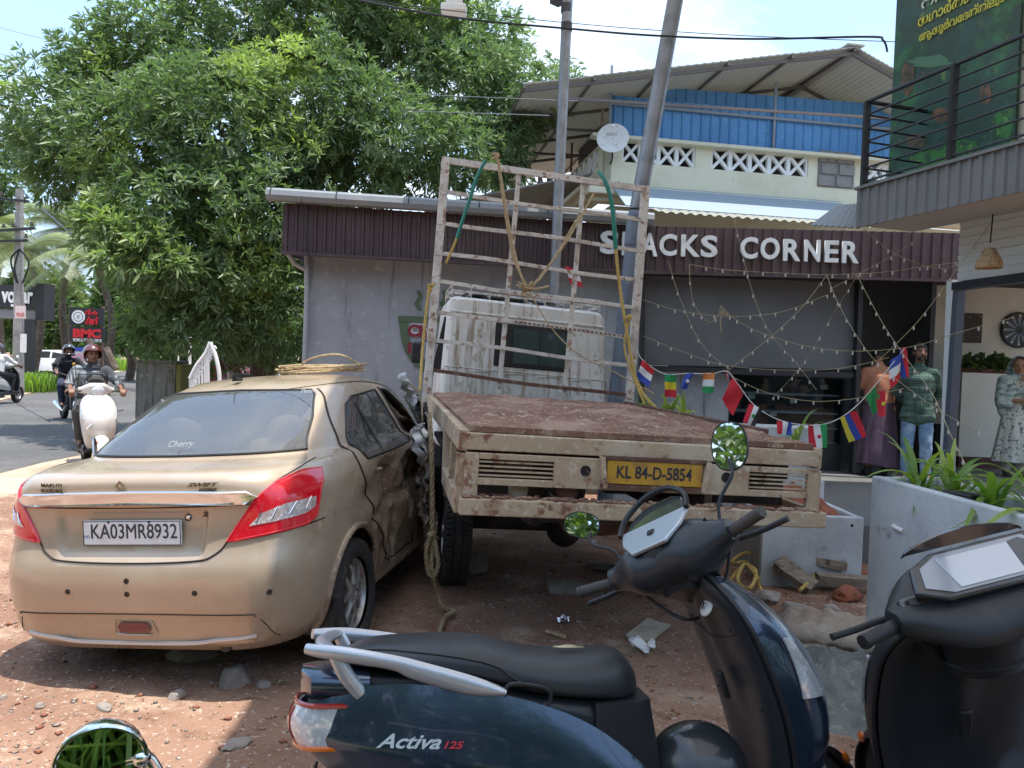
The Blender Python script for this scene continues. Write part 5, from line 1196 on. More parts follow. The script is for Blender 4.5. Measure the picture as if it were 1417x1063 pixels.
# ============================================================ ropes and hoses on the truck
def Tt(p): return TRM @ p
def rope_thing(name, label, pts, r, m, group=None):
    return tag(rope_mb(pts, r).build(name, m), label, 'rope', group)
knot = W(732, 402, 7.2)
def kn(mb, c, r, s, seed):
    random.seed(seed); pts = [Vector(c)+Vector((random.uniform(-1, 1)*s, random.uniform(-.4, .4)*s, random.uniform(-1, 1)*s)) for _ in range(9)]; rope_mb(pts, r, mb=mb); return mb
mb = MB(); rope_mb([W(688, 217, 7.2), W(700, 300, 7.2), W(712, 360, 7.2), knot], .012, mb=mb); rope_mb([W(690, 222, 7.18), W(706, 320, 7.18), W(722, 385, 7.15), knot], .010, mb=mb); rope_mb([W(822, 268, 7.35), W(780, 340, 7.25), knot], .012, mb=mb)
rope_mb([knot, W(748, 385, 7.2), W(770, 352, 7.25), W(800, 300, 7.3)], .009, mb=mb)
kn(mb, knot, .011, .07, 3); kn(mb, W(728, 398, 7.18), .010, .09, 6); kn(mb, W(686, 216, 7.2), .010, .045, 9); rope_mb([W(715, 395, 7.2), W(740, 400, 7.15), W(760, 396, 7.2)], .012, mb=mb)
tag(mb.build('crossed_rope', ROPE_B), 'tan rope crossing the truck rack, knotted above the cab roof', 'rope')
rope_thing('slack_rope', 'thin tan rope running from the cab roof knot down right across the rack', [knot, W(760, 450, 7.2), W(800, 490, 7.2), W(850, 515, 7.3), W(905, 545, 7.2)], .006, ROPE_B)
hz = lambda n_, lab, pts, r=.02: tag(MB().tube(catmull(pts, 8), r, 10).build(n_, mat('green_hose', (.01, .17, .115), .35, coat=.3)), lab, 'hose')
hz('green_hose', 'green hose sleeve over the left half of the truck rack', [W(672, 222, 7.1), W(660, 245, 7.1), W(652, 270, 7.1), W(640, 305, 7.1), W(632, 330, 7.1)], .016)
hz('green_hose', 'green hose sleeve arching down beside the leaning pole', [W(829, 238, 7.25), W(838, 252, 7.2), W(847, 285, 7.2), W(852, 345, 7.2)], .021)
rope_thing('yellow_rope', 'short yellow rope end below the left green hose', [W(632, 330, 7.1), W(625, 347, 7.1), W(617, 364, 7.1)], .013, ROPE_Y)
mb = MB(); rope_mb([W(852, 345, 7.2), W(858, 400, 7.2), W(866, 450, 7.15), W(876, 510, 7.1), W(890, 545, 7.0), W(908, 565, 6.9)], .016, mb=mb); rope_mb([W(872, 440, 7.16), W(864, 480, 7.12), W(878, 525, 7.05), W(892, 560, 6.95)], .011, mb=mb); kn(mb, W(868, 440, 7.14), .012, .04, 4)
tag(mb.build('yellow_rope', ROPE_Y), 'yellow rope falling from the right green hose along the right rack post', 'rope')
mb = MB(); rope_mb([W(600, 392, 7.1), W(594, 402, 7.05), W(590, 430, 7.0), W(585, 480, 6.9), W(581, 540, 6.6)], .014, mb=mb); kn(mb, W(596, 399, 7.05), .012, .03, 5)
tag(mb.build('yellow_rope', ROPE_Y), 'yellow rope hanging outside the left rack post', 'rope')
# thick rope beside the truck, knotted, end on the soil
mb = MB(); A_ = [W(594, 572, 5.0), W(597, 620, 4.9), W(598, 680, 4.85), W(598, 735, 4.8), W(598, 770, 4.78)]
rope_mb(A_, .017, mb=mb); rope_mb([W(597, 738, 4.78), W(590, 760, 4.75), W(592, 790, 4.74), W(600, 797, 4.74), W(606, 780, 4.75), W(602, 752, 4.78), W(598, 738, 4.8)], .015, mb=mb)
g1 = G(602, 845, .03); rope_mb([W(598, 765, 4.78), W(597, 790, 4.74), G(604, 822, .12), G(614, 841, .05), G(630, 846, .03)], .015, mb=mb); rope_mb([G(630, 846, .03), G(616, 855, .03), G(608, 875, .03)], .015, mb=mb); kn(mb, W(598, 740, 4.78), .013, .028, 12)
tag(mb.build('tow_rope', mat('dirty_rope', (.34, .26, .15), .9, var=[(30, (.22, .16, .09), .4, .7)], bump=(250, .5))), 'thick knotted tow rope hanging between the gold car and the truck', 'rope')
# ============================================================ scooters
def ip(x, tab):
    xs_ = [t[0] for t in tab]; ys_ = [t[1] for t in tab]
    if x <= xs_[0]: return ys_[0]
    if x >= xs_[-1]: return ys_[-1]
    i = max(j for j in range(len(xs_)-1) if xs_[j] <= x)
    # monotone-ish cubic
    def m(k):
        if k == 0: return (ys_[1]-ys_[0])/(xs_[1]-xs_[0])
        if k == len(xs_)-1: return (ys_[-1]-ys_[-2])/(xs_[-1]-xs_[-2])
        return .5*((ys_[k]-ys_[k-1])/(xs_[k]-xs_[k-1])+(ys_[k+1]-ys_[k])/(xs_[k+1]-xs_[k]))
    h = xs_[i+1]-xs_[i]; t = (x-xs_[i])/h
    return (2*t**3-3*t*t+1)*ys_[i]+(t**3-2*t*t+t)*h*m(i)+(-2*t**3+3*t*t)*ys_[i+1]+(t**3-t*t)*h*m(i+1)
def sering(n, hw, z0, z1, x, e=3.0, k=28, topk=1.0):
    "superellipse ring in the yz plane at x"
    out = []
    for i in range(k):
        a = 2*PI*i/k; c, s = math.cos(a), math.sin(a); q = (abs(c)**e+abs(s)**e)**(-1/e)
        w = hw*(topk if s > 0 else 1)
        out.append(Vector((x, hw*c*q*(1+(topk-1)*max(0, s)), (z0+z1)/2+(z1-z0)/2*s*q)))
    return out
SILVP = mat('silver_plastic', (.52, .54, .57), .3, metal=.6, bump=(300, .04)); SEATM = mat('seat_vinyl', (.030, .032, .036), .40, var=[(6, (.034, .035, .038), .45, .7)], bump=(420, .35), rvar=(5, .3, .5))
BLKM = mat('matt_black', (.020, .022, .025), .42, bump=(260, .15), var=[(7, (.045, .042, .038), .55, .8)]); INNER = mat('inner_panel_black', (.026, .030, .036), .34, bump=(300, .06), var=[(4, (.035, .035, .037), .5, .75)])
NAVY = mat('navy_metallic', (.035, .060, .10), .18, metal=.6, coat=1, spec=.6, rvar=(4, .12, .30)); GRIPM = mat('grip_rubber', (.07, .063, .056), .75, bump=(160, .5)); AMB = mat('amber_lens', (.6, .13, .01), .15, coat=1)
LENS = mat('clear_lens', (.55, .58, .62), .08, metal=.25, coat=1, var=[(60, (.8, .82, .86), .5, .6)]); REDL = mat('red_lens', (.35, .02, .02), .12, coat=1)
CHARC = mat('charcoal_gloss', (.020, .022, .025), .2, coat=1)
def oval(M0, rx, ry, n=26, e=2.4):
    return [M0 @ Vector((rx*math.copysign(abs(math.cos(a))**(2/e), math.cos(a)), ry*math.copysign(abs(math.sin(a))**(2/e), math.sin(a)), 0)) for a in [2*PI*i/n for i in range(n)]]
def mirror_head(Mx, rx, ry, parent, shell=BLACKP, e=2.3):
    "glass faces +z of Mx"
    mb = MB(); mb.loft([oval(Mx @ Matrix.Translation((0, 0, z)), rx*k, ry*k, e=e) for z, k in ((-.045, .25), (-.038, .6), (-.02, .9), (0, 1.0), (.004, 1.0), (.004, .93))]); o = mb.build('mirror_shell', shell, parent, ang=50)
    g = MB(); ov = oval(Mx @ Matrix.Translation((0, 0, .0045)), rx*.93, ry*.93, e=e); g.add(ov, [tuple(range(len(ov)))]); g.build('mirror_glass', MIRROR, o, smooth=False); return o
def small_wheel(parent, Mx, r=.235, rr=.14, w=.095):
    def rimf(q, mb):
        mb.lathe([(q, -.04), (q, .045), (q*.9, .048), (q*.8, .01), (q*.4, .005), (q*.38, .05), (0, .05)], None, 24)
    return wheel(parent, 0, 0, 0, r, rr, w, Mx, rimf)
def scooter(name, label, M, paint, steer=0.0,  style='round', group=None, cat='scooter', text_on=False, silver=SILVP, rail=SILVP, mirrors=True, cover_paint=False, tilt=0.0):
    sc = thing(name, label, cat, M=M, group=group)
    ztop = [(-.90, .66), (-.84, .70), (-.72, .742), (-.5, .738), (-.3, .700), (-.13, .63), (0, .53), (.10, .42)]
    zbot = [(-.90, .60), (-.8, .52), (-.6, .45), (-.3, .40), (0, .36), (.10, .345)]
    Wd = [(-.90, .055), (-.84, .09), (-.72, .135), (-.5, .175), (-.25, .195), (0, .19), (.10, .17)]
    # inner body
    S_ = [sering(0, ip(x, Wd)*.86, ip(x, zbot)+.0, ip(x, ztop)+.03, x, 3) for x in np.linspace(-.88, .02, 20)]
    MB().loft(S_).build('rear_body', BLKM, sc)
    for s in (-1, 1):
        def f(u, v, s=s):
            x = -.885+.985*u; zt = ip(x, ztop); zb_ = ip(x, zbot); z = zb_+(zt-zb_)*v
            w = ip(x, Wd)*(.86+.20*math.sin(PI*min(1, .12+.80*v)) + .03*math.exp(-((v-.42)/.09)**2))
            return Vector((x, s*(w), z))
        MB().slab(f, 54, 22, .012*(1 if s < 0 else -1)).build('side_panel', paint, sc, ang=60)
        # dark lower cover and floor side
        MB().slab(lambda u, v, s=s: Vector((-.62+1.1*u, s*(.165+.02*math.sin(v*3)), .24+.11*v)), 20, 5, .01*(1 if s < 0 else -1)).build('lower_cover', BLKM, sc)
    # under seat filler that shows above the side panel
    S_ = [sering(0, ip(x, [(-.80, .08), (-.5, .13), (-.2, .145), (.0, .12), (.06, .10)]), ip(x, ztop)-.06, ip(x, [(-.8, .775), (-.5, .755), (-.3, .715), (-.1, .685), (.02, .67), (.06, .60)]), x, 3.4) for x in np.linspace(-.8, .05, 16)]
    MB().loft(S_).build('seat_base', BLKM, sc)
    S_ = []
    for i in range(8):
        t = i/7; z = .68-.36*t; S_.append([Vector((x_, y_, z)) for x_, y_ in [(-.12, -.15), (.0+.05*t, -.145), (.045+.06*t, -.11), (.055+.07*t, 0), (.045+.06*t, .11), (.0+.05*t, .145), (-.12, .15)]])
    MB().loft(S_).build('front_body', BLKM, sc)
    # seat
    zt_ = [(-.80, .80), (-.76, .825), (-.6, .842), (-.42, .835), (-.30, .806), (-.2, .793), (-.08, .797), (-.01, .79), (.025, .745)]
    zb2 = [(-.80, .785), (-.6, .765), (-.4, .735), (-.25, .70), (-.1, .68), (.0, .672), (.025, .68)]
    hw_ = [(-.80, .05), (-.76, .085), (-.6, .13), (-.4, .152), (-.25, .158), (-.1, .145), (-.01, .105), (.025, .06)]
    def seat_ring(x):
        z0, z1, hw = ip(x, zb2), ip(x, zt_), ip(x, hw_); out = []
        for i in range(32):
            a = 2*PI*i/32; c, s = math.cos(a), math.sin(a); e = 2.6 if s > 0 else 4; q = (abs(c)**e+abs(s)**e)**(-1/e)
            out.append(Vector((x, hw*c*q, z0+(z1-z0)*(.35+(.65 if s > 0 else .35)*s*q))))
        return out
    st = MB().loft([seat_ring(x) for x in np.linspace(-.80, .025, 44)]).build('seat', SEATM, sc, ang=70)
    # stitched seam between pillion and rider seat
    for s in (-1, 1):
        pts = []
        for k_ in range(14):
            t = k_/13; x = -.78+.52*t if t < .75 else -.39+.22*(t-.75)*1.6; a = (.62-.5*t) if t < .75 else (.245-.55*(t-.75)/.25); r_ = seat_ring(x)
            z0, z1, hw = ip(x, zb2), ip(x, zt_), ip(x, hw_); c, ss = math.cos(a*1.3), math.sin(a*1.3); e = 2.6 if ss > 0 else 4; q = (abs(c)**e+abs(ss)**e)**(-1/e)
            pts.append(Vector((x, s*hw*c*q*1.004, z0+(z1-z0)*(.35+(.65 if ss > 0 else .35)*ss*q)*1.0)))
        MB().tube(catmull(pts, 4), .0035, 5).build('seat_seam', BLKM, st)
    for s in (-1, 1):
        Mx = fr((-.31, s*.168, .715), (1, 0, -.16), (0, s*.05, 1)); ov = oval(Mx, .062, .026, e=3.2)
        MB().tube(ov, .006, 6, closed=True).build('catch_ring', BLACKP, sc)
    # grab rail: two flat arms and a rear bridge
    def arm(pts, w, h, nm='grab_rail'):
        P = catmull([Vector(p[:3]) for p in pts], 6); n = len(P); S2 = []
        hs_ = [ip(i/(n-1), [(k/(len(pts)-1), pts[k][3]) for k in range(len(pts))]) for i in range(n)]
        for i, p in enumerate(P):
            t = (P[min(i+1, n-1)]-P[max(i-1, 0)]).normalized(); b = Vector((0, 0, 1)); a = t.cross(b).normalized(); b = a.cross(t)
            S2.append([p+a*w*math.cos(q)+b*hs_[i]*math.sin(q) for q in [2*PI*k/12 for k in range(12)]])
        return MB().loft(S2).build(nm, rail, sc)
    for s in (-1, 1):
        arm([(-.37, s*.168, .725, .008), (-.46, s*.170, .745, .024), (-.60, s*.162, .785, .024), (-.66, s*.158, .805, .019), (-.78, s*.14, .825, .019), (-.85, s*.12, .832, .017), (-.885, s*.105, .836, .014)], .012, .02)
        arm([(-.74, s*.115, .72, .018), (-.78, s*.125, .77, .02), (-.81, s*.13, .825, .018)], .010, .02)
    arm([(-.82, -.13, .83, .014), (-.85, 0, .835, .014), (-.82, .13, .83, .014)], .02, .015)
    # tail lamp
    def tl(u, v, k=1.0, dz=0):
        a = (u-.5)*2*1.35; x = -.905+.10*(1-math.cos(a))-.02*math.sin(PI*v)-.0*k; y = .112*math.sin(a)*(1.0); z = .585+.105*v
        if abs(a) > 1.0: x += (abs(a)-1.0)*.30
        return Vector((x-.006*k, y*(1+.03*k), z))
    o = MB().slab(lambda u, v: tl(u, v), 30, 8, -.012).build('tail_lamp', LENS, sc); MB().slab(lambda u, v: tl(.36+.28*u, .1+.8*v, 1.6), 12, 6, -.01).build('red_lens', REDL, o)
    for v in (0, 1): MB().tube([tl(i/24, v, 1.2) for i in range(25)], .007, 6).build('lamp_rim', AMB if v == 0 else REDL, o)
    MB().loft([sering(0, .10*k, .70, .775, x, 3) for x, k in ((-.90, .4), (-.87, .9), (-.80, 1.1), (-.72, 1.2))]).build('tail_cover', paint, sc)
    MB().slab(lambda u, v: Vector((-.86-.12*v, (u-.5)*.16, .50-.26*v)), 6, 8, .008).build('rear_fender', BLKM, sc)
    # floor and leg shield
    MB().box((.24, 0, .285), (.50, .36, .045)).build('footboard', BLKM, sc, bevel=.015); 
    MB().box((.28, 0, .33), (.40, .10, .08)).build('floor_tunnel', BLKM, sc, bevel=.02)
    LS = [(.28, .40, .46, .13), (.40, .405, .535, .165), (.52, .39, .595, .19), (.66, .355, .605, .208), (.79, .305, .55, .21), (.90, .255, .455, .195), (.97, .215, .365, .150), (1.005, .195, .30, .10)]
    def lsv(z, i): return ip(z, [(r_[0], r_[i]) for r_ in LS])
    zs = np.linspace(.28, 1.005, 30)
    def inner(u, v):
        z = .28+.725*v; xi = lsv(z, 1); hw = lsv(z, 3); y = hw*(1-2*u)*1.0
        return Vector((xi+.035*(abs(y)/hw)**3+.012*math.cos(y/hw*PI)-.02*math.exp(-(y/.05)**2)*sstep(.5, .8, z), y, z))
    MB().slab(inner, 26, 30, .012).build('inner_panel', INNER, sc, ang=60)
    def outer(u, v):
        z = .28+.725*v; xi = lsv(z, 1)+.04; xo = lsv(z, 2); hw = lsv(z, 3); a = PI*(u)
        y = hw*1.02*math.cos(a); e = abs(math.sin(a))**.72
        return Vector((xi+(xo-xi)*e, y, z))
    MB().slab(outer, 40, 30, -.010).build('front_cover', paint, sc, ang=60)
    for s in (-1, 1):
        pts = [Vector((lsv(z, 1)+.038, s*lsv(z, 3)*1.03, z)) for z in zs]; MB().tube(pts, .008, 6).build('edge_strip', BLKM, sc)
        def len_(u, v, s=s):
            z = .69+.16*v; a = .16+.42*(u*(1-.65*v)+.3*v); hw = lsv(z, 3); xi = lsv(z, 1)+.04; xo = lsv(z, 2); e = math.sin(a)**.72
            return Vector((xi+(xo-xi)*e+.006, s*(hw*1.02*math.cos(a)+.008), z))
        MB().slab(len_, 10, 14, .006*(-1 if s > 0 else 1)).build('indicator_lens', LENS, sc)
    key = Matrix.Translation((.236, -.075, .915)) @ (Vector((-.86, -.1, .42)).to_track_quat('Z', 'Y').to_matrix().to_4x4())
    o = MB(key).lathe([(0, .004), (.022, .004), (.026, .002), (.027, -.002)], None, 22).build('key_lock', WHITEP if style == 'round' else DARKMETAL, sc); MB(key).box((0, 0, .013), (.004, .02, .003)).build('key_slot', BLACKP, o)
    q = fr((.36, 0, .60), (0, -1, 0), (-.3, 0, 1)); MB(q).box((0, .09, .02), (.035, .08, .015)).build('bag_hook', BLACKP, sc, bevel=.006)
    # steering assembly
    p_top = Vector((.20, 0, 1.0)); axd = Vector((.40, 0, -.73)).normalized()
    SM = Matrix.Translation(p_top) @ Matrix.Rotation(steer, 4, -axd) @ Matrix.Translation(-p_top)
    HS = Matrix.Translation(p_top) @ Matrix.Rotation(tilt, 4, 'X') @ Matrix.Translation(-p_top) @ SM @ Matrix.Translation((-.03, 0, .045))
    HC = HS @ Matrix.Translation((.2, 0, .98)) @ Matrix.Diagonal((1.10, .90, 1.08, 1)) @ Matrix.Translation((-.2, 0, -.98)) if style == 'round' else HS
    def sp_(o): 
        if o.name.split('.')[0] in ('handlebar_cover', 'neck', 'headlamp', 'silver_garnish', 'instrument_glass', 'visor_rim'): o.matrix_local = HC; return o
        o.matrix_local = HS if o.name.split('.')[0] not in ('fork_tube', 'front_fender', 'side_reflector', 'wheel') else SM; return o
    if style == 'round':
        # handlebar cover
        S2 = []
        for y in np.linspace(-.235, .235, 25):
            t = abs(y)/.235; k = 1-sstep(.30, 1.0, t); cx = .215-.03*t; cz = 1.005+.0*t
            hx = .034+.088*k; hz = .032+.058*k; ring = []
            for i in range(24):
                a = 2*PI*i/24; c, s = math.cos(a), math.sin(a); e = 2.6; q_ = (abs(c)**e+abs(s)**e)**(-1/e); X = hx*c*q_; Z = hz*s*q_
                ring.append(Vector((cx+X+.35*Z*k*(1 if s > 0 else .2), y, cz+Z+.10*X*k)))
            S2.append(ring)
        hc = sp_(MB().loft(S2).build('handlebar_cover', paint if cover_paint else INNER, sc, ang=60))
        sp_(MB().loft([[Vector((x_+.0, y_, z)) for x_, y_ in [(.12+dx, -.07*k), (.29+dx, -.075*k), (.33+dx, 0), (.29+dx, .075*k), (.12+dx, .07*k), (.10+dx, 0)]] for z, k, dx in ((.90, .75, .05), (.93, .85, .03), (.97, 1.2, 0), (1.0, 1.4, -.015), (1.03, 1.3, -.01))]).build('neck', INNER, sc))
        # headlamp in front
        sp_(MB().loft([[Vector((x_, .085*k*math.cos(a), 1.0+.06*k*math.sin(a))) for a in [2*PI*i/20 for i in range(20)]] for x_, k in ((.27, 1.15), (.325, 1.1), (.345, .9), (.353, .5), (.355, .1))]).build('headlamp', LENS, sc))
        # instrument glass, silver garnish and visor
        up = Vector((-.50, 0, .87)).normalized(); Mi_ = fr((.128, 0, 1.068), (0, -1, 0), (.64, 0, .77))
        def pl2(pts, m, z, t, nm, par=sc, bev=.003): 
            return MB(Mi_).prism(pts, Matrix.Translation((0, 0, z)), t).build(nm, m, par, bevel=bev, smooth=True)
        g = sp_(pl2([(-.135, .045), (.135, .045), (.115, -.02), (.065, -.075), (-.065, -.075), (-.115, -.02)], silver, -.004, .012, 'silver_garnish'))
        pl2([(-.011, -.022), (.011, -.022), (.013, -.004), (-.013, -.004)], BLACKP, .009, .004, 'small_button', g, .001)
        sp_(pl2([(-.12, .04), (.12, .04), (.10, .105), (.05, .135), (-.05, .135), (-.10, .105)], mat('dial_glass', (.05, .055, .05), .1, coat=1, var=[(9, (.16, .15, .12), .5, .7)]), -.004, .010, 'instrument_glass'))
        sp_(MB(Mi_).tube(catmull([(-.135, .03, .01), (-.125, .09, .018), (-.065, .145, .024), (0, .155, .028), (.065, .145, .024), (.125, .09, .018), (.135, .03, .01)], 6), .009, 8).build('visor_rim', BLACKP, sc))
    else:
        # wide angular cover with a large flat display
        S2 = []
        for y in np.linspace(-.25, .25, 25):
            t = abs(y)/.25; k = 1-t**3; cx = .20-.02*t; cz = 1.035-.01*t; hx = .035+.085*k; hz = .028+.026*k; ring = []
            for i in range(20):
                a = 2*PI*i/20; c, s = math.cos(a), math.sin(a); e = 3.2; q_ = (abs(c)**e+abs(s)**e)**(-1/e); X = hx*c*q_; Z = hz*s*q_; ring.append(Vector((cx+X+.3*Z*k, y, cz+Z+.35*X*k)))
            S2.append(ring)
        sp_(MB().loft(S2).build('handlebar_cover', BLKM, sc, ang=50))
        Mi_ = fr((.175, 0, 1.107), (0, -1, 0), (.80, 0, .6))
        def pl2(pts, m, z, t, nm, par=sc, bev=.003): return MB(Mi_).prism(pts, Matrix.Translation((0, 0, z)), t).build(nm, m, par, bevel=bev, smooth=True)
        o = sp_(pl2([(-.20, -.03), (-.13, -.065), (.10, -.065), (.19, -.04), (.205, .03), (.17, .07), (-.10, .07), (-.17, .04)], CHARC, -.008, .018, 'display_bezel', bev=.006))
        sp_(pl2([(-.17, -.025), (-.11, -.052), (.09, -.052), (.165, -.03), (.18, .025), (.15, .058), (-.09, .058), (-.15, .03)], mat('display_surround', (.30, .32, .35), .08, coat=1, metal=.2), .010, .003, 'display_glass', bev=.001))
        sp_(pl2([(-.09, -.045), (.085, -.045), (.10, .045), (-.10, .045)], mat('display_screen', (.50, .53, .58), .06, coat=1, metal=.4), .0135, .002, 'screen', bev=.001))
        sp_(pl2([(.09, -.03), (.155, -.02), (.165, .025), (.135, .05), (.10, .045)], mat('display_dark', (.04, .045, .055), .08, coat=1), .0136, .002, 'screen_side', bev=.001))
        sp_(MB(Mi_).slab(lambda u, v: Vector((-.17+.34*u, .075+.02*v*math.sin(PI*u), .012+.03*v*math.sin(PI*u)**.5)), 24, 4, .008).build('fly_screen', CHARC, sc))
        sp_(MB().loft([[Vector((.20+dx+.085*k*math.cos(a), .10*k*math.sin(a), z)) for a in [2*PI*i/20 for i in range(20)]] for z, k, dx in ((.84, .95, .03), (.90, 1.0, .02), (.97, 1.1, .0), (1.02, 1.1, 0))]).build('neck', BLKM, sc))
        sp_(MB().tube([(.20+.03+.085*math.cos(a), .10*math.sin(a), .865) for a in [2*PI*i/24 for i in range(24)]], .006, 6, closed=True).build('neck_band', BLACKP, sc))
        sp_(MB().loft([[Vector((x_, .085*k*math.cos(a), 1.02+.05*k*math.sin(a))) for a in [2*PI*i/20 for i in range(20)]] for x_, k in ((.27, 1.15), (.325, 1.1), (.345, .9), (.355, .1))]).build('headlamp', LENS, sc))
    for s in (-1, 1):
        g0 = Vector((.180, s*.205, 1.0)); g1 = Vector((.145, s*.318, 1.005)); d = (g1-g0).normalized()
        if style != 'round': g0 = Vector((.18, s*.235, 1.02)); g1 = Vector((.14, s*.35, 1.02)); d = (g1-g0).normalized()
        mb = MB(); n_ = 20; mb.tube([g0+(g1-g0)*(i/n_) for i in range(n_+1)], [.0165+.0012*(i % 2) for i in range(n_+1)], 14); mb.tube([g1, g1+d*.012], [.019, .017], 14)
        gp = sp_(mb.build('grip', GRIPM if style == 'round' else BLACKP, sc)); sp_(MB().tube([g0-d*.02, g0+d*.004], [.026, .023], 14).build('grip_collar', BLACKP, sc))
        # switch block facing the rider
        Mx = fr(g0-d*.055+Vector((-.018, 0, .018)), (0, -1, 0), (.65, 0, .75)); 
        sw = sp_(MB(Mx).box((0, 0, 0), (.085, .070, .045)).build('switch_block', INNER if style == 'round' else CHARC, sc, bevel=.010, seg=3))
        for j in (-1, 1): MB(Mx).box((.0, j*.017, .026), (.045, .020, .014)).build('switch', GRIPM, sw, bevel=.004)
        MB(Mx).tube([(.0, .017, .03), (.0, .019, .046)], .007, 8).build('switch_knob', BLACKP, sw)
        # brake lever curving outwards in front of the grip
        lv = MB(); P = catmull([g0+Vector((.05, -s*.03, -.005)), g0+Vector((.062, s*.02, -.008)), g0+Vector((.058, s*.08, -.012)), g0+Vector((.052, s*.14, -.012)), g0+Vector((.05, s*.155, -.012))], 5); lv.tube(P, [.009]*(len(P)-3)+[.0085, .010, .008], 8)
        sp_(lv.build('brake_lever', DARKMETAL if style == 'round' else BLACKP, sc))
        sp_(MB().tube(catmull([g0+Vector((.05, -s*.03, -.01)), g0+Vector((.06, -s*.08, -.09)), g0+Vector((.07, -s*.15, -.16)), Vector((.30, s*.03, .84))], 5), .005, 6).build('cable', BLACKP, sc))
        if mirrors:
            b0 = g0+Vector((.02, -s*.03, .02)); 
            off = Vector((.02, s*.085, .20)) if s < 0 else Vector((.02, s*.11, .185))
            P = catmull([b0, b0+Vector((0, s*.02, .08)), b0+off*.75+Vector((0, s*.02, 0)), b0+off], 5)
            sp_(MB().tube(P, .0055, 8).build('mirror_stem', BLACKP, sc)); sp_(MB().tube([b0-Vector((0, 0, .01)), b0+Vector((0, .003*s, .03))], [.012, .008], 10).build('mirror_boot', BLACKP, sc))
            nrm = Vector((-1, (.42 if s < 0 else -.15) if steer else -s*.2, .04 if s > 0 else .09)).normalized(); Mx = fr(b0+off+Vector((.0, s*.02, .035)), nrm.cross(Vector((0, 0, 1))).normalized()*-1) @ Matrix.Rotation(R(-22), 4, 'Z')
            if steer and style == 'round':
                Mw = M @ HS; pw = Mw @ Mx.translation; tg = Vector((-14, -5, 4.2)) if s < 0 else Vector((-6.5, -15, 6.2)); nl = Mw.to_3x3().inverted() @ ((tg-pw).normalized()-(pw-CAM).normalized()); nl.normalize(); Mx = fr(Mx.translation, nl.cross(Vector((0, 0, 1))).normalized()*-1, Vector((0, 0, 1))) @ Matrix.Rotation(R(-22), 4, 'Z'); Mx = Matrix.Translation(Mx.translation) @ (Mx.col[2].to_3d().rotation_difference(nl)).to_matrix().to_4x4() @ Mx.to_3x3().to_4x4()
            sp_(mirror_head(Mx, *((.058, .076) if s < 0 and steer else (.062, .044)), sc))
    # fork, fender, front wheel
    ax = Vector((.655, 0, .235)); mb = MB()
    for s in (-1, 1):
        mb = MB(); t0 = Vector((.46, s*.075, .60)); mb.tube([t0, t0.lerp(Vector((ax.x, s*.075, ax.z)), .45)], .013, 12); f_ = sp_(mb.build('fork_tube', CHROME, sc))
        MB().tube([t0.lerp(Vector((ax.x, s*.075, ax.z)), .40), Vector((ax.x, s*.075, ax.z))], [.024, .019], 12).build('fork_leg', SILVP, f_)
    def fen(u, v):
        a = R(-20+165*u); r = .265; y = .072*(2*v-1); rr_ = r-.03*abs(2*v-1)**2.5
        return ax+Vector((rr_*math.cos(a), y, rr_*math.sin(a)))
    sp_(MB().slab(fen, 30, 10, -.005).build('front_fender', paint if style == 'round' else BLKM, sc))
    for s in (-1, 1): sp_(MB().ell(ax+Vector((.15, s*.068, .19)), (.028, .008, .017), 14, 8, Matrix.Rotation(R(35), 4, 'Y')).build('side_reflector', AMB, sc))
    w1 = small_wheel(sc, Matrix.Translation(ax) @ RX, .235, .15, .09); sp_(w1)
    w2 = small_wheel(sc, Matrix.Translation((-.60, 0, .235)) @ RX, .235, .13, .10)
    mb = MB(); mb.box((-.42, .09, .28), (.42, .10, .14)); mb.box((-.15, 0, .28), (.3, .16, .12)); mb.build('engine_case', DARKMETAL, sc, bevel=.03)
    MB().tube([(-.15, -.13, .20), (-.4, -.15, .22), (-.80, -.16, .30)], [.02, .045, .05], 14).build('exhaust', DARKMETAL, sc)
    MB().tube([(-.05, .10, .26), (-.02, .24, .0)], .010, 8).build('side_stand', DARKMETAL, sc)
    if text_on:
        for u_ in (.17, .83):
            for v_ in (.2, .5, .8): p_ = inner(u_, v_); MB().ell((p_.x-.002, p_.y, p_.z), (.003, .006, .006), 10, 6).build('screw', DARKMETAL, sc)
        MB().tube([inner(.06+.88*i/20, .80-.05*math.sin(PI*i/20))-Vector((.001, 0, 0)) for i in range(21)], .0022, 5).build('panel_gap', SEAM, sc)
        for v0 in (.30,):
            MB().tube([outer(i/30, v0+.12*math.sin(PI*i/30)) for i in range(2, 29)], .0025, 5).build('panel_gap', SEAM, sc)
        def side(x, z, off):
            zt = ip(x, ztop); zb_ = ip(x, zbot); v = (z-zb_)/(zt-zb_); w = ip(x, Wd)*(.86+.20*math.sin(PI*min(1, .12+.80*v))+.03*math.exp(-((v-.42)/.09)**2)); return Vector((x, -w-off, z))
        o0 = side(-.70, .600, .004); o1 = side(-.44, .595, .004); d = (o1-o0)
        text('badge_shadow', 'Activa', BLACKP, fr(o0+Vector((.003, .002, -.003)), d, (0, .25, 1)), w=.165, h=.034, parent=sc, ext=.003, bold=.02, shear=.45)
        text('badge', 'Activa', mat('badge_silver', (.75, .76, .78), .25, metal=.7), fr(o0-Vector((0, .004, 0)), d, (0, .25, 1)), w=.165, h=.034, parent=sc, ext=.003, bold=.02, shear=.45)
        text('badge_number', '125', mat('badge_red', (.5, .03, .04), .4), fr(side(-.53, .599, .006), d, (0, .25, 1)), w=.05, h=.018, parent=sc, ext=.003, bold=.03, shear=.3)
    return sc
def ground_frame(x, y, yaw, lean=0, z=0): return thing_frame(Vector((x, y, z)), yaw, lean)
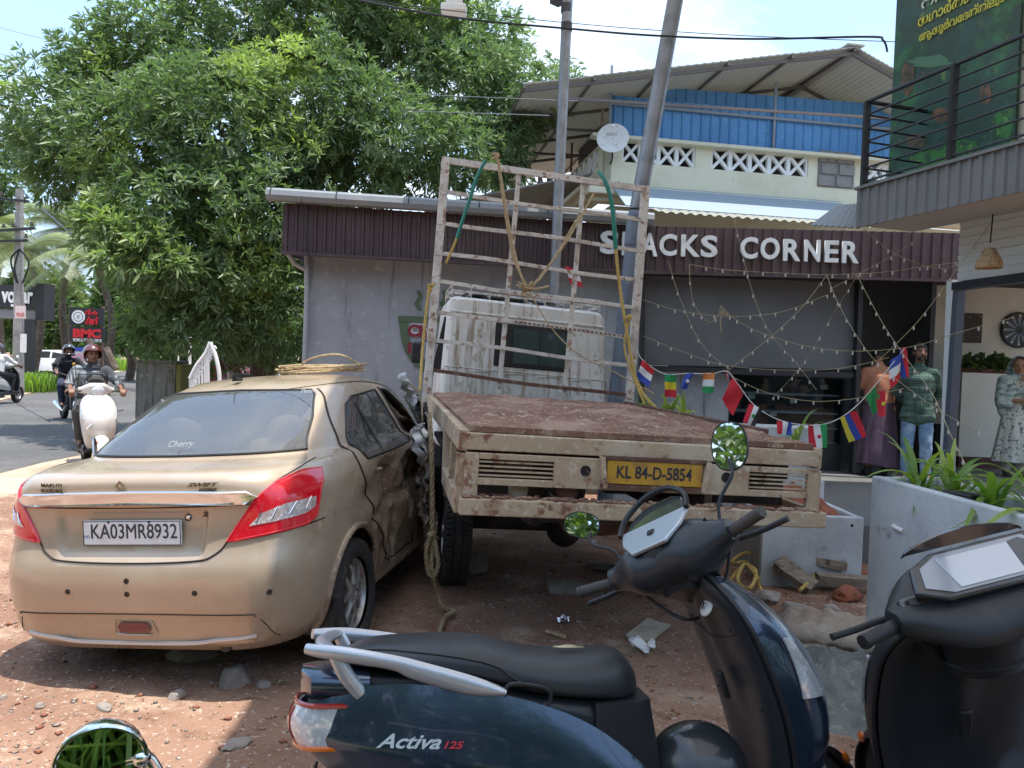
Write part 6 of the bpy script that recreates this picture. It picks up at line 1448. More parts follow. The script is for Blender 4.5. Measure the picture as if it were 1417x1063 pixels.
# --- the navy scooter in the foreground
sa = W(680, 905, 2.2)
NS = ground_frame(sa.x+.40, 2.09, R(10), R(-9.5))
navy = scooter('navy_scooter', 'navy blue scooter with long black seat parked in the foreground, handlebar turned', NS, NAVY, R(44), 'round', text_on=True, tilt=R(-6))
# --- black scooter at the right edge
BS = ground_frame(1.36, 1.74, R(88), R(-9))
blk = scooter('black_scooter', 'black scooter with big flat display, cut by the right edge', BS, BLKM, R(10), 'lcd', silver=CHARC, rail=BLKM, mirrors=False)
# ============================================================ motorcycles
def motorcycle(name, label, M, paint, group=None, steer=0, chrome_mirror=False):
    mc = thing(name, label, 'motorcycle', M=M, group=group)
    def rf(q, mb):
        mb.lathe([(q, -.03), (q, .03), (q*.93, .03), (q*.92, -.03)], None, 32)
        for i in range(6): a = i*PI/3; mb.tube([(.03*math.cos(a), .03*math.sin(a), 0), (q*.93*math.cos(a+.15), q*.93*math.sin(a+.15), 0)], .011, 6)
        mb.lathe([(0, -.04), (.04, -.04), (.04, .04), (0, .04)], None, 14)
    ax = Vector((.68, 0, .30)); p_top = Vector((.36, 0, .95)); axd = (ax-p_top).normalized(); SM = Matrix.Translation(p_top) @ Matrix.Rotation(steer, 4, -axd) @ Matrix.Translation(-p_top)
    def sp_(o): o.matrix_local = SM; return o
    sp_(wheel(mc, 0, 0, 0, .30, .22, .09, Matrix.Translation(ax) @ RX, rf)); wheel(mc, 0, 0, 0, .30, .22, .11, Matrix.Translation((-.62, 0, .30)) @ RX, rf)
    for s in (-1, 1):
        sp_(MB().tube([(.36, s*.09, .92), (.50, s*.09, .62)], .016, 10).build('fork_tube', CHROME, mc)); sp_(MB().tube([(.50, s*.09, .64), (.68, s*.09, .30)], .024, 10).build('fork_leg', DARKMETAL, mc))
        MB().tube([(-.62, s*.10, .30), (-.45, s*.12, .62)], .022, 10).build('rear_shock', CHROME, mc)
    sp_(MB().slab(lambda u, v: ax+Vector(((.335-.02*abs(2*v-1)**2)*math.cos(R(10+130*u)), .06*(2*v-1), (.335-.02*abs(2*v-1)**2)*math.sin(R(10+130*u)))), 20, 6, -.005).build('front_fender', paint, mc))
    tk = MB(); tk.loft([sering(0, hw, z0, z1, x, 2.6, 20) for x, hw, z0, z1 in ((-.10, .09, .70, .80), (0, .13, .70, .86), (.12, .155, .68, .90), (.25, .14, .70, .89), (.33, .07, .74, .84))]); tk.build('tank', paint, mc)
    MB().loft([sering(0, hw, z0, z1, x, 3, 18) for x, hw, z0, z1 in ((-.72, .07, .80, .86), (-.6, .12, .74, .85), (-.3, .14, .70, .80), (-.10, .11, .70, .78), (-.05, .06, .72, .77))]).build('seat', SEATM, mc)
    MB().loft([sering(0, hw, z0, z1, x, 3, 18) for x, hw, z0, z1 in ((-.82, .05, .72, .79), (-.6, .11, .60, .76), (-.3, .13, .52, .72), (-.12, .10, .50, .70))]).build('tail_body', paint, mc)
    MB().box((.08, 0, .42), (.34, .24, .34)).build('engine', DARKMETAL, mc, bevel=.04); MB().tube([(.25, -.12, .35), (.1, -.14, .22), (-.3, -.15, .28), (-.75, -.16, .36)], [.02, .025, .045, .05], 12).build('exhaust', CHROME, mc)
    hb_ = MB(); hb_.tube(catmull([(.22, .36, 1.04), (.28, .26, 1.05), (.34, .12, 1.0), (.35, 0, .98), (.34, -.12, 1.0), (.28, -.26, 1.05), (.22, -.36, 1.04)], 5), .012, 10); sp_(hb_.build('handlebar', CHROME if chrome_mirror else BLACKP, mc))
    sp_(MB(Matrix.Translation((.47, 0, .88)) @ Matrix.Rotation(PI/2, 4, 'Y')).lathe([(0, .03), (.05, .028), (.085, .0), (.085, -.04), (.05, -.10), (0, -.11)], None, 22).build('headlamp', LENS, mc)); sp_(MB().loft([sering(0, hw, z0, z1, x, 2.4, 18) for x, hw, z0, z1 in ((.36, .11, .84, 1.03), (.44, .12, .80, 1.0), (.49, .095, .79, .97))]).build('headlamp_cowl', paint, mc))
    for s in (-1, 1):
        sp_(MB().tube([(.205, s*.37, 1.04), (.25, s*.27, 1.05)], .018, 10).build('grip', GRIPM, mc)); P = [(.28, s*.22, 1.05), (.28, s*.26, 1.15), (.26, s*.32, 1.20)]; sp_(MB().tube(P, .006, 8).build('mirror_stem', CHROME if chrome_mirror else BLACKP, mc))
        Mx = Matrix.Translation((.26, s*.35, 1.23)) @ (Vector((-1, -s*.2, 0)).to_track_quat('Z', 'Y').to_matrix().to_4x4()); sp_(mirror_head(Mx, .055, .055, mc, shell=CHROME if chrome_mirror else BLACKP, e=2)) 
        sp_(MB().ell((.40, s*.17, .86), (.02, .03, .02), 10, 6).build('indicator', AMB, mc))
    pm = sp_(MB().box((.505, 0, .74), (.006, .16, .10)).build('number_plate', PLW, mc)); return mc

# ============================================================ people
def caps(mb, p0, p1, r0, r1, n=14):
    p0 = Vector(p0); p1 = Vector(p1); d = p1-p0
    if d.length < 1e-6: d = Vector((0, 0, 1e-4))
    z = d.normalized(); a = z.orthogonal().normalized(); b = z.cross(a); rings = []
    for i in range(6): t = -PI/2+PI/2*(i+.15)/6; rings.append((p0+z*r0*math.sin(t), r0*math.cos(t)))
    for i in range(6): t = PI/2*(i+.85)/6; rings.append((p1+z*r1*math.sin(t), r1*math.cos(t)))
    mb.loft([[c+a*r*math.cos(2*PI*j/n)+b*r*math.sin(2*PI*j/n) for j in range(n)] for c, r in rings])
def remesh(mb, name, m, vox, parent, smooth=6, disp=None):
    me = bpy.data.meshes.new('tmp'); me.from_pydata(mb.v, [], mb.f); ob = bpy.data.objects.new('tmp', me); COL.objects.link(ob)
    r = ob.modifiers.new('r', 'REMESH'); r.mode = 'VOXEL'; r.voxel_size = vox
    s = ob.modifiers.new('s', 'SMOOTH'); s.iterations = smooth; s.factor = .5
    bpy.context.view_layer.update(); nm = bpy.data.meshes.new_from_object(ob.evaluated_get(bpy.context.evaluated_depsgraph_get())); bpy.data.objects.remove(ob)
    nm.name = name; nm.materials.clear(); nm.materials.append(m)
    if disp:
        co = np.zeros(len(nm.vertices)*3); nm.vertices.foreach_get('co', co); co = co.reshape(-1, 3)
        for i in range(len(co)): co[i] = disp(Vector(co[i]))
        nm.vertices.foreach_set('co', co.ravel())
    nm.polygons.foreach_set('use_smooth', [True]*len(nm.polygons)); nm.update()
    o = bpy.data.objects.new(name, nm); COL.objects.link(o); o.parent = parent; return o
def hand(mb, w, d, palmn, k=1.0, curl=.6, side=1):
    "wrist point w, direction d, palm normal"
    w = Vector(w); d = Vector(d).normalized(); pn = Vector(palmn); pn = (pn-d*pn.dot(d)).normalized(); s = d.cross(pn)*side
    for o_ in (-.028, -.010, .010, .028): caps(mb, w+d*.012*k+s*o_*.7*k, w+d*.085*k+s*o_*k, .014*k, .0125*k, 8)
    for o_, L_ in ((-.031, .062), (-.0105, .078), (.0105, .084), (.031, .074)):
        b0 = w+d*.086*k+s*o_*k; a = curl*.9; d1 = d*math.cos(a)+pn*math.sin(a); b1 = b0+d1*L_*.42*k; a *= 1.9; d2 = d*math.cos(a)+pn*math.sin(a); b2 = b1+d2*L_*.33*k; a *= 1.25; d3 = d*math.cos(a)+pn*math.sin(a); b3 = b2+d3*L_*.25*k
        caps(mb, b0, b1, .0095*k, .009*k, 8); caps(mb, b1, b2, .009*k, .0082*k, 8); caps(mb, b2, b3, .0082*k, .0068*k, 8)
    t0 = w+d*.025*k+s*.030*k; t1 = t0+(d*.7+s*.75+pn*.25).normalized()*.040*k; t2 = t1+(d*.9+s*.25+pn*.45).normalized()*.032*k; t3 = t2+(d*.8+pn*.55).normalized()*.022*k
    caps(mb, t0, t1, .0145*k, .012*k, 8); caps(mb, t1, t2, .0115*k, .010*k, 8); caps(mb, t2, t3, .010*k, .0075*k, 8)
def headmb(mb, Mh, k=1.0):
    "head frame: origin at the head centre, -y is the face, z up"
    P = lambda x, y, z: Mh @ (Vector((x, y, z))*k)
    rot = Mh.to_3x3()
    def E(c, r, n=16): mb.ell(P(*c), tuple(q*k for q in r), n, 12, M=rot.to_4x4())
    E((0, .012, .022), (.074, .094, .090), 20); E((0, -.022, -.035), (.058, .068, .070)); E((0, -.045, -.082), (.032, .034, .028))
    for s in (-1, 1): E((s*.040, -.045, -.020), (.024, .030, .030)); E((s*.076, .012, -.010), (.010, .020, .030), 10); E((s*.030, -.073, .018), (.022, .012, .010), 10); E((s*.044, -.020, -.068), (.020, .04, .026))
    caps(mb, P(0, -.082, .012), P(0, -.104, -.022), .009*k, .012*k, 8); E((-.010, -.094, -.028), (.008, .009, .007), 8); E((.010, -.094, -.028), (.008, .009, .007), 8)
    E((0, -.083, -.050), (.024, .010, .0055), 10); E((0, -.080, -.060), (.020, .010, .006), 10)
def face(parent, Mh, k=1.0, brow=HAIR, moustache=False, beard=False):
    P = lambda x, y, z: Mh @ (Vector((x, y, z))*k)
    EW = mat('eye_white', (.6, .56, .52), .3)
    for s in (-1, 1):
        e = MB().ell(P(s*.030, -.078, .0), (.011*k, .011*k, .007*k), 12, 8, M=Mh.to_3x3().to_4x4()).build('eye', EW, parent); MB().ell(P(s*.030, -.0875, .0), (.0055*k, .0035*k, .0055*k), 10, 6, M=Mh.to_3x3().to_4x4()).build('iris', HAIR, e)
        MB().tube(catmull([P(s*.014, -.088, .020), P(s*.030, -.087, .026), P(s*.048, -.074, .020)], 4), .0038*k, 6).build('eyebrow', brow, parent)
        MB().tube(catmull([P(s*.018, -.088, .004), P(s*.030, -.090, .0078), P(s*.042, -.082, .003)], 4), .0016*k, 5).build('eyelid', brow, parent)
    MB().tube(catmull([P(-.022, -.086, -.055), P(0, -.0945, -.0545), P(.022, -.086, -.055)], 4), .0022*k, 5).build('lips', mat('lips', (.16, .05, .04), .5), parent)
    if moustache or beard:
        mb = MB(); caps(mb, P(-.024, -.083, -.045), P(0, -.094, -.040), .0055*k, .0075*k, 8); caps(mb, P(.024, -.083, -.045), P(0, -.094, -.040), .0055*k, .0075*k, 8)
        if beard:
            for s in (-1, 1):
                for a, b in (((s*.062, -.02, -.045), (s*.050, -.048, -.078)), ((s*.050, -.048, -.078), (s*.025, -.075, -.098)), ((s*.025, -.075, -.098), (0, -.082, -.102)), ((s*.028, -.082, -.050), (s*.030, -.078, -.085)), ((s*.068, .0, -.01), (s*.062, -.02, -.045))): caps(mb, P(*a), P(*b), .011*k, .012*k, 8)
        remesh(mb, 'beard', HAIR, .005, parent, 2)
def hairmb(Mh, k=1.0, lo=-.03):
    P = lambda x, y, z: Mh @ (Vector((x, y, z))*k); mb = MB()
    def f(u, v):
        th = PI*.62*v; ph = 2*PI*u; x = .080*math.sin(th)*math.cos(ph); y = .020+.098*math.sin(th)*math.sin(ph); z = .024+.096*math.cos(th)
        if y < -.02: z = max(z, .055+.3*(-y-.03)*0) ; 
        q = 1+.05*mnoise.noise(Vector((x*60, y*60, z*60)))
        return P(x*q, y*q, z*q+.003)
    def g(u, v):
        # front hair line stops high, back goes low
        ph = 2*PI*u; front = max(0, -math.sin(ph)); lim = .68-.30*front**.8; th = PI*lim*v
        x = .081*math.sin(th)*math.cos(ph); y = .014+.100*math.sin(th)*math.sin(ph); z = .024+.097*math.cos(th); q = 1+.045*mnoise.noise(Vector((x*70, y*70, z*70)))
        return P(x*q, y*q, z*q)
    mb.slab(g, 40, 16, -.008*k); return mb
def person_body(p, J, skin, vox=.008, k=1.0, hands=(), face_kw=None, head=True):
    "J: joint dictionary in local metres; the bare body is one remeshed surface"
    mb = MB(); V_ = {a: Vector(b) for a, b in J.items()}
    pel, che, nec, hd = V_['pelvis'], V_['chest'], V_['neck'], V_['head']
    caps(mb, pel+Vector((-.07, 0, 0)), pel+Vector((.07, 0, 0)), .095, .095); caps(mb, pel, che, .095, .10); sv = (V_['shL']-V_['shR']); 
    caps(mb, che-sv*.20, che+sv*.20, .095, .095); caps(mb, V_['shL']*.85+che*.15, V_['shR']*.85+che*.15, .062, .062); caps(mb, che.lerp(nec, .6), hd, .056, .052)
    for s in 'LR':
        caps(mb, V_['sh'+s], V_['el'+s], .050, .040); caps(mb, V_['el'+s], V_['wr'+s], .039, .025); caps(mb, V_['hip'+s], V_['kn'+s], .085, .055); caps(mb, V_['kn'+s], V_['an'+s], .054, .036); caps(mb, V_['an'+s], V_['toe'+s], .036, .028)
    for h in hands: hand(mb, *h)
    Mh = V_['head'] and (Matrix.Translation(V_['head']+Vector((0, 0, .10)) if 'headc' not in V_ else V_['headc']) @ Matrix.Rotation(J.get('hyaw', 0) if False else p.get('hyaw', 0), 4, 'Z') @ Matrix.Rotation(p.get('hpitch', 0), 4, 'X'))
    if head: headmb(mb, Mh)
    o = remesh(mb, 'body', skin, vox, p, 5); return o, Mh, V_
SHOE = mat('dark_shoe', (.03, .025, .022), .6)
def shoe(parent, an, toe, m=SHOE, name='shoe'):
    mb = MB(); an = Vector(an); toe = Vector(toe); caps(mb, (an.x, an.y, toe.z+.01), toe, .043, .036); caps(mb, an, (an.x, an.y, toe.z+.015), .045, .045); remesh(mb, name, m, .010, parent, 3)
def garment(name, m, parent, segs, vox=.012, disp=None, smooth=4):
    mb = MB(); [caps(mb, *s_) for s_ in segs]; return remesh(mb, name, m, vox, parent, smooth, disp)
def wrinkle(a, sc, seed=0): 
    def f(v):
        n = Vector((mnoise.noise(v*sc+Vector((seed, 0, 0))), mnoise.noise(v*sc+Vector((0, seed+5, 0))), 0)); return v+n*a
    return f

# --- man in the green shirt, hands behind his back
px0 = W(1268, 600, 9.55)
man = thing('person', 'man in dark green long-sleeved shirt and blue jeans beside the white pillar', 'person', (px0.x, 9.55, FLZ), R(-22)); man['hyaw'] = R(14); man['hpitch'] = R(-2)
J = dict(pelvis=(0, .0, .93), chest=(0, .0, 1.26), neck=(0, .01, 1.43), head=(0, -.01, 1.50), shL=(.165, .0, 1.35), shR=(-.165, .0, 1.35), elL=(.262, .09, 1.12), elR=(-.252, .09, 1.12), wrL=(.10, .17, .95), wrR=(-.10, .17, .95),
         hipL=(.09, 0, .90), hipR=(-.09, 0, .90), knL=(.11, -.02, .49), knR=(-.10, -.02, .49), anL=(.12, .02, .09), anR=(-.10, .02, .09), toeL=(.15, -.13, .035), toeR=(-.13, -.13, .035))
b, Mh, V_ = person_body(man, J, SKIN, .008, hands=(((.09, .175, .93), (-.6, .1, -.3), (0, 1, 0), 1, .7, 1), ((-.09, .185, .95), (.6, .1, -.3), (0, 1, 0), 1, .7, -1)))
face(man, Mh, beard=True); hairmb(Mh).build('hair', HAIR, man)
GRS = mat('green_check_shirt', (.085, .15, .12), .85, var=[(60, (.045, .085, .07), .45, .6, 2, (1, 1, .05)), (60, (.03, .05, .045), .48, .62, 2, (.05, .05, 1))], bump=(8, .12))
sh_segs = [((-.07, 0, .88), (.07, 0, .88), .118, .118), ((-.075, 0, .80), (.075, 0, .80), .128, .128), ((0, .0, .92), (0, 0, 1.24), .138, .140), ((-.055, 0, .90), (-.065, 0, 1.25), .118, .118), ((.055, 0, .90), (.065, 0, 1.25), .118, .118), ((-.135, 0, 1.345), (0, 0, 1.38), .068, .07), ((.135, 0, 1.345), (0, 0, 1.38), .068, .07), ((.165, 0, 1.345), (.262, .09, 1.12), .066, .056), ((-.165, 0, 1.345), (-.252, .09, 1.12), .066, .056), ((.272, .09, 1.12), (.13, .165, .97), .058, .046), ((-.262, .09, 1.12), (-.13, .165, .97), .058, .046), ((0, .01, 1.36), (0, .0, 1.45), .075, .066)]
garment('shirt', GRS, man, sh_segs, .011, wrinkle(.012, 9, 1))
JEAN = mat('light_jeans', (.16, .26, .40), .85, var=[(5, (.30, .40, .52), .48, .66), (18, (.09, .16, .28), .5, .7)], bump=(90, .2))
garment('jeans', JEAN, man, [((-.06, 0, .88), (.06, 0, .88), .100, .100), ((.09, 0, .84), (.11, -.02, .49), .098, .078), ((-.09, 0, .84), (-.10, -.02, .49), .098, .078), ((.11, -.02, .49), (.12, .02, .12), .078, .068), ((-.10, -.02, .49), (-.10, .02, .12), .078, .068)], .011, wrinkle(.010, 11, 3))
shoe(man, (.12, .02, .09), (.15, -.13, .035)); shoe(man, (-.10, .02, .09), (-.13, -.13, .035))
# --- man in orange shirt, back turned, head bowed into the dark doorway
q0 = W(1214, 600, 9.9)
m2 = thing('person', 'person in faded orange T-shirt and purple lungi seen from behind', 'person', (q0.x, 9.9, FLZ), R(180-12)); m2['hyaw'] = 0; m2['hpitch'] = R(38)
J = dict(pelvis=(0, .03, .93), chest=(0, -.02, 1.24), neck=(0, -.05, 1.40), head=(0, -.10, 1.45), headc=(0, -.17, 1.52), shL=(.17, -.02, 1.33), shR=(-.17, -.02, 1.33), elL=(.26, -.04, 1.08), elR=(-.25, -.04, 1.08), wrL=(.20, -.22, .98), wrR=(-.20, -.22, .98),
         hipL=(.09, .02, .90), hipR=(-.09, .02, .90), knL=(.10, 0, .49), knR=(-.10, 0, .49), anL=(.10, .03, .09), anR=(-.10, .03, .09), toeL=(.12, -.12, .03), toeR=(-.12, -.12, .03))
b, Mh, V_ = person_body(m2, J, SKIN, .009, hands=(((.20, -.22, .98), (-.1, -1, -.2), (0, 0, -1), 1, .5, 1), ((-.20, -.22, .98), (.1, -1, -.2), (0, 0, -1), 1, .5, -1)))
hairmb(Mh).build('hair', HAIR, m2)
garment('t_shirt', mat('faded_orange', (.40, .17, .10), .85, var=[(5, (.30, .13, .08), .45, .7)], bump=(9, .15)), m2, [((-.07, .02, .86), (.07, .02, .86), .125, .125), ((0, .02, .90), (0, -.02, 1.24), .142, .145), ((-.06, .02, .90), (-.07, -.02, 1.25), .118, .12), ((.06, .02, .90), (.07, -.02, 1.25), .118, .12), ((-.14, -.02, 1.33), (0, -.03, 1.36), .07, .075), ((.14, -.02, 1.33), (0, -.03, 1.36), .07, .075), ((.17, -.02, 1.33), (.235, -.035, 1.16), .068, .068), ((-.17, -.02, 1.33), (-.225, -.035, 1.16), .068, .068), ((0, -.03, 1.36), (0, -.06, 1.42), .078, .066)], .011, wrinkle(.014, 8, 2))
LUN = mat('purple_lungi', (.075, .045, .075), .9, var=[(30, (.11, .07, .10), .5, .7, 3, (1, 1, .1))], bump=(9, .2))
def lun(u, v):
    a = 2*PI*u; z = .95-.80*v; r = .150+.085*v+.016*math.sin(a*5+2*v)*(v+.2)+.010*math.sin(a*11)*v; return Vector((r*1.12*math.cos(a), .02+r*.92*math.sin(a), z+.02*math.sin(a*2)*v))
MB().slab(lun, 72, 20, .008).build('lungi', LUN, m2)
shoe(m2, (.10, .03, .09), (.12, -.12, .03), name='sandal'); shoe(m2, (-.10, .03, .09), (-.12, -.12, .03), name='sandal')
# --- woman with shawl, hand at her mouth
q0 = W(1405, 600, 10.35)
wo = thing('person', 'woman in pale green patterned shawl and leaf print dress, hand at mouth', 'person', (q0.x, 10.35, FLZ), R(-18)); wo['hyaw'] = R(-4); wo['hpitch'] = R(4)
J = dict(pelvis=(0, 0, .86), chest=(0, 0, 1.17), neck=(0, .01, 1.33), head=(0, -.01, 1.39), shL=(.16, 0, 1.28), shR=(-.16, 0, 1.28), elL=(.16, -.15, 1.03), elR=(-.20, -.09, 1.02), wrL=(.045, -.20, 1.28), wrR=(.04, -.20, 1.03),
         hipL=(.08, 0, .84), hipR=(-.08, 0, .84), knL=(.08, -.02, .46), knR=(-.08, -.02, .46), anL=(.08, .02, .08), anR=(-.08, .02, .08), toeL=(.10, -.12, .03), toeR=(-.10, -.12, .03))
b, Mh, V_ = person_body(wo, J, SKIN_L, .0075, hands=(((.045, -.20, 1.28), (-.35, .15, 1), (0, 1, .1), .92, .75, 1), ((.04, -.20, 1.03), (1, -.05, .05), (0, 1, 0), .92, .45, -1)))
face(wo, Mh)
DRS = mat('leaf_print_dress', (.60, .62, .58), .85, var=[(26, (.10, .14, .15), .56, .60, 3), (21, (.32, .38, .20), .60, .66, 2)], bump=(12, .1))
def dress(u, v):
    a = 2*PI*u; z = 1.30-1.10*v; r = ip(v, [(0, .125), (.12, .155), (.30, .13), (.45, .15), (1, .235)])+.014*math.sin(a*7+3*v)*v+.008*math.sin(a*13)*v; return Vector((r*1.12*math.cos(a), r*.84*math.sin(a), z))
MB().slab(dress, 80, 30, .008).build('dress', DRS, wo)
garment('sleeve', DRS, wo, [((.16, 0, 1.275), (.165, -.13, 1.06), .068, .055), ((-.16, 0, 1.275), (-.198, -.08, 1.05), .068, .055), ((-.10, 0, 1.25), (.10, 0, 1.25), .09, .09)], .011)
garment('trousers', mat('white_cotton', (.66, .64, .60), .9), wo, [((.08, 0, .5), (.08, .01, .12), .075, .062), ((-.08, 0, .5), (-.08, .01, .12), .075, .062)], .012)
SHW_ = mat('shawl', (.42, .50, .48), .85, var=[(14, (.17, .25, .26), .50, .58, 4, (1, 1, 2)), (34, (.72, .74, .70), .60, .66)], bump=(30, .2))
def hood(u, v):
    # frame of cloth round the face, from the forehead back over the head and down to the shoulders
    ph = R(-58)+R(296)*u; s, c = math.sin(ph), math.cos(ph); t = v
    x = (.088+.020*t+.10*max(0, t-.35)**.9)*s; z = .105*c+.0-.30*max(0, t-.3)*(1)+.02; y = -.050+.16*math.sin(min(1, t*1.4)*PI/2)*(1) - .0
    y += .05*(1-abs(c))*0
    w_ = 1+.03*math.sin(ph*7+t*6); p = Mh @ Vector((x*w_, y, z*1.0+.012)); return p
MB().slab(lambda u, v: hood(u, v), 44, 20, -.006).build('head_scarf', SHW_, wo)
garment('shawl', SHW_, wo, [((-.15, .0, 1.29), (.15, .0, 1.29), .085, .085), ((0, .02, 1.30), (0, .02, 1.38), .10, .085), ((-.17, .0, 1.28), (-.20, -.07, 1.0), .085, .085), ((-.20, -.06, 1.02), (-.17, -.03, .85), .085, .05), ((-.14, -.05, 1.24), (.02, -.10, 1.12), .07, .06), ((-.10, -.08, 1.2), (-.13, -.11, .98), .075, .07), ((.16, .01, 1.28), (.19, .0, 1.08), .080, .060)], .011, wrinkle(.016, 12, 5))
shoe(wo, (.08, .02, .08), (.10, -.12, .03), SHOE, 'sandal'); shoe(wo, (-.08, .02, .08), (-.10, -.12, .03), SHOE, 'sandal')

# ============================================================ riders on the road
def rider(label, Mx, shirt, pants, helmet_m, lookup=None, visor=False, emblem=None, seat=.80):
    p = thing('person', label, 'person', M=Mx); p['hyaw'] = 0; p['hpitch'] = 0
    # local frame: facing -y
    z = seat
    J = dict(pelvis=(0, .10, z+.10), chest=(0, .04, z+.42), neck=(0, .01, z+.58), head=(0, -.01, z+.63), shL=(.18, .02, z+.53), shR=(-.18, .02, z+.53), elL=(.30, -.18, z+.36), elR=(-.30, -.18, z+.36), wrL=(.30, -.42, z+.28), wrR=(-.30, -.42, z+.28),
             hipL=(.10, .08, z+.08), hipR=(-.10, .08, z+.08), knL=(.20, -.34, z-.02), knR=(-.20, -.34, z-.02), anL=(.17, -.30, z-.40), anR=(-.17, -.30, z-.40), toeL=(.18, -.45, z-.46), toeR=(-.18, -.45, z-.46))
    b, Mh, V_ = person_body(p, J, SKIN, .012, hands=(((.30, -.42, z+.28), (0, -1, -.1), (0, 0, -1), 1.1, .9, 1), ((-.30, -.42, z+.28), (0, -1, -.1), (0, 0, -1), 1.1, .9, -1)))
    Z = Vector((0, 0, z)); A = lambda a: Vector(a)+Z
    garment('shirt', shirt, p, [(A((0, .10, .08)), A((0, .04, .42)), .150, .160), (A((-.07, .08, .12)), A((-.08, .04, .42)), .12, .13), (A((.07, .08, .12)), A((.08, .04, .42)), .12, .13), (A((-.13, .02, .50)), A((0, .02, .53)), .075, .075), (A((.13, .02, .50)), A((0, .02, .53)), .075, .075), (A((.18, .02, .52)), A((.29, -.16, .37)), .075, .060), (A((-.18, .02, .52)), A((-.29, -.16, .37)), .075, .060), (A((.29, -.16, .37)), A((.30, -.27, .33)), .058, .052), (A((-.29, -.16, .37)), A((-.30, -.27, .33)), .058, .052), (A((0, .02, .53)), A((0, .0, .61)), .08, .066)], .014, wrinkle(.012, 9, 1))
    garment('trousers', pants, p, [(A((-.07, .1, .07)), A((.07, .1, .07)), .12, .12), (A((.10, .08, .07)), A((.20, -.34, -.02)), .10, .078), (A((-.10, .08, .07)), A((-.20, -.34, -.02)), .10, .078), (A((.20, -.34, -.02)), A((.17, -.30, -.36)), .078, .062), (A((-.20, -.34, -.02)), A((-.17, -.30, -.36)), .078, .062)], .014)
    for s in 'LR': shoe(p, J['an'+s], J['toe'+s])
    def hel(u, v):
        ph = 2*PI*u; front = max(0, -math.sin(ph)); th = PI*(.70-(.30*min(1, front*1.6)))*v; return Mh @ Vector((.122*math.sin(th)*math.cos(ph), .012+.140*math.sin(th)*math.sin(ph), .028+.130*math.cos(th)))
    h = MB().slab(hel, 40, 16, -.012).build('helmet', helmet_m, p)
    MB().tube([Mh @ Vector((s*.105, -.03, -.02)) for s in (1,)]+[Mh @ Vector((.08, -.06, -.09)), Mh @ Vector((0, -.075, -.115)), Mh @ Vector((-.08, -.06, -.09)), Mh @ Vector((-.105, -.03, -.02))], .012, 8).build('chin_strap', BLACKP, h)
    if visor:
        MB().tube(catmull([Mh @ Vector((.115, -.02, -.05)), Mh @ Vector((.09, -.11, -.075)), Mh @ Vector((0, -.145, -.08)), Mh @ Vector((-.09, -.11, -.075)), Mh @ Vector((-.115, -.02, -.05))], 5), .028, 10).build('chin_bar', helmet_m, h)
    face(p, Mh, moustache=not visor)
    if emblem: MB().ell(A((.08, -.125, .44)), (.035, .02, .04), 12, 8).build('emblem', emblem, p)
    return p
WSC = mat('white_scooter_paint', (.60, .58, .55), .35, coat=.6, var=[(6, (.48, .45, .41), .5, .72)])
def face_cam(x, y, yaw_head, z=0, lean=0): return ground_frame(x, y, yaw_head, lean, z)
q = G(133, 640, 0); r1 = Vector((W(130, 560, 10.3).x, 10.3, 0)); hdg = math.atan2(-r1.y, -r1.x)+R(8)
ws = scooter('white_scooter', 'white scooter ridden towards the camera by the man in the checked shirt', face_cam(r1.x, r1.y, hdg, .0), WSC, 0, 'round', cat='scooter', mirrors=False, cover_paint=True)
MB().tube([(.62, -.16, .58), (.50, .05, .72), (.36, .30, .80)], .014, 8).build('crash_bar', CHROME, ws)
ck = mat('check_shirt', (.23, .25, .26), .85, var=[(24, (.05, .055, .065), .48, .54, 1, (1, .05, .05)), (24, (.05, .055, .065), .50, .56, 1, (.05, .05, 1))])
def rider_on(sM, dx, seat): return sM @ Matrix.Translation((dx, 0, 0)) @ Matrix.Rotation(R(90), 4, 'Z')
rider('man in checked grey shirt and dark red helmet riding the white scooter', rider_on(ground_frame(r1.x, r1.y, hdg), -.22, .8), ck, mat('dark_trousers', (.055, .052, .05), .85), mat('maroon_helmet', (.10, .02, .02), .2, coat=1), seat=.78)
r2 = Vector((W(97, 540, 16.8).x, 16.8, 0)); h2_ = math.atan2(-r2.y, -r2.x)+R(10)
BPM = mat('black_paint', (.02, .02, .022), .3, coat=.8)
motorcycle('black_motorcycle', 'black motorcycle ridden behind the white scooter on the road', ground_frame(r2.x, r2.y, h2_), BPM)
rider('rider in black T-shirt with yellow emblem and black full helmet', rider_on(ground_frame(r2.x, r2.y, h2_), -.25, .8), mat('black_tee', (.02, .021, .028), .9), mat('navy_jeans', (.03, .04, .07), .9), mat('black_helmet', (.015, .015, .018), .15, coat=1), visor=True, emblem=mat('emblem_yellow', (.55, .33, .05), .6), seat=.80)
r3 = Vector((W(4, 540, 21.0).x, 21.0, 0)); h3 = math.atan2(r3.y, r3.x)-R(30)
scooter('grey_scooter', 'grey scooter leaving at the left edge of the road', ground_frame(r3.x, r3.y, h3), mat('grey_scooter_paint', (.35, .36, .36), .35, coat=.6), 0, 'round', cat='scooter', cover_paint=True)
rider('rider in white shirt and dark helmet at the left edge of the photo', rider_on(ground_frame(r3.x, r3.y, h3), -.22, .8), mat('white_shirt', (.66, .66, .66), .85), mat('black_trousers', (.03, .03, .035), .85), mat('grey_helmet', (.06, .06, .07), .3, coat=.6), seat=.78)
q = G(78, 541, 0); motorcycle('parked_motorcycle', 'black motorcycle parked by the white car across the road', ground_frame(q.x+.4, q.y, R(-75), R(-8)), BPM)
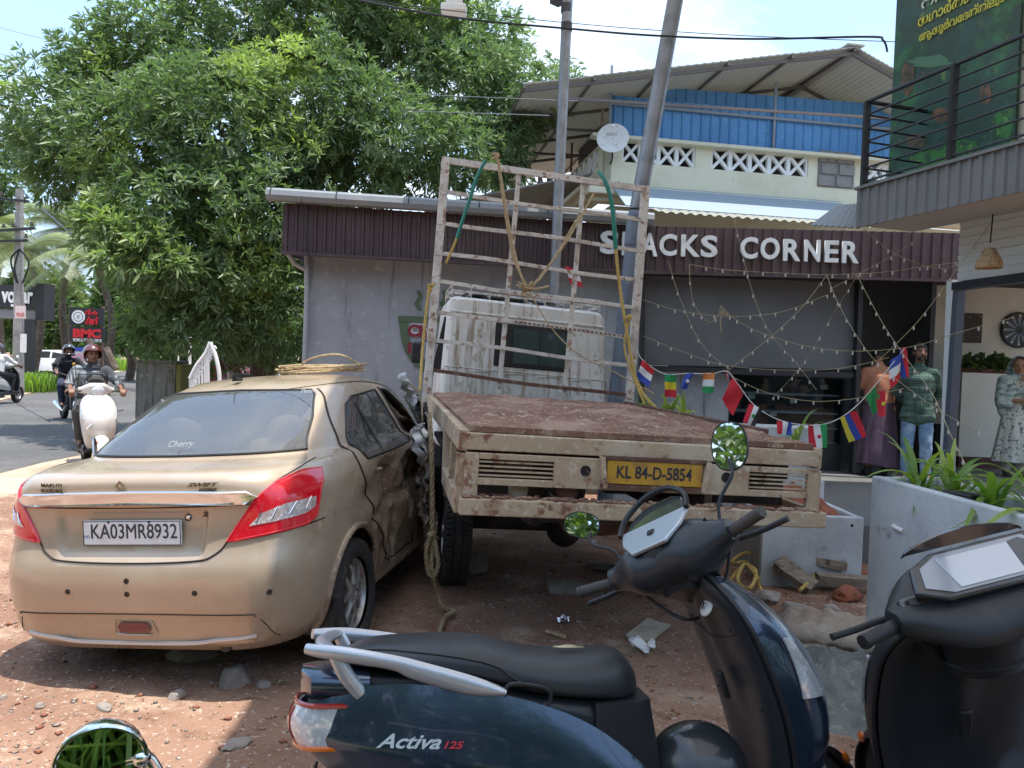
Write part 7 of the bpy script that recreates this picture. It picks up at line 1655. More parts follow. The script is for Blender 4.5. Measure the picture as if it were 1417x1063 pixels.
# motorcycle whose chrome mirror shows at the bottom left: only that mirror reaches into the picture
mp_ = W(140, 1052, 1.02)
bike = thing('chrome_mirror_motorcycle', 'chrome round mirror of a motorcycle at the bottom left corner, reflecting green grass', 'motorcycle', (0, 0, 0))
nrm = ((CAM-mp_).normalized()*1.0+(Vector((-.2, -.1, 0))-mp_).normalized()*1.35).normalized()
Mx = Matrix.Translation(mp_) @ (nrm.to_track_quat('Z', 'Y').to_matrix().to_4x4()); mirror_head(Mx, .056, .056, bike, shell=CHROME, e=2)
MB().tube(oval(Mx @ Matrix.Translation((0, 0, .004)), .0555, .0555, e=2, n=40), .0035, 8, closed=True).build('mirror_rim', CHROME, bike)
j0 = W(196, 1048, 1.04); j1 = W(214, 1062, 1.05); MB().tube(catmull([W(176, 1050, 1.035), j0, j1, j1+Vector((.05, .02, -.12)), j1+Vector((.09, .02, -.22))], 5), .0085, 10).build('mirror_stem', CHROME, bike)
MB().ell(j0, .013, 12, 8).build('stem_joint', CHROME, bike)
hbm = j1+Vector((.09, .02, -.24)); MB().tube(catmull([hbm+Vector((-.22, -.06, -.01)), hbm, hbm+Vector((.2, .05, -.03)), hbm+Vector((.42, .02, 0)), hbm+Vector((.62, -.06, -.01))], 6), .013, 10).build('handlebar', CHROME, bike)
MB().tube([hbm+Vector((-.24, -.07, -.01)), hbm+Vector((-.12, -.03, -.01))], .018, 10).build('grip', GRIPM, bike)
hc_ = hbm+Vector((.2, .05, 0)); 
for s in (-1, 1): MB().tube([hc_+Vector((s*.08, 0, -.03)), hc_+Vector((s*.08, .28, -hc_.z+.30))], .022, 10).build('fork', DARKMETAL, bike)
wheel(bike, 0, 0, 0, .28, .2, .08, Matrix.Translation((hc_.x, hc_.y+.28, .28)) @ Matrix.Rotation(PI/2, 4, 'Y'), rim_mb); wheel(bike, 0, 0, 0, .28, .2, .1, Matrix.Translation((hc_.x, hc_.y-1.0, .28)) @ Matrix.Rotation(PI/2, 4, 'Y'), rim_mb)
MB().ell((hc_.x, hc_.y-.30, .66), (.14, .27, .12)).build('tank', BPM, bike); MB().ell((hc_.x, hc_.y-.78, .66), (.13, .34, .07)).build('seat', SEATM, bike); MB().box((hc_.x, hc_.y-.35, .42), (.24, .4, .3)).build('engine', DARKMETAL, bike, bevel=.04)
# black helmet resting on the footboard of the navy scooter
hp_ = NS @ Vector((.20, -.06, .31+.13))
hm = thing('helmet', 'round black helmet resting on the navy scooter footboard', 'helmet', hp_)
def hf_(u, v): ph = 2*PI*u; th = PI*.78*v; return Vector((.145*math.sin(th)*math.cos(ph), .130*math.sin(th)*math.sin(ph), .02+.14*math.cos(th)))
MB().slab(hf_, 48, 24, -.015).build('shell', mat('helmet_black', (.022, .025, .028), .28, coat=.6, rvar=(6, .2, .4)), hm); MB().tube([hf_(i/40, 1.0) for i in range(40)], .008, 6, closed=True).build('rim_trim', BLACKP, hm)
# ============================================================ trees
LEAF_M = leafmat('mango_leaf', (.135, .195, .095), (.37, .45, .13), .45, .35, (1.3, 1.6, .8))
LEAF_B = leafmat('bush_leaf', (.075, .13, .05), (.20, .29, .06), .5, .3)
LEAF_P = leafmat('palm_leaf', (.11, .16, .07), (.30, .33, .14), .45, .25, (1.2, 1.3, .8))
BARK = mat('bark', (.11, .085, .065), .95, var=[(6, (.20, .18, .15), .5, .7), (20, (.05, .04, .03), .5, .7)], bump=(22, .9))
rng = np.random.default_rng(11)
def norm_(a): return a/np.maximum(np.linalg.norm(a, axis=-1, keepdims=True), 1e-9)
def rosettes(C, D, n_leaf, L_, Wd_, droop=.5, tint=None):
    "leaf rosettes at C pointing along D: long leaves folded at the midrib; returns verts, quads, tint"
    m = len(C); D = norm_(D); ref = np.where(np.abs(D[:, 2:3]) < .9, [[0, 0, 1.]], [[1., 0, 0]]); A = norm_(np.cross(D, ref)); B = np.cross(D, A)
    V = []; T = []
    for j in range(n_leaf):
        th = rng.uniform(0, 2*PI, m); sp_ = rng.uniform(.35, 1.25, m); ll = L_*rng.uniform(.65, 1.15, m)
        d = D*np.cos(sp_)[:, None]+(A*np.cos(th)[:, None]+B*np.sin(th)[:, None])*np.sin(sp_)[:, None]
        s = norm_(np.cross(d, rng.normal(size=(m, 3))*.5+D)); nn = np.cross(s, d)
        p0 = C+d*.01; g = np.array([0, 0, -1.])
        p1 = C+d*(ll*.45)[:, None]+g*(ll*.08*droop)[:, None]; p2 = C+d*(ll*.95)[:, None]+g*(ll*.42*droop)[:, None]
        w = (ll*Wd_)[:, None]
        fold = nn*w*.35
        V.append(np.stack([p0, p1+s*w+fold, p1*.35+p2*.65+s*w*.75+fold*.7, p2, p1*.35+p2*.65-s*w*.75+fold*.7, p1-s*w+fold, p1*.6+p0*.4, p1*.35+p2*.65], 1))
        t = (tint if tint is not None else np.zeros(m))+rng.normal(0, .04, m); T.append(np.repeat(np.clip(t, 0, 1)[:, None], 8, 1))
    V = np.concatenate(V); T = np.concatenate(T); k = len(V); b = np.arange(k)[:, None]*8
    # faces: two half blades of quads (triangles doubled as quads are avoided by sharing midrib points 6, 7)
    F1 = np.stack([b[:, 0], b[:, 0]+1, b[:, 0]+2, b[:, 0]+7], 1); F2 = np.stack([b[:, 0], b[:, 0]+7, b[:, 0]+4, b[:, 0]+5], 1)
    return V.reshape(-1, 3), (F1, F2, b[:, 0]), T.reshape(-1)
def leafcloud(name, lobes, n_total, L_, Wd_, n_leaf, m, parent, shell=.62, tintf=None, droop=.5, updir=.35):
    "lobes: (centre, radii)"
    vol = np.array([r[0]*r[2]+r[1]*r[2] for c, r in lobes]); cnt = (vol/vol.sum()*n_total).astype(int)
    C = []; D = []
    for (c, r), k in zip(lobes, cnt):
        d = norm_(rng.normal(size=(k, 3))); rad = 1-(1-shell)*rng.random(k)**1.3; inner = rng.random(k) < .22; rad[inner] = rng.uniform(.2, .8, inner.sum())
        # clumped outline
        bump_ = np.array([mnoise.noise(Vector((x*2.3+c[0], y*2.3+c[1], z*2.3+c[2]))) for x, y, z in d]); rad = rad*(1+.30*bump_)
        C.append(np.array(c)+d*np.array(r)*rad[:, None]); D.append(d+np.array([0, 0, updir])+rng.normal(0, .35, (k, 3)))
    C = np.concatenate(C); D = np.concatenate(D)
    # clump: drop rosettes where a noise field is low, so gaps and dark hollows open
    keep = np.array([mnoise.noise(Vector((x*1.15, y*1.15, z*1.15))) for x, y, z in C]) > -.36
    C = C[keep]; D = D[keep]
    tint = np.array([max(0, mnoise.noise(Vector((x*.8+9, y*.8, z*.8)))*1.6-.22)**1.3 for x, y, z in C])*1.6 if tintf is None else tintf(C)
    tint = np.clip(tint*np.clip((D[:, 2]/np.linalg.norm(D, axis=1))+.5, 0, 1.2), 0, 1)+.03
    V, (F1, F2, b), T = rosettes(C, D, n_leaf, L_, Wd_, droop, tint)
    tip = np.stack([b+7, b+2, b+3, b+4], 1)
    return raw_mesh(name, V, np.concatenate([F1, F2, tip]), m, parent, smooth=False, attr=T)
def branches(parent, base, tips, r0, name='trunk', split=.45, m=BARK):
    base = Vector(base); mb = MB(); top = base+Vector((0, 0, 0)); cen = sum((Vector(t) for t in tips), Vector())/len(tips)
    fork = base.lerp(cen, split); mb.tube(catmull([base-Vector((0, 0, .2)), base.lerp(fork, .5)+Vector((.12, .05, 0)), fork], 5), [r0*1.25, r0*1.1]+[r0]*8+[r0*.85], 12); mb.build(name, m, parent)
    for i, t in enumerate(tips):
        t = Vector(t); mid = fork.lerp(t, .5)+Vector((random.uniform(-.3, .3), random.uniform(-.3, .3), random.uniform(.1, .5)))
        P = catmull([fork, mid, t], 6); n = len(P); bm_ = MB().tube(P, [r0*.6*(1-.85*k/(n-1))+.012 for k in range(n)], 8)
        for q in range(4):
            a = P[int(n*(.35+.15*q))]; b = a+Vector((random.uniform(-1, 1), random.uniform(-1, 1), random.uniform(0, 1)))*1.1; bm_.tube(catmull([a, a.lerp(b, .5)+Vector((0, 0, .1)), b], 3), [.035, .03, .025, .02, .015, .012, .01], 6)
        bm_.build('branch', m, parent)
def L3(px, py, Y, rx, ry=None, d=None):
    c = W(px, py, Y); k = Y/FPX; return (tuple(c), (rx*k, (d or rx)*k*.9, (ry or rx)*k))
mango = thing('mango_tree', 'huge leafy mango tree filling the upper left behind the shop', 'tree', (0, 0, 0))
ml = [L3(95, 165, 14.2, 92, 82), L3(150, 95, 14.6, 70, 62), L3(230, 70, 15, 105, 90), L3(345, 40, 15.5, 115, 95), L3(455, 30, 16, 110, 85), L3(560, 55, 16.5, 95, 88), L3(640, 120, 16, 88, 72), L3(715, 135, 16, 66, 62),
      L3(190, 200, 13.6, 105, 95), L3(300, 170, 13.8, 115, 100), L3(420, 150, 14.5, 120, 100), L3(520, 190, 14.6, 105, 80), L3(610, 215, 15, 92, 62), L3(250, 300, 13.2, 105, 85), L3(350, 290, 13.6, 110, 85), L3(455, 245, 14.4, 100, 62), L3(700, 200, 15.6, 42, 50),
      L3(95, 235, 14, 62, 50), L3(235, 395, 13.4, 72, 62), L3(320, 385, 13.4, 92, 72), L3(385, 420, 13.6, 62, 85), L3(300, 455, 13.6, 92, 45), L3(215, 445, 13.8, 48, 42), L3(655, 55, 17, 75, 55), L3(500, -30, 16, 160, 60)]
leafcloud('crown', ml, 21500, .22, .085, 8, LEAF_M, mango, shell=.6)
# low light-green sprays at the lower left of the crown
sp_l = [L3(150, 320, 12.4, 48, 28), L3(175, 360, 12.2, 50, 24), L3(205, 335, 12.4, 45, 30), L3(140, 290, 12.6, 36, 18), L3(235, 370, 12.4, 40, 25)]
leafcloud('low_spray', sp_l, 420, .28, .08, 9, LEAF_M, mango, tintf=lambda C: np.full(len(C), .30), updir=.1)
tb = G(360, 545); tb = Vector((W(352, 500, 14.6).x, 14.6, 0))
branches(mango, tb, [ml[i][0] for i in (0, 2, 3, 5, 6, 8, 9, 10, 12, 13, 14, 20)], .24, split=.42)
def tree(name, label, lobes, n, L_, base, r0, m=LEAF_B, n_leaf=6, group=None, wd=.16, cat='tree', tintf=None):
    t = thing(name, label, cat, (0, 0, 0), group=group); leafcloud('crown', lobes, n, L_, wd, n_leaf, m, t, shell=.5, tintf=tintf)
    branches(t, base, [l_[0] for l_ in lobes[:6]], r0, split=.5); return t
def gb(px, Y): p = W(px, 500, Y); return Vector((p.x, Y, 0))
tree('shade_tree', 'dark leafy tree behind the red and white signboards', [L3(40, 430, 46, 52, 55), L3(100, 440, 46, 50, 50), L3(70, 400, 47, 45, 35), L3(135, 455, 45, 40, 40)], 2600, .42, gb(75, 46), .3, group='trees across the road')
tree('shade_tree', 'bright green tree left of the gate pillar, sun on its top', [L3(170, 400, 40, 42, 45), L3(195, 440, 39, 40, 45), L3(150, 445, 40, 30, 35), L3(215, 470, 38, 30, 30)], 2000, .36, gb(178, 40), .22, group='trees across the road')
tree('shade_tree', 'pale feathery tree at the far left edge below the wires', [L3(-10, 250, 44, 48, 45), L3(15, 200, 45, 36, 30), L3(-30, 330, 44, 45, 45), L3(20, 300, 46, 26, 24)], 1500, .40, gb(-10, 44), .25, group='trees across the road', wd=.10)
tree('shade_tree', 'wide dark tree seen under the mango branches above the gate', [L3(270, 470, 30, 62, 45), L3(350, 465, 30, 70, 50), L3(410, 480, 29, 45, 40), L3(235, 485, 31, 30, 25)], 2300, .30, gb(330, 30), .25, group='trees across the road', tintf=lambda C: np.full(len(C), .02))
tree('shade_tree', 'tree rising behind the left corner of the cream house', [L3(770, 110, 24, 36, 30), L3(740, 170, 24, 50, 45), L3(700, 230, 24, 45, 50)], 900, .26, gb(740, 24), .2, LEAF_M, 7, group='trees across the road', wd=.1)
# far wood closing the view at the left
fw = []
for px in range(-420, 470, 60): fw.append(L3(px, 462+6*math.sin(px), 85+8*math.sin(px*.3), 62, 36))
for px in range(-420, 470, 90): fw.append(L3(px, 435+10*math.sin(px), 100, 75, 45))
o = leafcloud('far_wood', fw, 7000, .9, .3, 4, LEAF_B, None, shell=.4); o['kind'] = 'stuff'
# coconut palms
def palm(label, base, top, n, fl, lean=0):
    t = thing('coconut_palm', label, 'palm tree', (0, 0, 0), group='coconut palms beyond the road'); base = Vector(base); top = Vector(top)
    MB().tube(catmull([base, base.lerp(top, .5)+Vector((lean, 0, 0)), top], 8), [.17-.004*i for i in range(17)], 10).build('trunk', BARK, t)
    for i in range(n):
        az = 2*PI*i/n*1.0+random.uniform(-.2, .2)+(i % 2)*.2; el = random.uniform(-.25, .95); d = Vector((math.cos(az)*math.cos(el), math.sin(az)*math.cos(el), math.sin(el))); P = [top+d*fl*t_+Vector((0, 0, -1))*fl*.55*t_**2.2 for t_ in np.linspace(0, 1, 14)]
        V = []; F = []; T = []; side = d.cross(Vector((0, 0, 1))).normalized()
        for k in range(1, 14):
            for j in range(4):
                p = P[k-1].lerp(P[k], j/4); tdir = (P[k]-P[k-1]).normalized(); ln = fl*.23*(math.sin(PI*min(1, (k+.5)/14))**.5)+.1
                for s in (-1, 1):
                    q = p+side*s*ln*.85+tdir*ln*.35+Vector((0, 0, -ln*.42)); w = tdir*.020; b0 = len(V); V += [p-w, p+w, q+w*.2, q-w*.2]; F.append((b0, b0+1, b0+2, b0+3)); T += [max(0, min(1, .25+.5*random.random()*(i % 3 == 0)))]*4
        raw_mesh('frond', [tuple(v) for v in V], F, LEAF_P, t, smooth=False, attr=T)
    mb = MB(); [mb.ell(top+Vector((random.uniform(-.3, .3), random.uniform(-.3, .3), -.35)), .13, 10, 8) for _ in range(5)]; mb.build('coconut_cluster', mat('coconut', (.22, .20, .05), .5), t, kind='stuff')
    return t
random.seed(21)
palm('coconut palm behind the utility pole at the left', gb(45, 34), W(38, 345, 34), 18, 2.9, .5)
palm('coconut palm with pale drooping fronds above the road signs', gb(100, 32), W(100, 318, 32), 20, 3.0, -.4)
palm('coconut palm leaning towards the mango tree', gb(140, 30), W(128, 350, 30), 18, 2.6, .6)
palm('smaller coconut palm near the far left edge of the photo', gb(5, 38), W(-8, 320, 38), 16, 2.8, 0)
o = leafcloud('rear_wood', [((28*math.cos(a), 28*math.sin(a), 4), (5, 5, 6)) for a in np.linspace(R(165), R(375), 16)], 4200, .9, .3, 4, LEAF_B, None, shell=.4); o['kind'] = 'stuff'
GR = leafmat('grass_blade', (.05, .13, .02), (.26, .36, .06), .5, .4)
def grass(name, pts, n, h, w, spread=.8, seed=1, lean=.5, parent=None):
    r = np.random.default_rng(seed); P = np.array([(p[0], p[1], p[2] if len(p) > 2 else 0) for p in pts]); i = r.integers(0, len(P), n)
    sp = P[i, 2:3]*0+spread; C = np.column_stack([P[i, 0]+r.normal(0, 1, n)*spread, P[i, 1]+r.normal(0, 1, n)*spread, np.zeros(n)])
    a = r.uniform(0, 2*PI, n); hh = h*r.uniform(.5, 1.3, n); ln = lean*r.uniform(.1, 1, n); d = np.column_stack([np.cos(a), np.sin(a), np.zeros(n)]); s = np.column_stack([-np.sin(a), np.cos(a), np.zeros(n)])*w
    up = np.array([0, 0, 1.]); p1 = C+up*(hh*.5)[:, None]+d*(hh*ln*.25)[:, None]; p2 = C+up*(hh*.9)[:, None]+d*(hh*ln*.75)[:, None]; p3 = C+up*(hh)[:, None]+d*(hh*ln*1.2)[:, None]
    V = np.stack([C-s*.6, C+s*.6, p1-s, p1+s, p2-s*.6, p2+s*.6, p3-s*.08, p3+s*.08], 1).reshape(-1, 3); b = np.arange(n)*8
    F = np.concatenate([np.stack([b+k, b+k+1, b+k+3, b+k+2], 1) for k in (0, 2, 4)]); o = raw_mesh(name, V, F, GR, parent, smooth=False, kind='stuff', attr=np.repeat(r.random(n)*.9, 8)); return o
g1_ = [G(x, y) for x, y in ((30, 541), (42, 542), (36, 536), (48, 538), (25, 536))]
grass('roadside_grass', g1_, 2600, .55, .02, .42, 2)
grass('roadside_weeds', [G(x, y) for x, y in ((165, 511), (180, 513), (195, 512), (205, 513), (170, 509), (215, 512))], 2200, .7, .05, 1.2, 3)
grass('verge_grass', [(-.30, .0), (-.5, .2), (-.1, .1), (-.7, -.1), (-.3, -.3), (-.9, .1), (.05, -.1)], 3400, .34, .008, .20, 5, .9)
grass('rear_grass', [(x, -5-random.random()*3) for x in range(-12, 6)], 2500, .4, .02, .6, 6)
tree('shade_tree', 'tree standing behind the camera across the yard', [((-3, -12, 4), (4, 3, 4)), ((3, -13, 4.5), (4, 3, 4.2)), ((-9, -12, 4), (4, 3, 4)), ((9, -12, 4), (4, 3, 4)), ((-14, -6, 4), (3.5, 4, 4.5)), ((-6, -15, 7), (6, 3, 4)), ((6, -15, 7), (6, 3, 4))], 8500, .4, (-2, -12, 0), .3, group='trees across the road')
# ============================================================ left background: road signs, pole, cars, gate
DKG = mat('sign_dark', (.022, .026, .03), .5); SWH = mat('sign_letter_white', (.72, .74, .76), .5)
def panel(name, px0, py0, px1, py1, Y, m, parent, t=.08, off=0, bevel=0):
    a = W(px0, py0, Y); b = W(px1, py1, Y); return MB().box(((a.x+b.x)/2, Y+t/2-off, (a.z+b.z)/2), (abs(b.x-a.x), t, abs(a.z-b.z))).build(name, m, parent, smooth=False, bevel=bevel)
def wtext(name, body, px0, py1, px1, py0, Y, m, parent, off=.02, **kw):
    a = W(px0, py1, Y-off); b = W(px1, py0, Y-off); return text(name, body, m, fr(a, (1, 0, 0)), w=b.x-a.x, h=b.z-a.z-(b.x-a.x)*0, parent=parent, ext=.015, **kw)
ss = thing('dark_shop_sign', 'dark shop fascia with white lettering at the left edge, grey band below', 'sign', (0, 0, 0))
panel('fascia', -60, 392, 60, 428, 29, DKG, ss, .6); panel('under_band', -60, 426, 58, 442, 29.1, mat('band_grey', (.20, .21, .22), .6), ss, .5); panel('end_return', 50, 392, 60, 443, 28.9, DKG, ss, .7)
wtext('lettering', 'vokar', 2, 419, 46, 398, 29, SWH, ss, .03, bold=.03)
panel('post', 31, 442, 43, 517, 28.6, DKG, ss, .25); panel('small_line', 15, 421, 34, 425, 28.95, SWH, ss, .02)
bp = thing('utility_pole', 'tall concrete utility pole with two crossarms at the left', 'pole', (0, 0, 0))
a = W(27, 262, 25.5); b = Vector((W(26, 500, 25.5).x, 25.5, 0)); MB().loft([[b+Vector((sx*.13, sy*.13, 0)) for sx, sy in ((-1, -1), (1, -1), (1, 1), (-1, 1))], [a+Vector((sx*.08, sy*.08, 0)) for sx, sy in ((-1, -1), (1, -1), (1, 1), (-1, 1))]]).build('post', CONC, bp, smooth=False)
for (x0, y0, x1, y1) in ((-14, 320, 48, 316), (-8, 334, 38, 333), (0, 275, 40, 279)): p, q = W(x0, y0, 25.3), W(x1, y1, 25.3); MB().bar(p, q, .08, .08).build('crossarm', DARKMETAL, bp, smooth=False)
for x, y in ((-8, 316), (5, 315), (18, 314), (44, 312), (36, 329), (2, 271), (37, 275)): p = W(x, y, 25.3); MB().lathe([(0, 0), (.05, 0), (.06, .04), (.03, .07), (.05, .10), (0, .14)], Matrix.Translation(p), 10).build('insulator', DARKMETAL, bp)
mb = MB(); [mb.tube(catmull([W(27, 345, 25.4), W(27+dx, 360+dy, 25.4), W(27+dx*.3, 392, 25.4)], 5), .03, 6) for dx, dy in ((-12, 0), (13, 4), (-7, 10))]; mb.build('cable_loop', BLACKP, bp)
pst = thing('pole_poster', 'small white notice fixed to the utility pole', 'notice', (0, 0, 0)); panel('sheet', 21, 423, 35, 441, 25.3, mat('notice_pink', (.70, .58, .56), .7), pst, .02); wtext('print', 'TO LET', 22.5, 438, 33.5, 433, 25.3, mat('notice_red', (.5, .05, .06), .6), pst)
pst2 = thing('pole_poster', 'torn white paper low on the utility pole', 'notice', (0, 0, 0)); panel('sheet', 28, 462, 36, 488, 25.25, WHITEP, pst2, .02)
# boards
bd_ = thing('signboard', 'dark signboard with white round emblem, red lettering and BMC', 'signboard', (0, 0, 0))
Yb = 27.0; panel('upper_board', 96, 425, 143, 451, Yb, DKG, bd_, .08); panel('lower_board', 96, 452, 145, 474, Yb, DKG, bd_, .08)
c = W(108.5, 438.5, Yb-.02); Mx = Matrix.Translation(c) @ Matrix.Rotation(R(90), 4, 'X'); MB(Mx).lathe([(0, .012), (.235, .012), (.235, 0)], None, 30).build('round_emblem', SWH, bd_); MB(Mx).lathe([(.15, .016), (.17, .016)], None, 24).build('emblem_ring', DKG, bd_); MB(Mx).lathe([(0, .016), (.07, .016)], None, 16).build('emblem_dot', mat('grey_dot', (.4, .4, .4), .6), bd_)
REDS = mat('sign_red', (.55, .02, .03), .5)
wtext('lettering', 'ബി എം', 118, 438, 135, 428, Yb, REDS, bd_, bold=.06); wtext('lettering', 'ക്ലബ്', 118, 449, 136, 439, Yb, REDS, bd_, bold=.06); wtext('lettering', 'BMC', 101, 467, 140, 456, Yb, REDS, bd_, bold=.06); wtext('small_lettering', 'WORKS & TRAINING CENTRE', 101, 472.5, 141, 469.5, Yb, SWH, bd_)
mb = MB(); [mb.bar(W(x, 424, Yb+.1), Vector((W(x, 424, Yb+.1).x, Yb+.1, 0)), .08, .08, (0, 1, 0)) for x in (98, 143)]; mb.build('post', mat('post_rusty', (.20, .13, .10), .8), bd_)
bn2 = thing('low_banner', 'blue and white banner board standing under the dark signboard', 'banner', (0, 0, 0)); panel('sheet', 93, 480, 131, 505, Yb-.3, WHITEP, bn2, .05); panel('blue_band', 93, 480, 131, 487, Yb-.32, mat('banner_blue', (.03, .08, .38), .5), bn2, .03); wtext('lettering', 'HOTEL', 100, 500, 127, 490, Yb-.35, mat('banner_pink', (.55, .15, .3), .5), bn2)
for i, (x0, y0, x1, y1, r_) in enumerate(((122, 470, 138, 508, .12), (146, 482, 160, 512, .14))): tag(MB().tube([W(x0, y0, 26.4), W(x1, y1, 26.4)], r_, 8).build('leaning_log', BARK), ('brown wooden prop leaning in front of the signboard posts', 'thick log leaning right of the signboard')[i], 'log')
# far cars
def far_car(label, x, y, yaw, paint, z=0):
    M = ground_frame(x, y, yaw); c = thing('parked_car', label, 'car', M=M)
    prof = [(-2.0, .35), (-2.05, .75), (-1.95, .95), (-1.55, 1.02), (-1.15, 1.42), (.2, 1.47), (.95, 1.02), (1.75, .90), (2.0, .72), (2.02, .35)]
    secs = [];
    for y_, k in ((-.84, 0), (-.80, 1), (.80, 1), (.84, 0)):
        secs.append([Vector((px_, y_*(1 if z_ < 1.05 else .84)*(1.0 if k else 1.0), z_ if k else .35+(z_-.35)*.93)) for px_, z_ in prof])
    MB().loft(secs).build('body', paint, c, ang=30)
    for s in (-1, 1):
        for w0, w1 in (((-1.2, 1.05), (-.25, 1.05)), ((-.15, 1.05), (.75, 1.05))):
            P = [(w0[0], 1.04), (w1[0], 1.04), (min(w1[0], .30) if w1[0] > 0 else w1[0], 1.38), (max(w0[0]+.22, -.9) if w0[0] < -.5 else w0[0], 1.36)]
            mb = MB(); mb.add([(a_, s*(.83-.13*(b_-1.04)/.35), b_) for a_, b_ in P]+[(a_, s*(.78-.13*(b_-1.04)/.35), b_) for a_, b_ in P], [(0, 1, 2, 3), (7, 6, 5, 4), (0, 4, 5, 1), (1, 5, 6, 2), (2, 6, 7, 3), (3, 7, 4, 0)]); mb.build('side_window', TRIM, c, smooth=False)
        for wx in (-1.2, 1.25): MB(Matrix.Translation((wx, s*.74, .31)) @ (RX if s < 0 else RXn)).lathe([(0, .05), (.18, .06), (.20, .09), (.30, .09), (.31, .05), (.31, -.09), (0, -.09)], None, 20).build('wheel', RUBBER, c)
        MB().ell((1.96, s*.62, .72), (.06, .16, .08), 10, 6).build('headlight', LENS, c)
    MB().slab(lambda u, v: Vector((.22+.70*v, (u-.5)*1.3, 1.44-.40*v+.012)), 4, 4, .01).build('windscreen', TRIM, c); return c
far_car('white car parked side-on beyond the road at the far left', W(76, 500, 41).x+.4, 41, R(4), mat('car_white', (.72, .73, .74), .3, coat=.8))
far_car('maroon car half hidden behind the gate arch', W(266, 500, 33).x+.6, 33, R(160), mat('car_maroon', (.16, .02, .03), .3, coat=.8)); far_car('silver car seen under the mango branches right of the gate', W(335, 500, 34).x, 34, R(175), mat('car_silver', (.5, .5, .51), .3, metal=.5, coat=.8))
# gate pillar, low wall, white arched gate
gp_ = thing('gate_pillar', 'short weathered concrete gate pillar with mossy yellow edge', 'pillar', (0, 0, 0))
a = W(190, 501, 14); b = W(245, 503, 14); MOSS = mat('mossy_concrete', (.22, .21, .18), .9, var=[(4, (.10, .095, .07), .45, .65, 6, (3, 3, .4)), (9, (.33, .31, .27), .55, .7)], bump=(30, .5))
MB().box(((a.x+b.x)/2, 14.2, a.z/2), (b.x-a.x, .5, a.z)).build('pillar', MOSS, gp_, smooth=False, bevel=.02); MB().box((b.x+.05, 14.2, a.z/2-.01), (.10, .48, a.z)).build('mossy_edge', mat('yellow_moss', (.22, .21, .06), .9, var=[(12, (.2, .22, .05), .5, .7)], bump=(40, .6)), gp_, smooth=False, bevel=.02)
MB().box(((a.x+b.x)/2, 14.2, a.z+.02), (b.x-a.x+.04, .54, .05)).build('cap', MOSS, gp_, smooth=False, bevel=.01)
gt = thing('arched_gate', 'white wrought iron gate leaf with pointed arched top', 'gate', (0, 0, 0)); IR = mat('white_iron', (.82, .82, .80), .5)
def gp2(px, py): return W(px, py, 12.3)
P = catmull([gp2(263, 524), gp2(272, 506), gp2(284, 490), gp2(291, 474)], 6); MB().tube(P, .034, 8).build('arch_top', IR, gt); MB().tube(catmull([gp2(291, 474), gp2(298, 492), gp2(303, 514), gp2(304, 535)], 6), .034, 8).build('arch_side', IR, gt); MB().tube([p+Vector((.03, 0, -.16)) for p in P], .016, 8).build('inner_arch', IR, gt)
for i in range(9):
    t = i/9+.05; p = P[int(t*(len(P)-1))]; MB().tube([p, Vector((p.x+.02, p.y, -.0))], .018, 6).build('bar', IR, gt)
for i in range(5):
    p = W(297+i*1.5, 500+i*5, 14.6); 
for i in range(12):
    p = P[min(len(P)-1, int(i/12*len(P)))]+Vector((.06, 0, -.08)); MB().tube([p+Vector((.045*math.cos(a), 0, .045*math.sin(a))) for a in np.linspace(0, 5, 9)], .014, 5).build('scroll', IR, gt)
for x in (252, 318): p = Vector((W(x, 520, 14.8).x, 14.8, 0)); MB().tube([p, p+Vector((0, 0, 1.25))], .05, 10).build('gate_post', IR, gt)
for i, x in enumerate((246, 263)):
    p = Vector((W(x, 480, 24).x, 24, 0)); tag(MB().tube([p, p+Vector((0, 0, 2.3))], .05, 8).build('thin_white_post', IR), ('thin white post left of the arched gate, under the branches', 'thin white post just behind the arched gate')[i], 'post')
bw_ = thing('boundary_wall', 'dark low boundary wall running under the mango tree', 'wall', (0, 0, 0)); p = W(318, 520, 15.5); q = W(440, 520, 15.5); MB().box(((p.x+q.x)/2, 15.5, .6), (q.x-p.x, .2, 1.2)).build('wall', MOSS, bw_, smooth=False)
# overhead wires
def cable(label, pts, r=.01, name='overhead_wire', m=BLACKP, grp=None): return tag(MB().tube(catmull(pts, 8), r, 6).build(name, m), label, 'wire', grp)
cable('thick black cable across the top of the photo to the balcony', [W(430, -14, 8.5), W(560, 13, 8.2), W(660, 28, 8.0), W(790, 40, 8.0), W(900, 49, 7.9), W(1040, 54, 7.8), W(1200, 51, 7.6), W(1222, 56, 7.5), W(1228, 72, 7.5)], .011)
cable('thin wire running just above the thick black cable', [W(400, -15, 9), W(600, 12, 9), W(800, 33, 9), W(1000, 48, 9), W(1240, 58, 9)], .005)
for lab, a, b in (('upper of three wires entering at the left edge', (-20, 33, 20), (330, 70, 12.6)), ('middle of three wires entering at the left edge', (-20, 72, 20), (800, 140, 12.6)), ('lowest of three wires entering at the left edge', (-20, 101, 20), (760, 160, 12.4))):
    p = W(*a[:2], a[2]); q = W(*b[:2], b[2]); cable(lab, [p, p.lerp(q, .5)-Vector((0, 0, .25)), q], .006, m=mat('wire_grey', (.25, .26, .26), .6))
cable('guy wire sloping from the pole cluster down to the right, far left', [W(28, 262, 25.4), W(60, 290, 20), W(100, 325, 16)], .02)
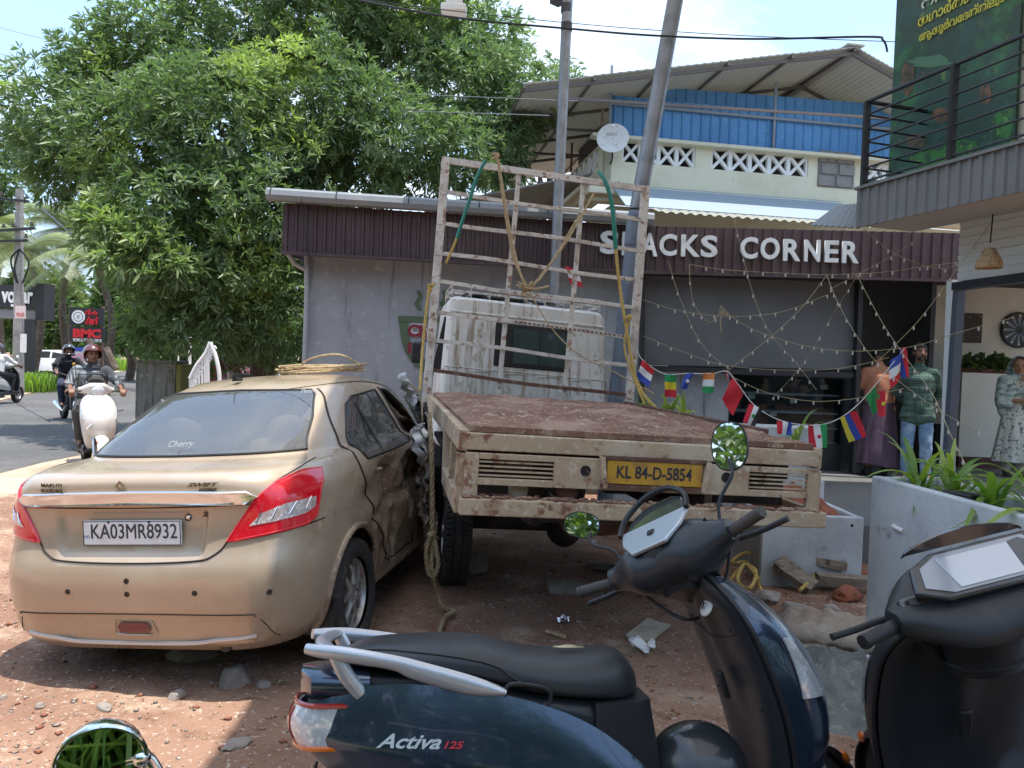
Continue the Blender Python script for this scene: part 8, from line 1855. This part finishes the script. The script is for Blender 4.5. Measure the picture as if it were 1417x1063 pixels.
# ============================================================ planters and plants
PLT = mat('planter_plaster', (.50, .53, .55), .75, var=[(2.2, (.38, .40, .42), .42, .62), (7, (.26, .27, .28), .58, .74), (1.3, (.58, .60, .61), .5, .7)], bump=(18, .35)); PSOIL = mat('planter_soil', (.10, .05, .035), .95, bump=(40, .8))
a = W(1206, 660, 4.35); b = W(1417, 712, 3.2); dn = Vector((b.x-a.x, b.y-a.y, 0)).normalized(); sn = Vector((-dn.y, dn.x, 0)); sn = sn if sn.x > 0 else -sn
pt = thing('large_planter', 'tall pale plastered planter wall at the right, green strap leaves on top', 'planter', (0, 0, 0)); ZP = (a.z+b.z)/2
def pbox(s0, s1, w0, w1, z0, z1, nm, m, bev=.01):
    A0 = Vector((a.x, a.y, 0)); P = [A0+dn*s0+sn*w0, A0+dn*s1+sn*w0, A0+dn*s1+sn*w1, A0+dn*s0+sn*w1]
    MB().add([(p.x, p.y, z) for z in (z0, z1) for p in P], [(3, 2, 1, 0), (4, 5, 6, 7), (0, 1, 5, 4), (1, 2, 6, 5), (2, 3, 7, 6), (3, 0, 4, 7)][::1]).build(nm, m, pt, smooth=False, bevel=bev)
pbox(0, 2.9, 0, .06, -.15, ZP, 'front_wall', PLT); pbox(0, 2.9, .36, .42, -.15, ZP, 'back_wall', PLT); pbox(0, .06, .062, .358, -.15, ZP-.003, 'end_wall', PLT); pbox(.062, 2.9, .062, .358, .1, ZP-.07, 'soil', PSOIL, 0)
q_ = W(1237, 728, 4.12)-sn*.004; MB().tube(catmull([q_, q_-sn*.012+dn*.04, q_+dn*.09-Vector((0, 0, .008))], 5), .012, 8).build('pipe_stub', WHITEP, pt)
def blade(root, az, L_, w, rise, droop, m, parent, name='leaf', tint=.2, n=9):
    d = Vector((math.cos(az), math.sin(az), 0)); s = Vector((-d.y, d.x, 0)); V = []; F = []
    for i in range(n+1):
        t = i/n; p = Vector(root)+d*L_*(t*.55+.45*t*t)*math.cos(rise)*1.0+Vector((0, 0, L_*(math.sin(rise)*t*1.25-droop*t*t))); ww = w*(math.sin(PI*min(1, .18+.82*t))**.7)*(1 if t < .97 else .2)
        V += [p-s*ww+Vector((0, 0, ww*.35)), p, p+s*ww+Vector((0, 0, ww*.35))]
        if i: b = 3*i; F += [(b-3, b-2, b+1, b), (b-2, b-1, b+2, b+1)]
    return raw_mesh(name, [tuple(v) for v in V], F, m, parent, attr=[tint]*len(V))
STR = leafmat('strap_leaf', (.06, .17, .03), (.42, .46, .12), .38, .35)
def strap_plant(label, root, n, L_, w, seed, grp, rise=(.5, 1.2), azr=(0, 2*PI), tn=(0, .6)):
    r = random.Random(seed); t = thing('strap_leaf_plant', label, 'plant', (0, 0, 0), group=grp)
    for i in range(n):
        az = azr[0]+(azr[1]-azr[0])*(i+.8*r.random())/n; blade(Vector(root)+Vector((r.uniform(-.03, .03), r.uniform(-.03, .03), 0)), az, L_*r.uniform(.65, 1.15), w*r.uniform(.7, 1.2), r.uniform(*rise), r.uniform(.35, 1.0), STR, t, tint=r.uniform(*tn))
    return t
A0 = Vector((a.x, a.y, ZP-.06))
for i, (s, lab) in enumerate(((.14, 'strap leaved plant at the far end of the tall planter, one leaf arching left'), (.42, 'strap leaved plant with yellowing leaves, second in the tall planter'), (.72, 'strap leaved plant in the middle of the tall planter'), (1.02, 'strap leaved plant at the right edge of the photo in the tall planter'))):
    strap_plant(lab, A0+dn*s+sn*.2, 17, .46, .017, 40+i, 'strap leaved plants in the tall planter')
ph_ = A0+dn*.62+sn*.10; tag(MB().box(ph_+Vector((0, 0, .05)), (.16, .07, .05), rz=-1.2).build('black_phone_box', BLACKP, bevel=.01), 'small black box with a looped strap lying among the planter leaves', 'box')
c0 = W(870, 560, 8.6); st2 = 'strap leaved plants behind the truck'
bp_ = thing('long_planter', 'low planter behind the truck deck, under the bunting', 'planter', (0, 0, 0)); e0 = W(865, 600, 8.8); e1 = W(1010, 600, 8.8); MB().box(((e0.x+e1.x)/2+.4, 8.85, .50), (e1.x-e0.x+1.2, .4, 1.0)).build('box', PLT, bp_, smooth=False, bevel=.01)
for i, (px, lab) in enumerate(((893, 'bushy strap leaved plant beside the rack post'), (925, 'yellowing upright leaves behind the truck deck, under the tricolour flag'), (948, 'pale cut-looking leaves rising behind the truck deck'))):
    p = W(px, 590, 8.7); strap_plant(lab, (p.x, 8.75, 1.0), 15, .42, .026, 60+i, st2, (.8, 1.45), tn=(.3, .95) if i else (0, .5))
p = W(1120, 612, 7.4); strap_plant('single plant with a long arching pale leaf above the deck corner', (p.x-.1, 7.5, .9), 9, .5, .02, 71, st2, (.7, 1.2), tn=(.2, .7))
# ferny plants on the low wall of the pale room
wpn = thing('wall_plant', 'row of dark bushy leaves on top of the pale low wall', 'plant', (0, 0, 0)); p = W(1362, 505, 11.25); leafcloud('foliage', [((p.x, 11.3, 1.86), (.34, .1, .12)), ((p.x+.25, 11.3, 1.88), (.25, .1, .12)), ((p.x-.25, 11.3, 1.82), (.2, .1, .09))], 150, .11, .2, 6, LEAF_B, wpn, shell=.2, tintf=lambda C: np.zeros(len(C))); MB().box((p.x, 11.3, 1.75), (.8, .14, .07)).build('trough', mat('trough_brown', (.12, .05, .035), .7), wpn, smooth=False)
# pale box planter with red soil behind the truck corner
bx = thing('box_planter', 'pale grey square planter box heaped with red soil right of the truck', 'planter', (0, 0, 0)); q0 = W(1054, 760, 5.75); q1 = W(1194, 760, 5.75); zt = W(1120, 714, 5.75).z
def bxb(x0, x1, y0, y1, z0, z1, nm, m, bv=.008): MB().box(((x0+x1)/2, (y0+y1)/2, (z0+z1)/2), (x1-x0, y1-y0, z1-z0)).build(nm, m, bx, smooth=False, bevel=bv)
bxb(q0.x, q1.x, 5.75, 5.81, -.05, zt, 'front_wall', PLT); bxb(q0.x, q0.x+.05, 5.812, 6.5, -.05, zt-.003, 'side_wall', CONC); bxb(q1.x-.05, q1.x, 5.812, 6.5, -.05, zt-.003, 'side_wall', PLT); bxb(q0.x, q1.x, 6.5, 6.56, -.05, zt+.16, 'back_wall', PLT)
MB().ell((q1.x-.09, 5.748, zt-.06), (.012, .006, .012), 10, 6).build('drain_hole', SEAM, bx); REDSOIL = mat('heaped_red_soil', (.26, .085, .045), .95, var=[(20, (.15, .05, .03), .45, .65)], bump=(30, .9))
MB().grid(lambda u, v: Vector((q0.x+.05+(q1.x-q0.x-.1)*u, 5.81+.69*v, zt-.06+.22*math.sin(PI*u)*math.sin(PI*min(1, v*.9))+.05*mnoise.noise(Vector((u*9, v*9, 1))))), 30, 24).build('soil', REDSOIL, bx)
# ============================================================ rubble, sacks, planks
def blob_rock(c, r, seed, m, name, label, grp=None, sq=(1, 1, .7), cat='stone', ang=30):
    b = bmesh.new(); bmesh.ops.create_icosphere(b, subdivisions=3, radius=1)
    for v in b.verts:
        n = v.co.normalized(); k = 1+.35*mnoise.noise(n*1.3+Vector((seed, 0, 0)))+.12*mnoise.noise(n*4+Vector((seed, 3, 0))); p = n*k
        for ax in (Vector((.8, .5, .3)), Vector((-.6, .7, .4)), Vector((.1, -.8, .6)), Vector((.2, .1, 1))):
            ax = ax.normalized(); d = p.dot(ax)-.78
            if d > 0: p -= ax*d*.85
        v.co = Vector((p.x*sq[0], p.y*sq[1], p.z*sq[2]))*r
    me = bpy.data.meshes.new(name); b.to_mesh(me); b.free(); me.materials.append(m); me.polygons.foreach_set('use_smooth', [True]*len(me.polygons)); me.set_sharp_from_angle(angle=R(ang))
    o = bpy.data.objects.new(name, me); COL.objects.link(o); o.location = c; o.rotation_euler = (0, 0, seed*1.7); return tag(o, label, cat, grp)
STN = mat('grey_stone', (.27, .235, .205), .9, var=[(5, (.20, .16, .13), .4, .65), (18, (.34, .29, .24), .5, .7)], bump=(30, .5)); CHK = mat('broken_cement', (.30, .27, .235), .92, var=[(9, (.2, .16, .13), .45, .7)], bump=(45, .6))
def on(px, py, dz=0): p = G(px, py); return Vector((p.x, p.y, gz(p.x, p.y)+dz))
for (px, py, r, sd, sq, lab) in ((325, 945, .085, 1, (1.1, .8, .8), 'large pale grey stone in the shade below the car bumper'), (265, 912, .10, 2, (1.2, .7, .5), 'flat grey rock under the car bumper, right of centre'), (365, 950, .035, 3, (1, 1, .6), 'small tan stone right of the large pale stone'), (655, 792, .14, 4, (.8, .5, 1.0), 'jagged rock slab beside the rear truck tyre'), (60, 872, .07, 5, (1.4, .9, .4), 'flat stone at the left edge of the car shade'), (245, 968, .04, 6, (1, .8, .6), 'small grey stone left of the large pale stone'), (145, 985, .035, 7, (1.4, .8, .4), 'pale flat chip at the edge of the car shade'), (327, 1035, .045, 8, (1.3, .9, .3), 'thin pale chip near the scooter tail'), (55, 984, .022, 9, (1, 1, .8), 'small round brown pebble at the left'), (5, 968, .018, 10, (1, 1, .8), 'tiny white pebble at the left edge'), (835, 790, .10, 11, (1.3, .6, .35), 'flat stone under the truck, left of the pale mirror'), (905, 812, .06, 12, (1.2, .8, .5), 'reddish stone behind the navy scooter neck'), (700, 800, .03, 13, (1, 1, .6), 'little stone on the soil right of the truck tyre'), (480, 905, .03, 14, (1, 1, .6), 'small stone beside the car rear wheel')):
    blob_rock(on(px, py, r*.25), r, sd, STN if sd != 12 else REDSOIL, 'stone', lab, 'loose stones on the soil', sq)
def plank(label, c, sz, rz, tilt=(0, 0), m=CHK, name='plank', cat='board', grp=None):
    M3 = Matrix.Rotation(rz, 3, 'Z') @ Matrix.Rotation(tilt[0], 3, 'X') @ Matrix.Rotation(tilt[1], 3, 'Y'); mb = MB(); c = Vector(c); k = 12
    mb.slab(lambda u, v: c+M3 @ Vector(((u-.5)*sz[0]*(1+.02*math.sin(v*9)), (v-.5)*sz[1]*(1+.04*math.sin(u*7)), sz[2]/2+.004*mnoise.noise(Vector((u*5, v*5, rz))))), k, k, sz[2]); return tag(mb.build(name, m, ang=30), label, cat, grp)
WOODO = mat('weathered_wood', (.20, .155, .115), .9, var=[(4, (.30, .25, .20), .45, .65, 8, (1, 12, 8)), (14, (.10, .075, .055), .52, .7)], bump=(25, .5))
plank('pale broken sheet piece lying on the soil left of the scooter neck', on(897, 880, .025), (.15, .32, .012), R(-33), (.05, .06), mat('pale_sheet', (.46, .41, .32), .85, var=[(8, (.34, .28, .2), .5, .7)], bump=(20, .2)), 'broken_sheet')
plank('dark flat slab half under the truck, centre of the yard', on(795, 820, .03), (.38, .16, .05), R(4), (0, .03), CHK, 'concrete_slab')
pr = G(1125, 815)
plank('upper of two grey broken planks by the pale box planter', (pr.x+.02, pr.y+.12, .20), (.50, .13, .06), R(-14), (.05, .10), WOODO); plank('lower grey broken plank by the pale box planter', (pr.x+.22, pr.y-.05, .09), (.42, .10, .06), R(-4), (.1, .03), WOODO); plank('propped dark plank piece left of the two broken planks', (pr.x-.16, pr.y-.06, .12), (.30, .14, .05), R(-50), (.3, .5), WOODO)
for i, (px, py, r, lab) in enumerate(((1060, 832, .09, 'dark chunk of rubble left of the planks'), (1100, 850, .08, 'grey rubble chunk before the planks'), (1172, 830, .10, 'reddish brick lump right of the planks'), (1188, 800, .08, 'red soil lump against the tall planter'), (1150, 852, .07, 'grey mortar lump before the sacks'))): blob_rock(on(px, py, .03), r, 30+i, (CHK, STN, REDSOIL, REDSOIL, CHK)[i], 'rubble_lump', lab, 'rubble beside the box planter', (1.2, 1, .6), 'rubble')
mb = MB(); RO = lambda pts, r=.014: rope_mb([on(x, y, z) for x, y, z in pts], r, mb=mb)
RO([(1005, 800, .10), (1030, 796, .16), (1048, 800, .14), (1062, 808, .12), (1090, 812, .14), (1112, 806, .16), (1128, 812, .10), (1106, 830, .06)]); RO([(1010, 812, .06), (1028, 806, .12), (1045, 815, .14), (1038, 828, .08), (1020, 822, .10), (1030, 808, .15), (1050, 822, .10)]); RO([(1000, 790, .08), (1018, 805, .14), (1035, 800, .10), (1055, 830, .05)], .012)
tag(mb.build('rope_heap', ROPE_Y), 'yellow rope heap with knots in front of the box planter', 'rope')
SACK = mat('burlap_sack', (.44, .36, .28), .9, var=[(3, (.34, .25, .19), .42, .65), (12, (.52, .45, .37), .5, .7), (200, (.30, .24, .19), .5, .6)], bump=(150, .4))
def sack(label, c, sx, sy, sz, rz, seed):
    M4 = Matrix.Translation(c) @ Matrix.Rotation(rz, 4, 'Z')
    def f(u, v):
        a = 2*PI*u; t = v*2-1; e = abs(t)**4; y = t*sy*(1-.0*e); w = sx*(1-.40*abs(t)**6)*(1+.08*mnoise.noise(Vector((t*2, a, seed)))); h = sz*(1-.75*abs(t)**7); c_, s_ = math.cos(a), math.sin(a); q = (abs(c_)**2.6+abs(s_)**2.6)**(-1/2.6)
        return M4 @ Vector((w*c_*q, y, h*s_*q*(1 if s_ > 0 else .55)+.020*mnoise.noise(Vector((t*6, a*3, seed)))+.008*math.sin(t*22+3*math.sin(a))))
    return tag(MB().slab(f, 40, 32, .004).build('sack', SACK, ang=70), label, 'sack')
sk = on(1165, 905); sack('pale dusty cement sack lying beside the tall planter', (sk.x, sk.y, .12), .22, .36, .085, R(64), 3); sack('flat empty sack under the front edge of the full sack', (sk.x-.18, sk.y+.12, .07), .20, .26, .035, R(30), 8)
MORT = mat('mortar_pile', (.17, .175, .155), .95, var=[(5, (.11, .115, .10), .42, .62), (20, (.26, .25, .22), .55, .7)], bump=(30, 1.0))
mc_ = on(1215, 975)
def mort(u, v):
    x = mc_.x+(u-.5)*1.3; y = mc_.y+(v-.5)*.95; r = math.hypot((u-.5)*2, (v-.5)*2); h = .12*max(0, 1-r**1.6)*(1+.5*mnoise.fractal(Vector((x*4, y*4, 0)), 1, 2, 4))+.03*mnoise.fractal(Vector((x*14, y*14, 5)), 1, 2, 3); return Vector((x, y, gz(x, y)+h*max(0, min(1, (1-r)*4))-.02*(r > .97)))
o = MB().grid(mort, 70, 60).build('mortar', MORT); o['kind'] = 'stuff'
FOIL = mat('foil', (.75, .76, .78), .2, metal=.9)
def crumpled(label, c, s, seed, m, name, cat): 
    c = Vector(c); o = MB().slab(lambda u, v: c+Vector(((u-.5)*s+.3*s*mnoise.noise(Vector((u*3, v*3, seed))), (v-.5)*s, s*.35+s*.45*mnoise.noise(Vector((u*3.3, v*3.1, seed+4))))), 12, 12, .002).build(name, m, ang=15); return tag(o, label, cat)
crumpled('crumpled silver foil wrapper on the soil in the middle', on(779, 862), .075, 3, FOIL, 'foil_wrapper', 'litter'); crumpled('torn white paper scrap under the pale broken sheet', on(888, 903), .13, 9, WHITEP, 'paper_scrap', 'litter'); crumpled('small white wrapper near the truck tyre', on(822, 752), .05, 12, WHITEP, 'wrapper', 'litter')
tag(MB().lathe([(0, 0), (.025, 0), (.026, .09), (.012, .11), (.012, .125), (0, .125)], Matrix.Translation(on(1228, 1052, .02)) @ Matrix.Rotation(R(80), 4, 'X') @ Matrix.Rotation(.3, 4, 'Y'), 16).build('water_bottle', mat('clear_plastic', (.65, .72, .74), .15, trans=.6)), 'small clear plastic bottle lying at the bottom right', 'bottle')
tag(rope_mb([on(755, 878, .02), on(768, 882, .02), on(782, 888, .02)], .012).build('rope_end', ROPE_B), 'short cut rope end on the soil behind the seat', 'rope')
dl = MB(); lp = NS @ Vector((-.165, -.03, .8035)); [dl.add([lp+Vector((-.045+.09*t, -.012*math.sin(PI*t)*s+.01*t, .004*math.sin(PI*t))) for t in np.linspace(0, 1, 6)]+[lp+Vector((-.045+.09*t, .01*t, .005)) for t in np.linspace(1, 0, 6)], [tuple(range(12))]) for s in (-1, 1)]
tag(dl.build('dry_leaf', mat('dry_leaf', (.48, .40, .24), .8), smooth=False), 'dry tan leaf lying on the scooter seat', 'leaf')
# gravel, chips and leaf litter
def scatter(name, n, region, r0, r1, m, seed, flat=.6, dens=None):
    r = np.random.default_rng(seed); V = []; F = []; k = 0
    base = np.array([[1, 0, 0], [.3, .95, 0], [-.8, .6, 0], [-.8, -.6, 0], [.3, -.95, 0], [0, 0, .9], [0, 0, -.5]]); fs = [(0, 1, 5), (1, 2, 5), (2, 3, 5), (3, 4, 5), (4, 0, 5), (1, 0, 6), (2, 1, 6), (3, 2, 6), (4, 3, 6), (0, 4, 6)]
    while k < n:
        x, y = r.uniform(region[0], region[1]), region[2]+(region[3]-region[2])*r.random()**1.4
        if dens and r.random() > dens(x, y): k += .2; continue
        s = r0+(r1-r0)*r.random()**3; a = r.uniform(0, 6.28); c, sn_ = math.cos(a), math.sin(a); q = base*(1+.35*r.normal(size=(7, 3)))*np.array([s, s*r.uniform(.5, 1), s*flat]); q = np.column_stack([q[:, 0]*c-q[:, 1]*sn_+x, q[:, 0]*sn_+q[:, 1]*c+y, q[:, 2]+gz(x, y)+s*flat*.25])
        b = len(V)*7; V.append(q); F += [(b+i, b+j, b+l) for i, j, l in fs]; k += 1
    o = raw_mesh(name, np.concatenate(V), F, m, smooth=False, kind='stuff'); return o
reg = (-3.6, 2.6, 2.6, 8.0); dn_ = lambda x, y: .35+.65*max(0, min(1, .5+1.6*mnoise.noise(Vector((x*.9, y*.9, 4)))))
scatter('gravel', 5200, reg, .003, .016, STN, 1, dens=dn_); scatter('gravel', 2600, reg, .003, .013, mat('pale_chips', (.46, .40, .33), .9, bump=(40, .3)), 2, dens=dn_); scatter('gravel', 2600, reg, .004, .022, mat('laterite_bits', (.27, .105, .065), .95, bump=(50, .5)), 3, dens=dn_); scatter('gravel', 500, (-9, -3, 4, 11), .006, .035, mat('sand_stones', (.42, .34, .27), .9), 5)
scatter('leaf_litter', 900, (-3.2, 2.2, 2.7, 6), .006, .02, mat('leaf_litter_tan', (.36, .26, .15), .9), 7, flat=.15, dens=dn_)
# ============================================================ bunting and string lights
FC_ = {k: mat('flag_'+k, c, .8) for k, c in dict(red=(.50, .02, .035), white=(.66, .66, .66), green=(.02, .26, .08), yellow=(.62, .50, .03), blue=(.03, .06, .32), orange=(.62, .20, .04), black=(.03, .03, .035), gold=(.55, .48, .05)).items()}
bt = thing('flag_bunting', 'string of small national flags hung across the shop front above the truck deck', 'bunting', (0, 0, 0))
bpts = [(880, 478), (888, 497), (918, 517), (950, 517), (985, 517), (1006, 514), (1020, 530), (1043, 560), (1075, 580), (1110, 588), (1140, 587), (1165, 577), (1190, 557), (1220, 522), (1252, 482)]
YB = lambda x: 7.6-.9*(x-880)/380; BP = [W(x, y, YB(x)) for x, y in bpts]; MB().tube(catmull(BP, 6), .004, 5).build('string', WHITEP, bt)
def flag(p, q, h, cols, vert=False, lean=0.0, dot=None):
    "p-q is the hanging edge in pixels, h the drop in pixels"
    n = len(cols); o = None; P0 = W(*p, YB(p[0])); P1 = W(*q, YB(q[0])); hz_ = h*YB(p[0])/FPX; dwn = Vector((lean*hz_, -.02, -hz_))
    for i, c in enumerate(cols):
        u0, u1 = i/n, (i+1)/n; wv = lambda u, v: Vector((0, .018*math.sin(u*5+v*3+p[0]), 0))
        f = (lambda u, v, a=u0, b=u1: P0.lerp(P1, a+(b-a)*u)+dwn*v+wv(a+(b-a)*u, v)) if vert else (lambda u, v, a=u0, b=u1: P0.lerp(P1, u)+dwn*(a+(b-a)*v)+wv(u, a+(b-a)*v))
        m = MB().slab(f, 6, 6, .0015).build('flag' if o is None else 'stripe', FC_[c], bt if o is None else o); o = o or m
    if dot: c = P0.lerp(P1, .5)+dwn*.5+Vector((0, -.03, 0)); MB().ell(c, (.018, .003, .018), 10, 6).build('emblem', FC_[dot], o)
flag((889, 498), (906, 512), 24, ('red', 'white', 'blue'), lean=-.35); flag((920, 518), (936, 519), 31, ('green', 'yellow', 'red')); flag((950, 516), (960, 517), 22, ('blue', 'blue'), lean=-.4, dot='white'); flag((973, 516), (988, 516), 28, ('orange', 'white', 'green')); flag((1003, 514), (1010, 520), 30, ('red', 'white', 'black'), True, lean=.3)
flag((1014, 522), (1029, 546), 30, ('red', 'red'), lean=-.5); flag((1038, 558), (1055, 567), 26, ('red', 'white', 'black'), True, lean=-.4, dot='green'); flag((1076, 582), (1097, 585), 18, ('red', 'white', 'blue'), True, lean=-.1); flag((1118, 588), (1143, 587), 32, ('red', 'white', 'green'), True, lean=.1, dot='red'); flag((1161, 578), (1184, 568), 34, ('gold', 'blue', 'red'), True, lean=.45)
flag((1197, 549), (1212, 536), 26, ('green', 'green'), lean=.4); flag((1213, 543), (1224, 540), 34, ('red', 'red'), lean=.1, dot='gold'); flag((1232, 500), (1247, 488), 38, ('blue', 'white', 'red'), lean=-.0); flag((1243, 483), (1253, 481), 40, ('blue', 'red'), True, lean=.15)
flag((782, 368), (800, 374), 24, ('red', 'white', 'red'), lean=.3) 
LW = mat('light_wire', (.36, .30, .17), .7); BULB = mat('bulb', (.50, .48, .43), .3); bulb_me = None
def lights(label, pts, sag=.0, sp_=.155, Y0=7.5, Y1=7.5):
    global bulb_me
    n = len(pts); P = catmull([W(x, y, Y0+(Y1-Y0)*i/(n-1)) for i, (x, y) in enumerate(pts)], 10); t = thing('string_light', label, 'string light', (0, 0, 0), group='string lights across the shop front')
    MB().tube(P, .0028, 4).build('wire', LW, t); acc = 0
    for p, q in zip(P, P[1:]):
        acc += (q-p).length
        if acc > sp_:
            acc = random.uniform(-.05, .05)
            if bulb_me is None:
                o = MB().lathe([(0, -.036), (.006, -.034), (.0085, -.022), (.007, -.010), (.003, 0), (0, 0)], None, 8).build('bulb', BULB, t); bulb_me = o.data; o.location = q
            else: piece('bulb', bulb_me, t, Matrix.Translation(q))
sl = [('top strand drooping along the maroon fascia bottom', [(955, 366), (1000, 373), (1080, 378), (1145, 380), (1220, 377), (1300, 366), (1417, 352)], 7.6, 7.0),
      ('strand dropping from the fascia to the knotted loop', [(954, 366), (955, 390), (961, 422), (982, 446), (1000, 428)], 7.6, 7.5), ('strand from the loop across to the doorway', [(1000, 428), (1040, 455), (1110, 478), (1180, 486), (1260, 480), (1320, 462), (1400, 440)], 7.5, 6.8),
      ('strand rising from the bunting peak to the fascia', [(1006, 514), (1068, 465), (1110, 425), (1144, 381)], 7.4, 7.5), ('long strand falling right from the fascia middle', [(1144, 381), (1165, 430), (1205, 492), (1260, 540), (1320, 580), (1372, 603)], 7.5, 5.6),
      ('strand falling steeply right to the planter', [(1186, 381), (1220, 445), (1250, 490), (1290, 545), (1315, 600), (1342, 655), (1345, 662)], 7.3, 4.4), ('strand from the fascia right part down left into the counter', [(1186, 381), (1150, 440), (1110, 505), (1068, 552)], 7.4, 8.2),
      ('strand rising right from the bunting end to the balcony', [(1215, 500), (1270, 445), (1320, 378), (1370, 310)], 6.9, 6.3), ('low dim strand under the blind from the left post', [(890, 415), (940, 430), (1010, 438), (1080, 432), (1145, 408)], 8.2, 7.6),
      ('dim strand from the left post to the counter', [(890, 465), (940, 485), (1000, 505), (1080, 512), (1160, 510), (1230, 495)], 8.2, 7.2), ('lowest strand below the counter top', [(1010, 520), (1060, 543), (1120, 555), (1180, 552), (1250, 538)], 7.6, 7.0),
      ('upper right strand crossing under the balcony', [(1195, 316), (1240, 352), (1300, 372), (1330, 362)], 7.0, 6.6), ('right strand from the balcony underside down left', [(1280, 314), (1250, 345), (1190, 378), (1150, 400)], 6.9, 7.4), ('left dim strand hanging down the blind', [(925, 362), (940, 410), (970, 475), (1010, 512)], 8.0, 7.6), ('middle dim strand hanging down the blind', [(1015, 300), (1040, 400), (1065, 460), (1100, 500), (1130, 540)], 8.0, 7.8)]
for lab, pts, y0, y1 in sl: lights(lab, pts, Y0=y0, Y1=y1)
kk = MB(); kn(kk, W(1000, 430, 7.5), .005, .05, 31); rope_mb([W(1000, 430, 7.5), W(997, 445, 7.5), W(998, 460, 7.5)], .006, mb=kk); tag(kk.build('wire_knot', LW), 'tangled knot of light wire hanging before the grey blind', 'wire')
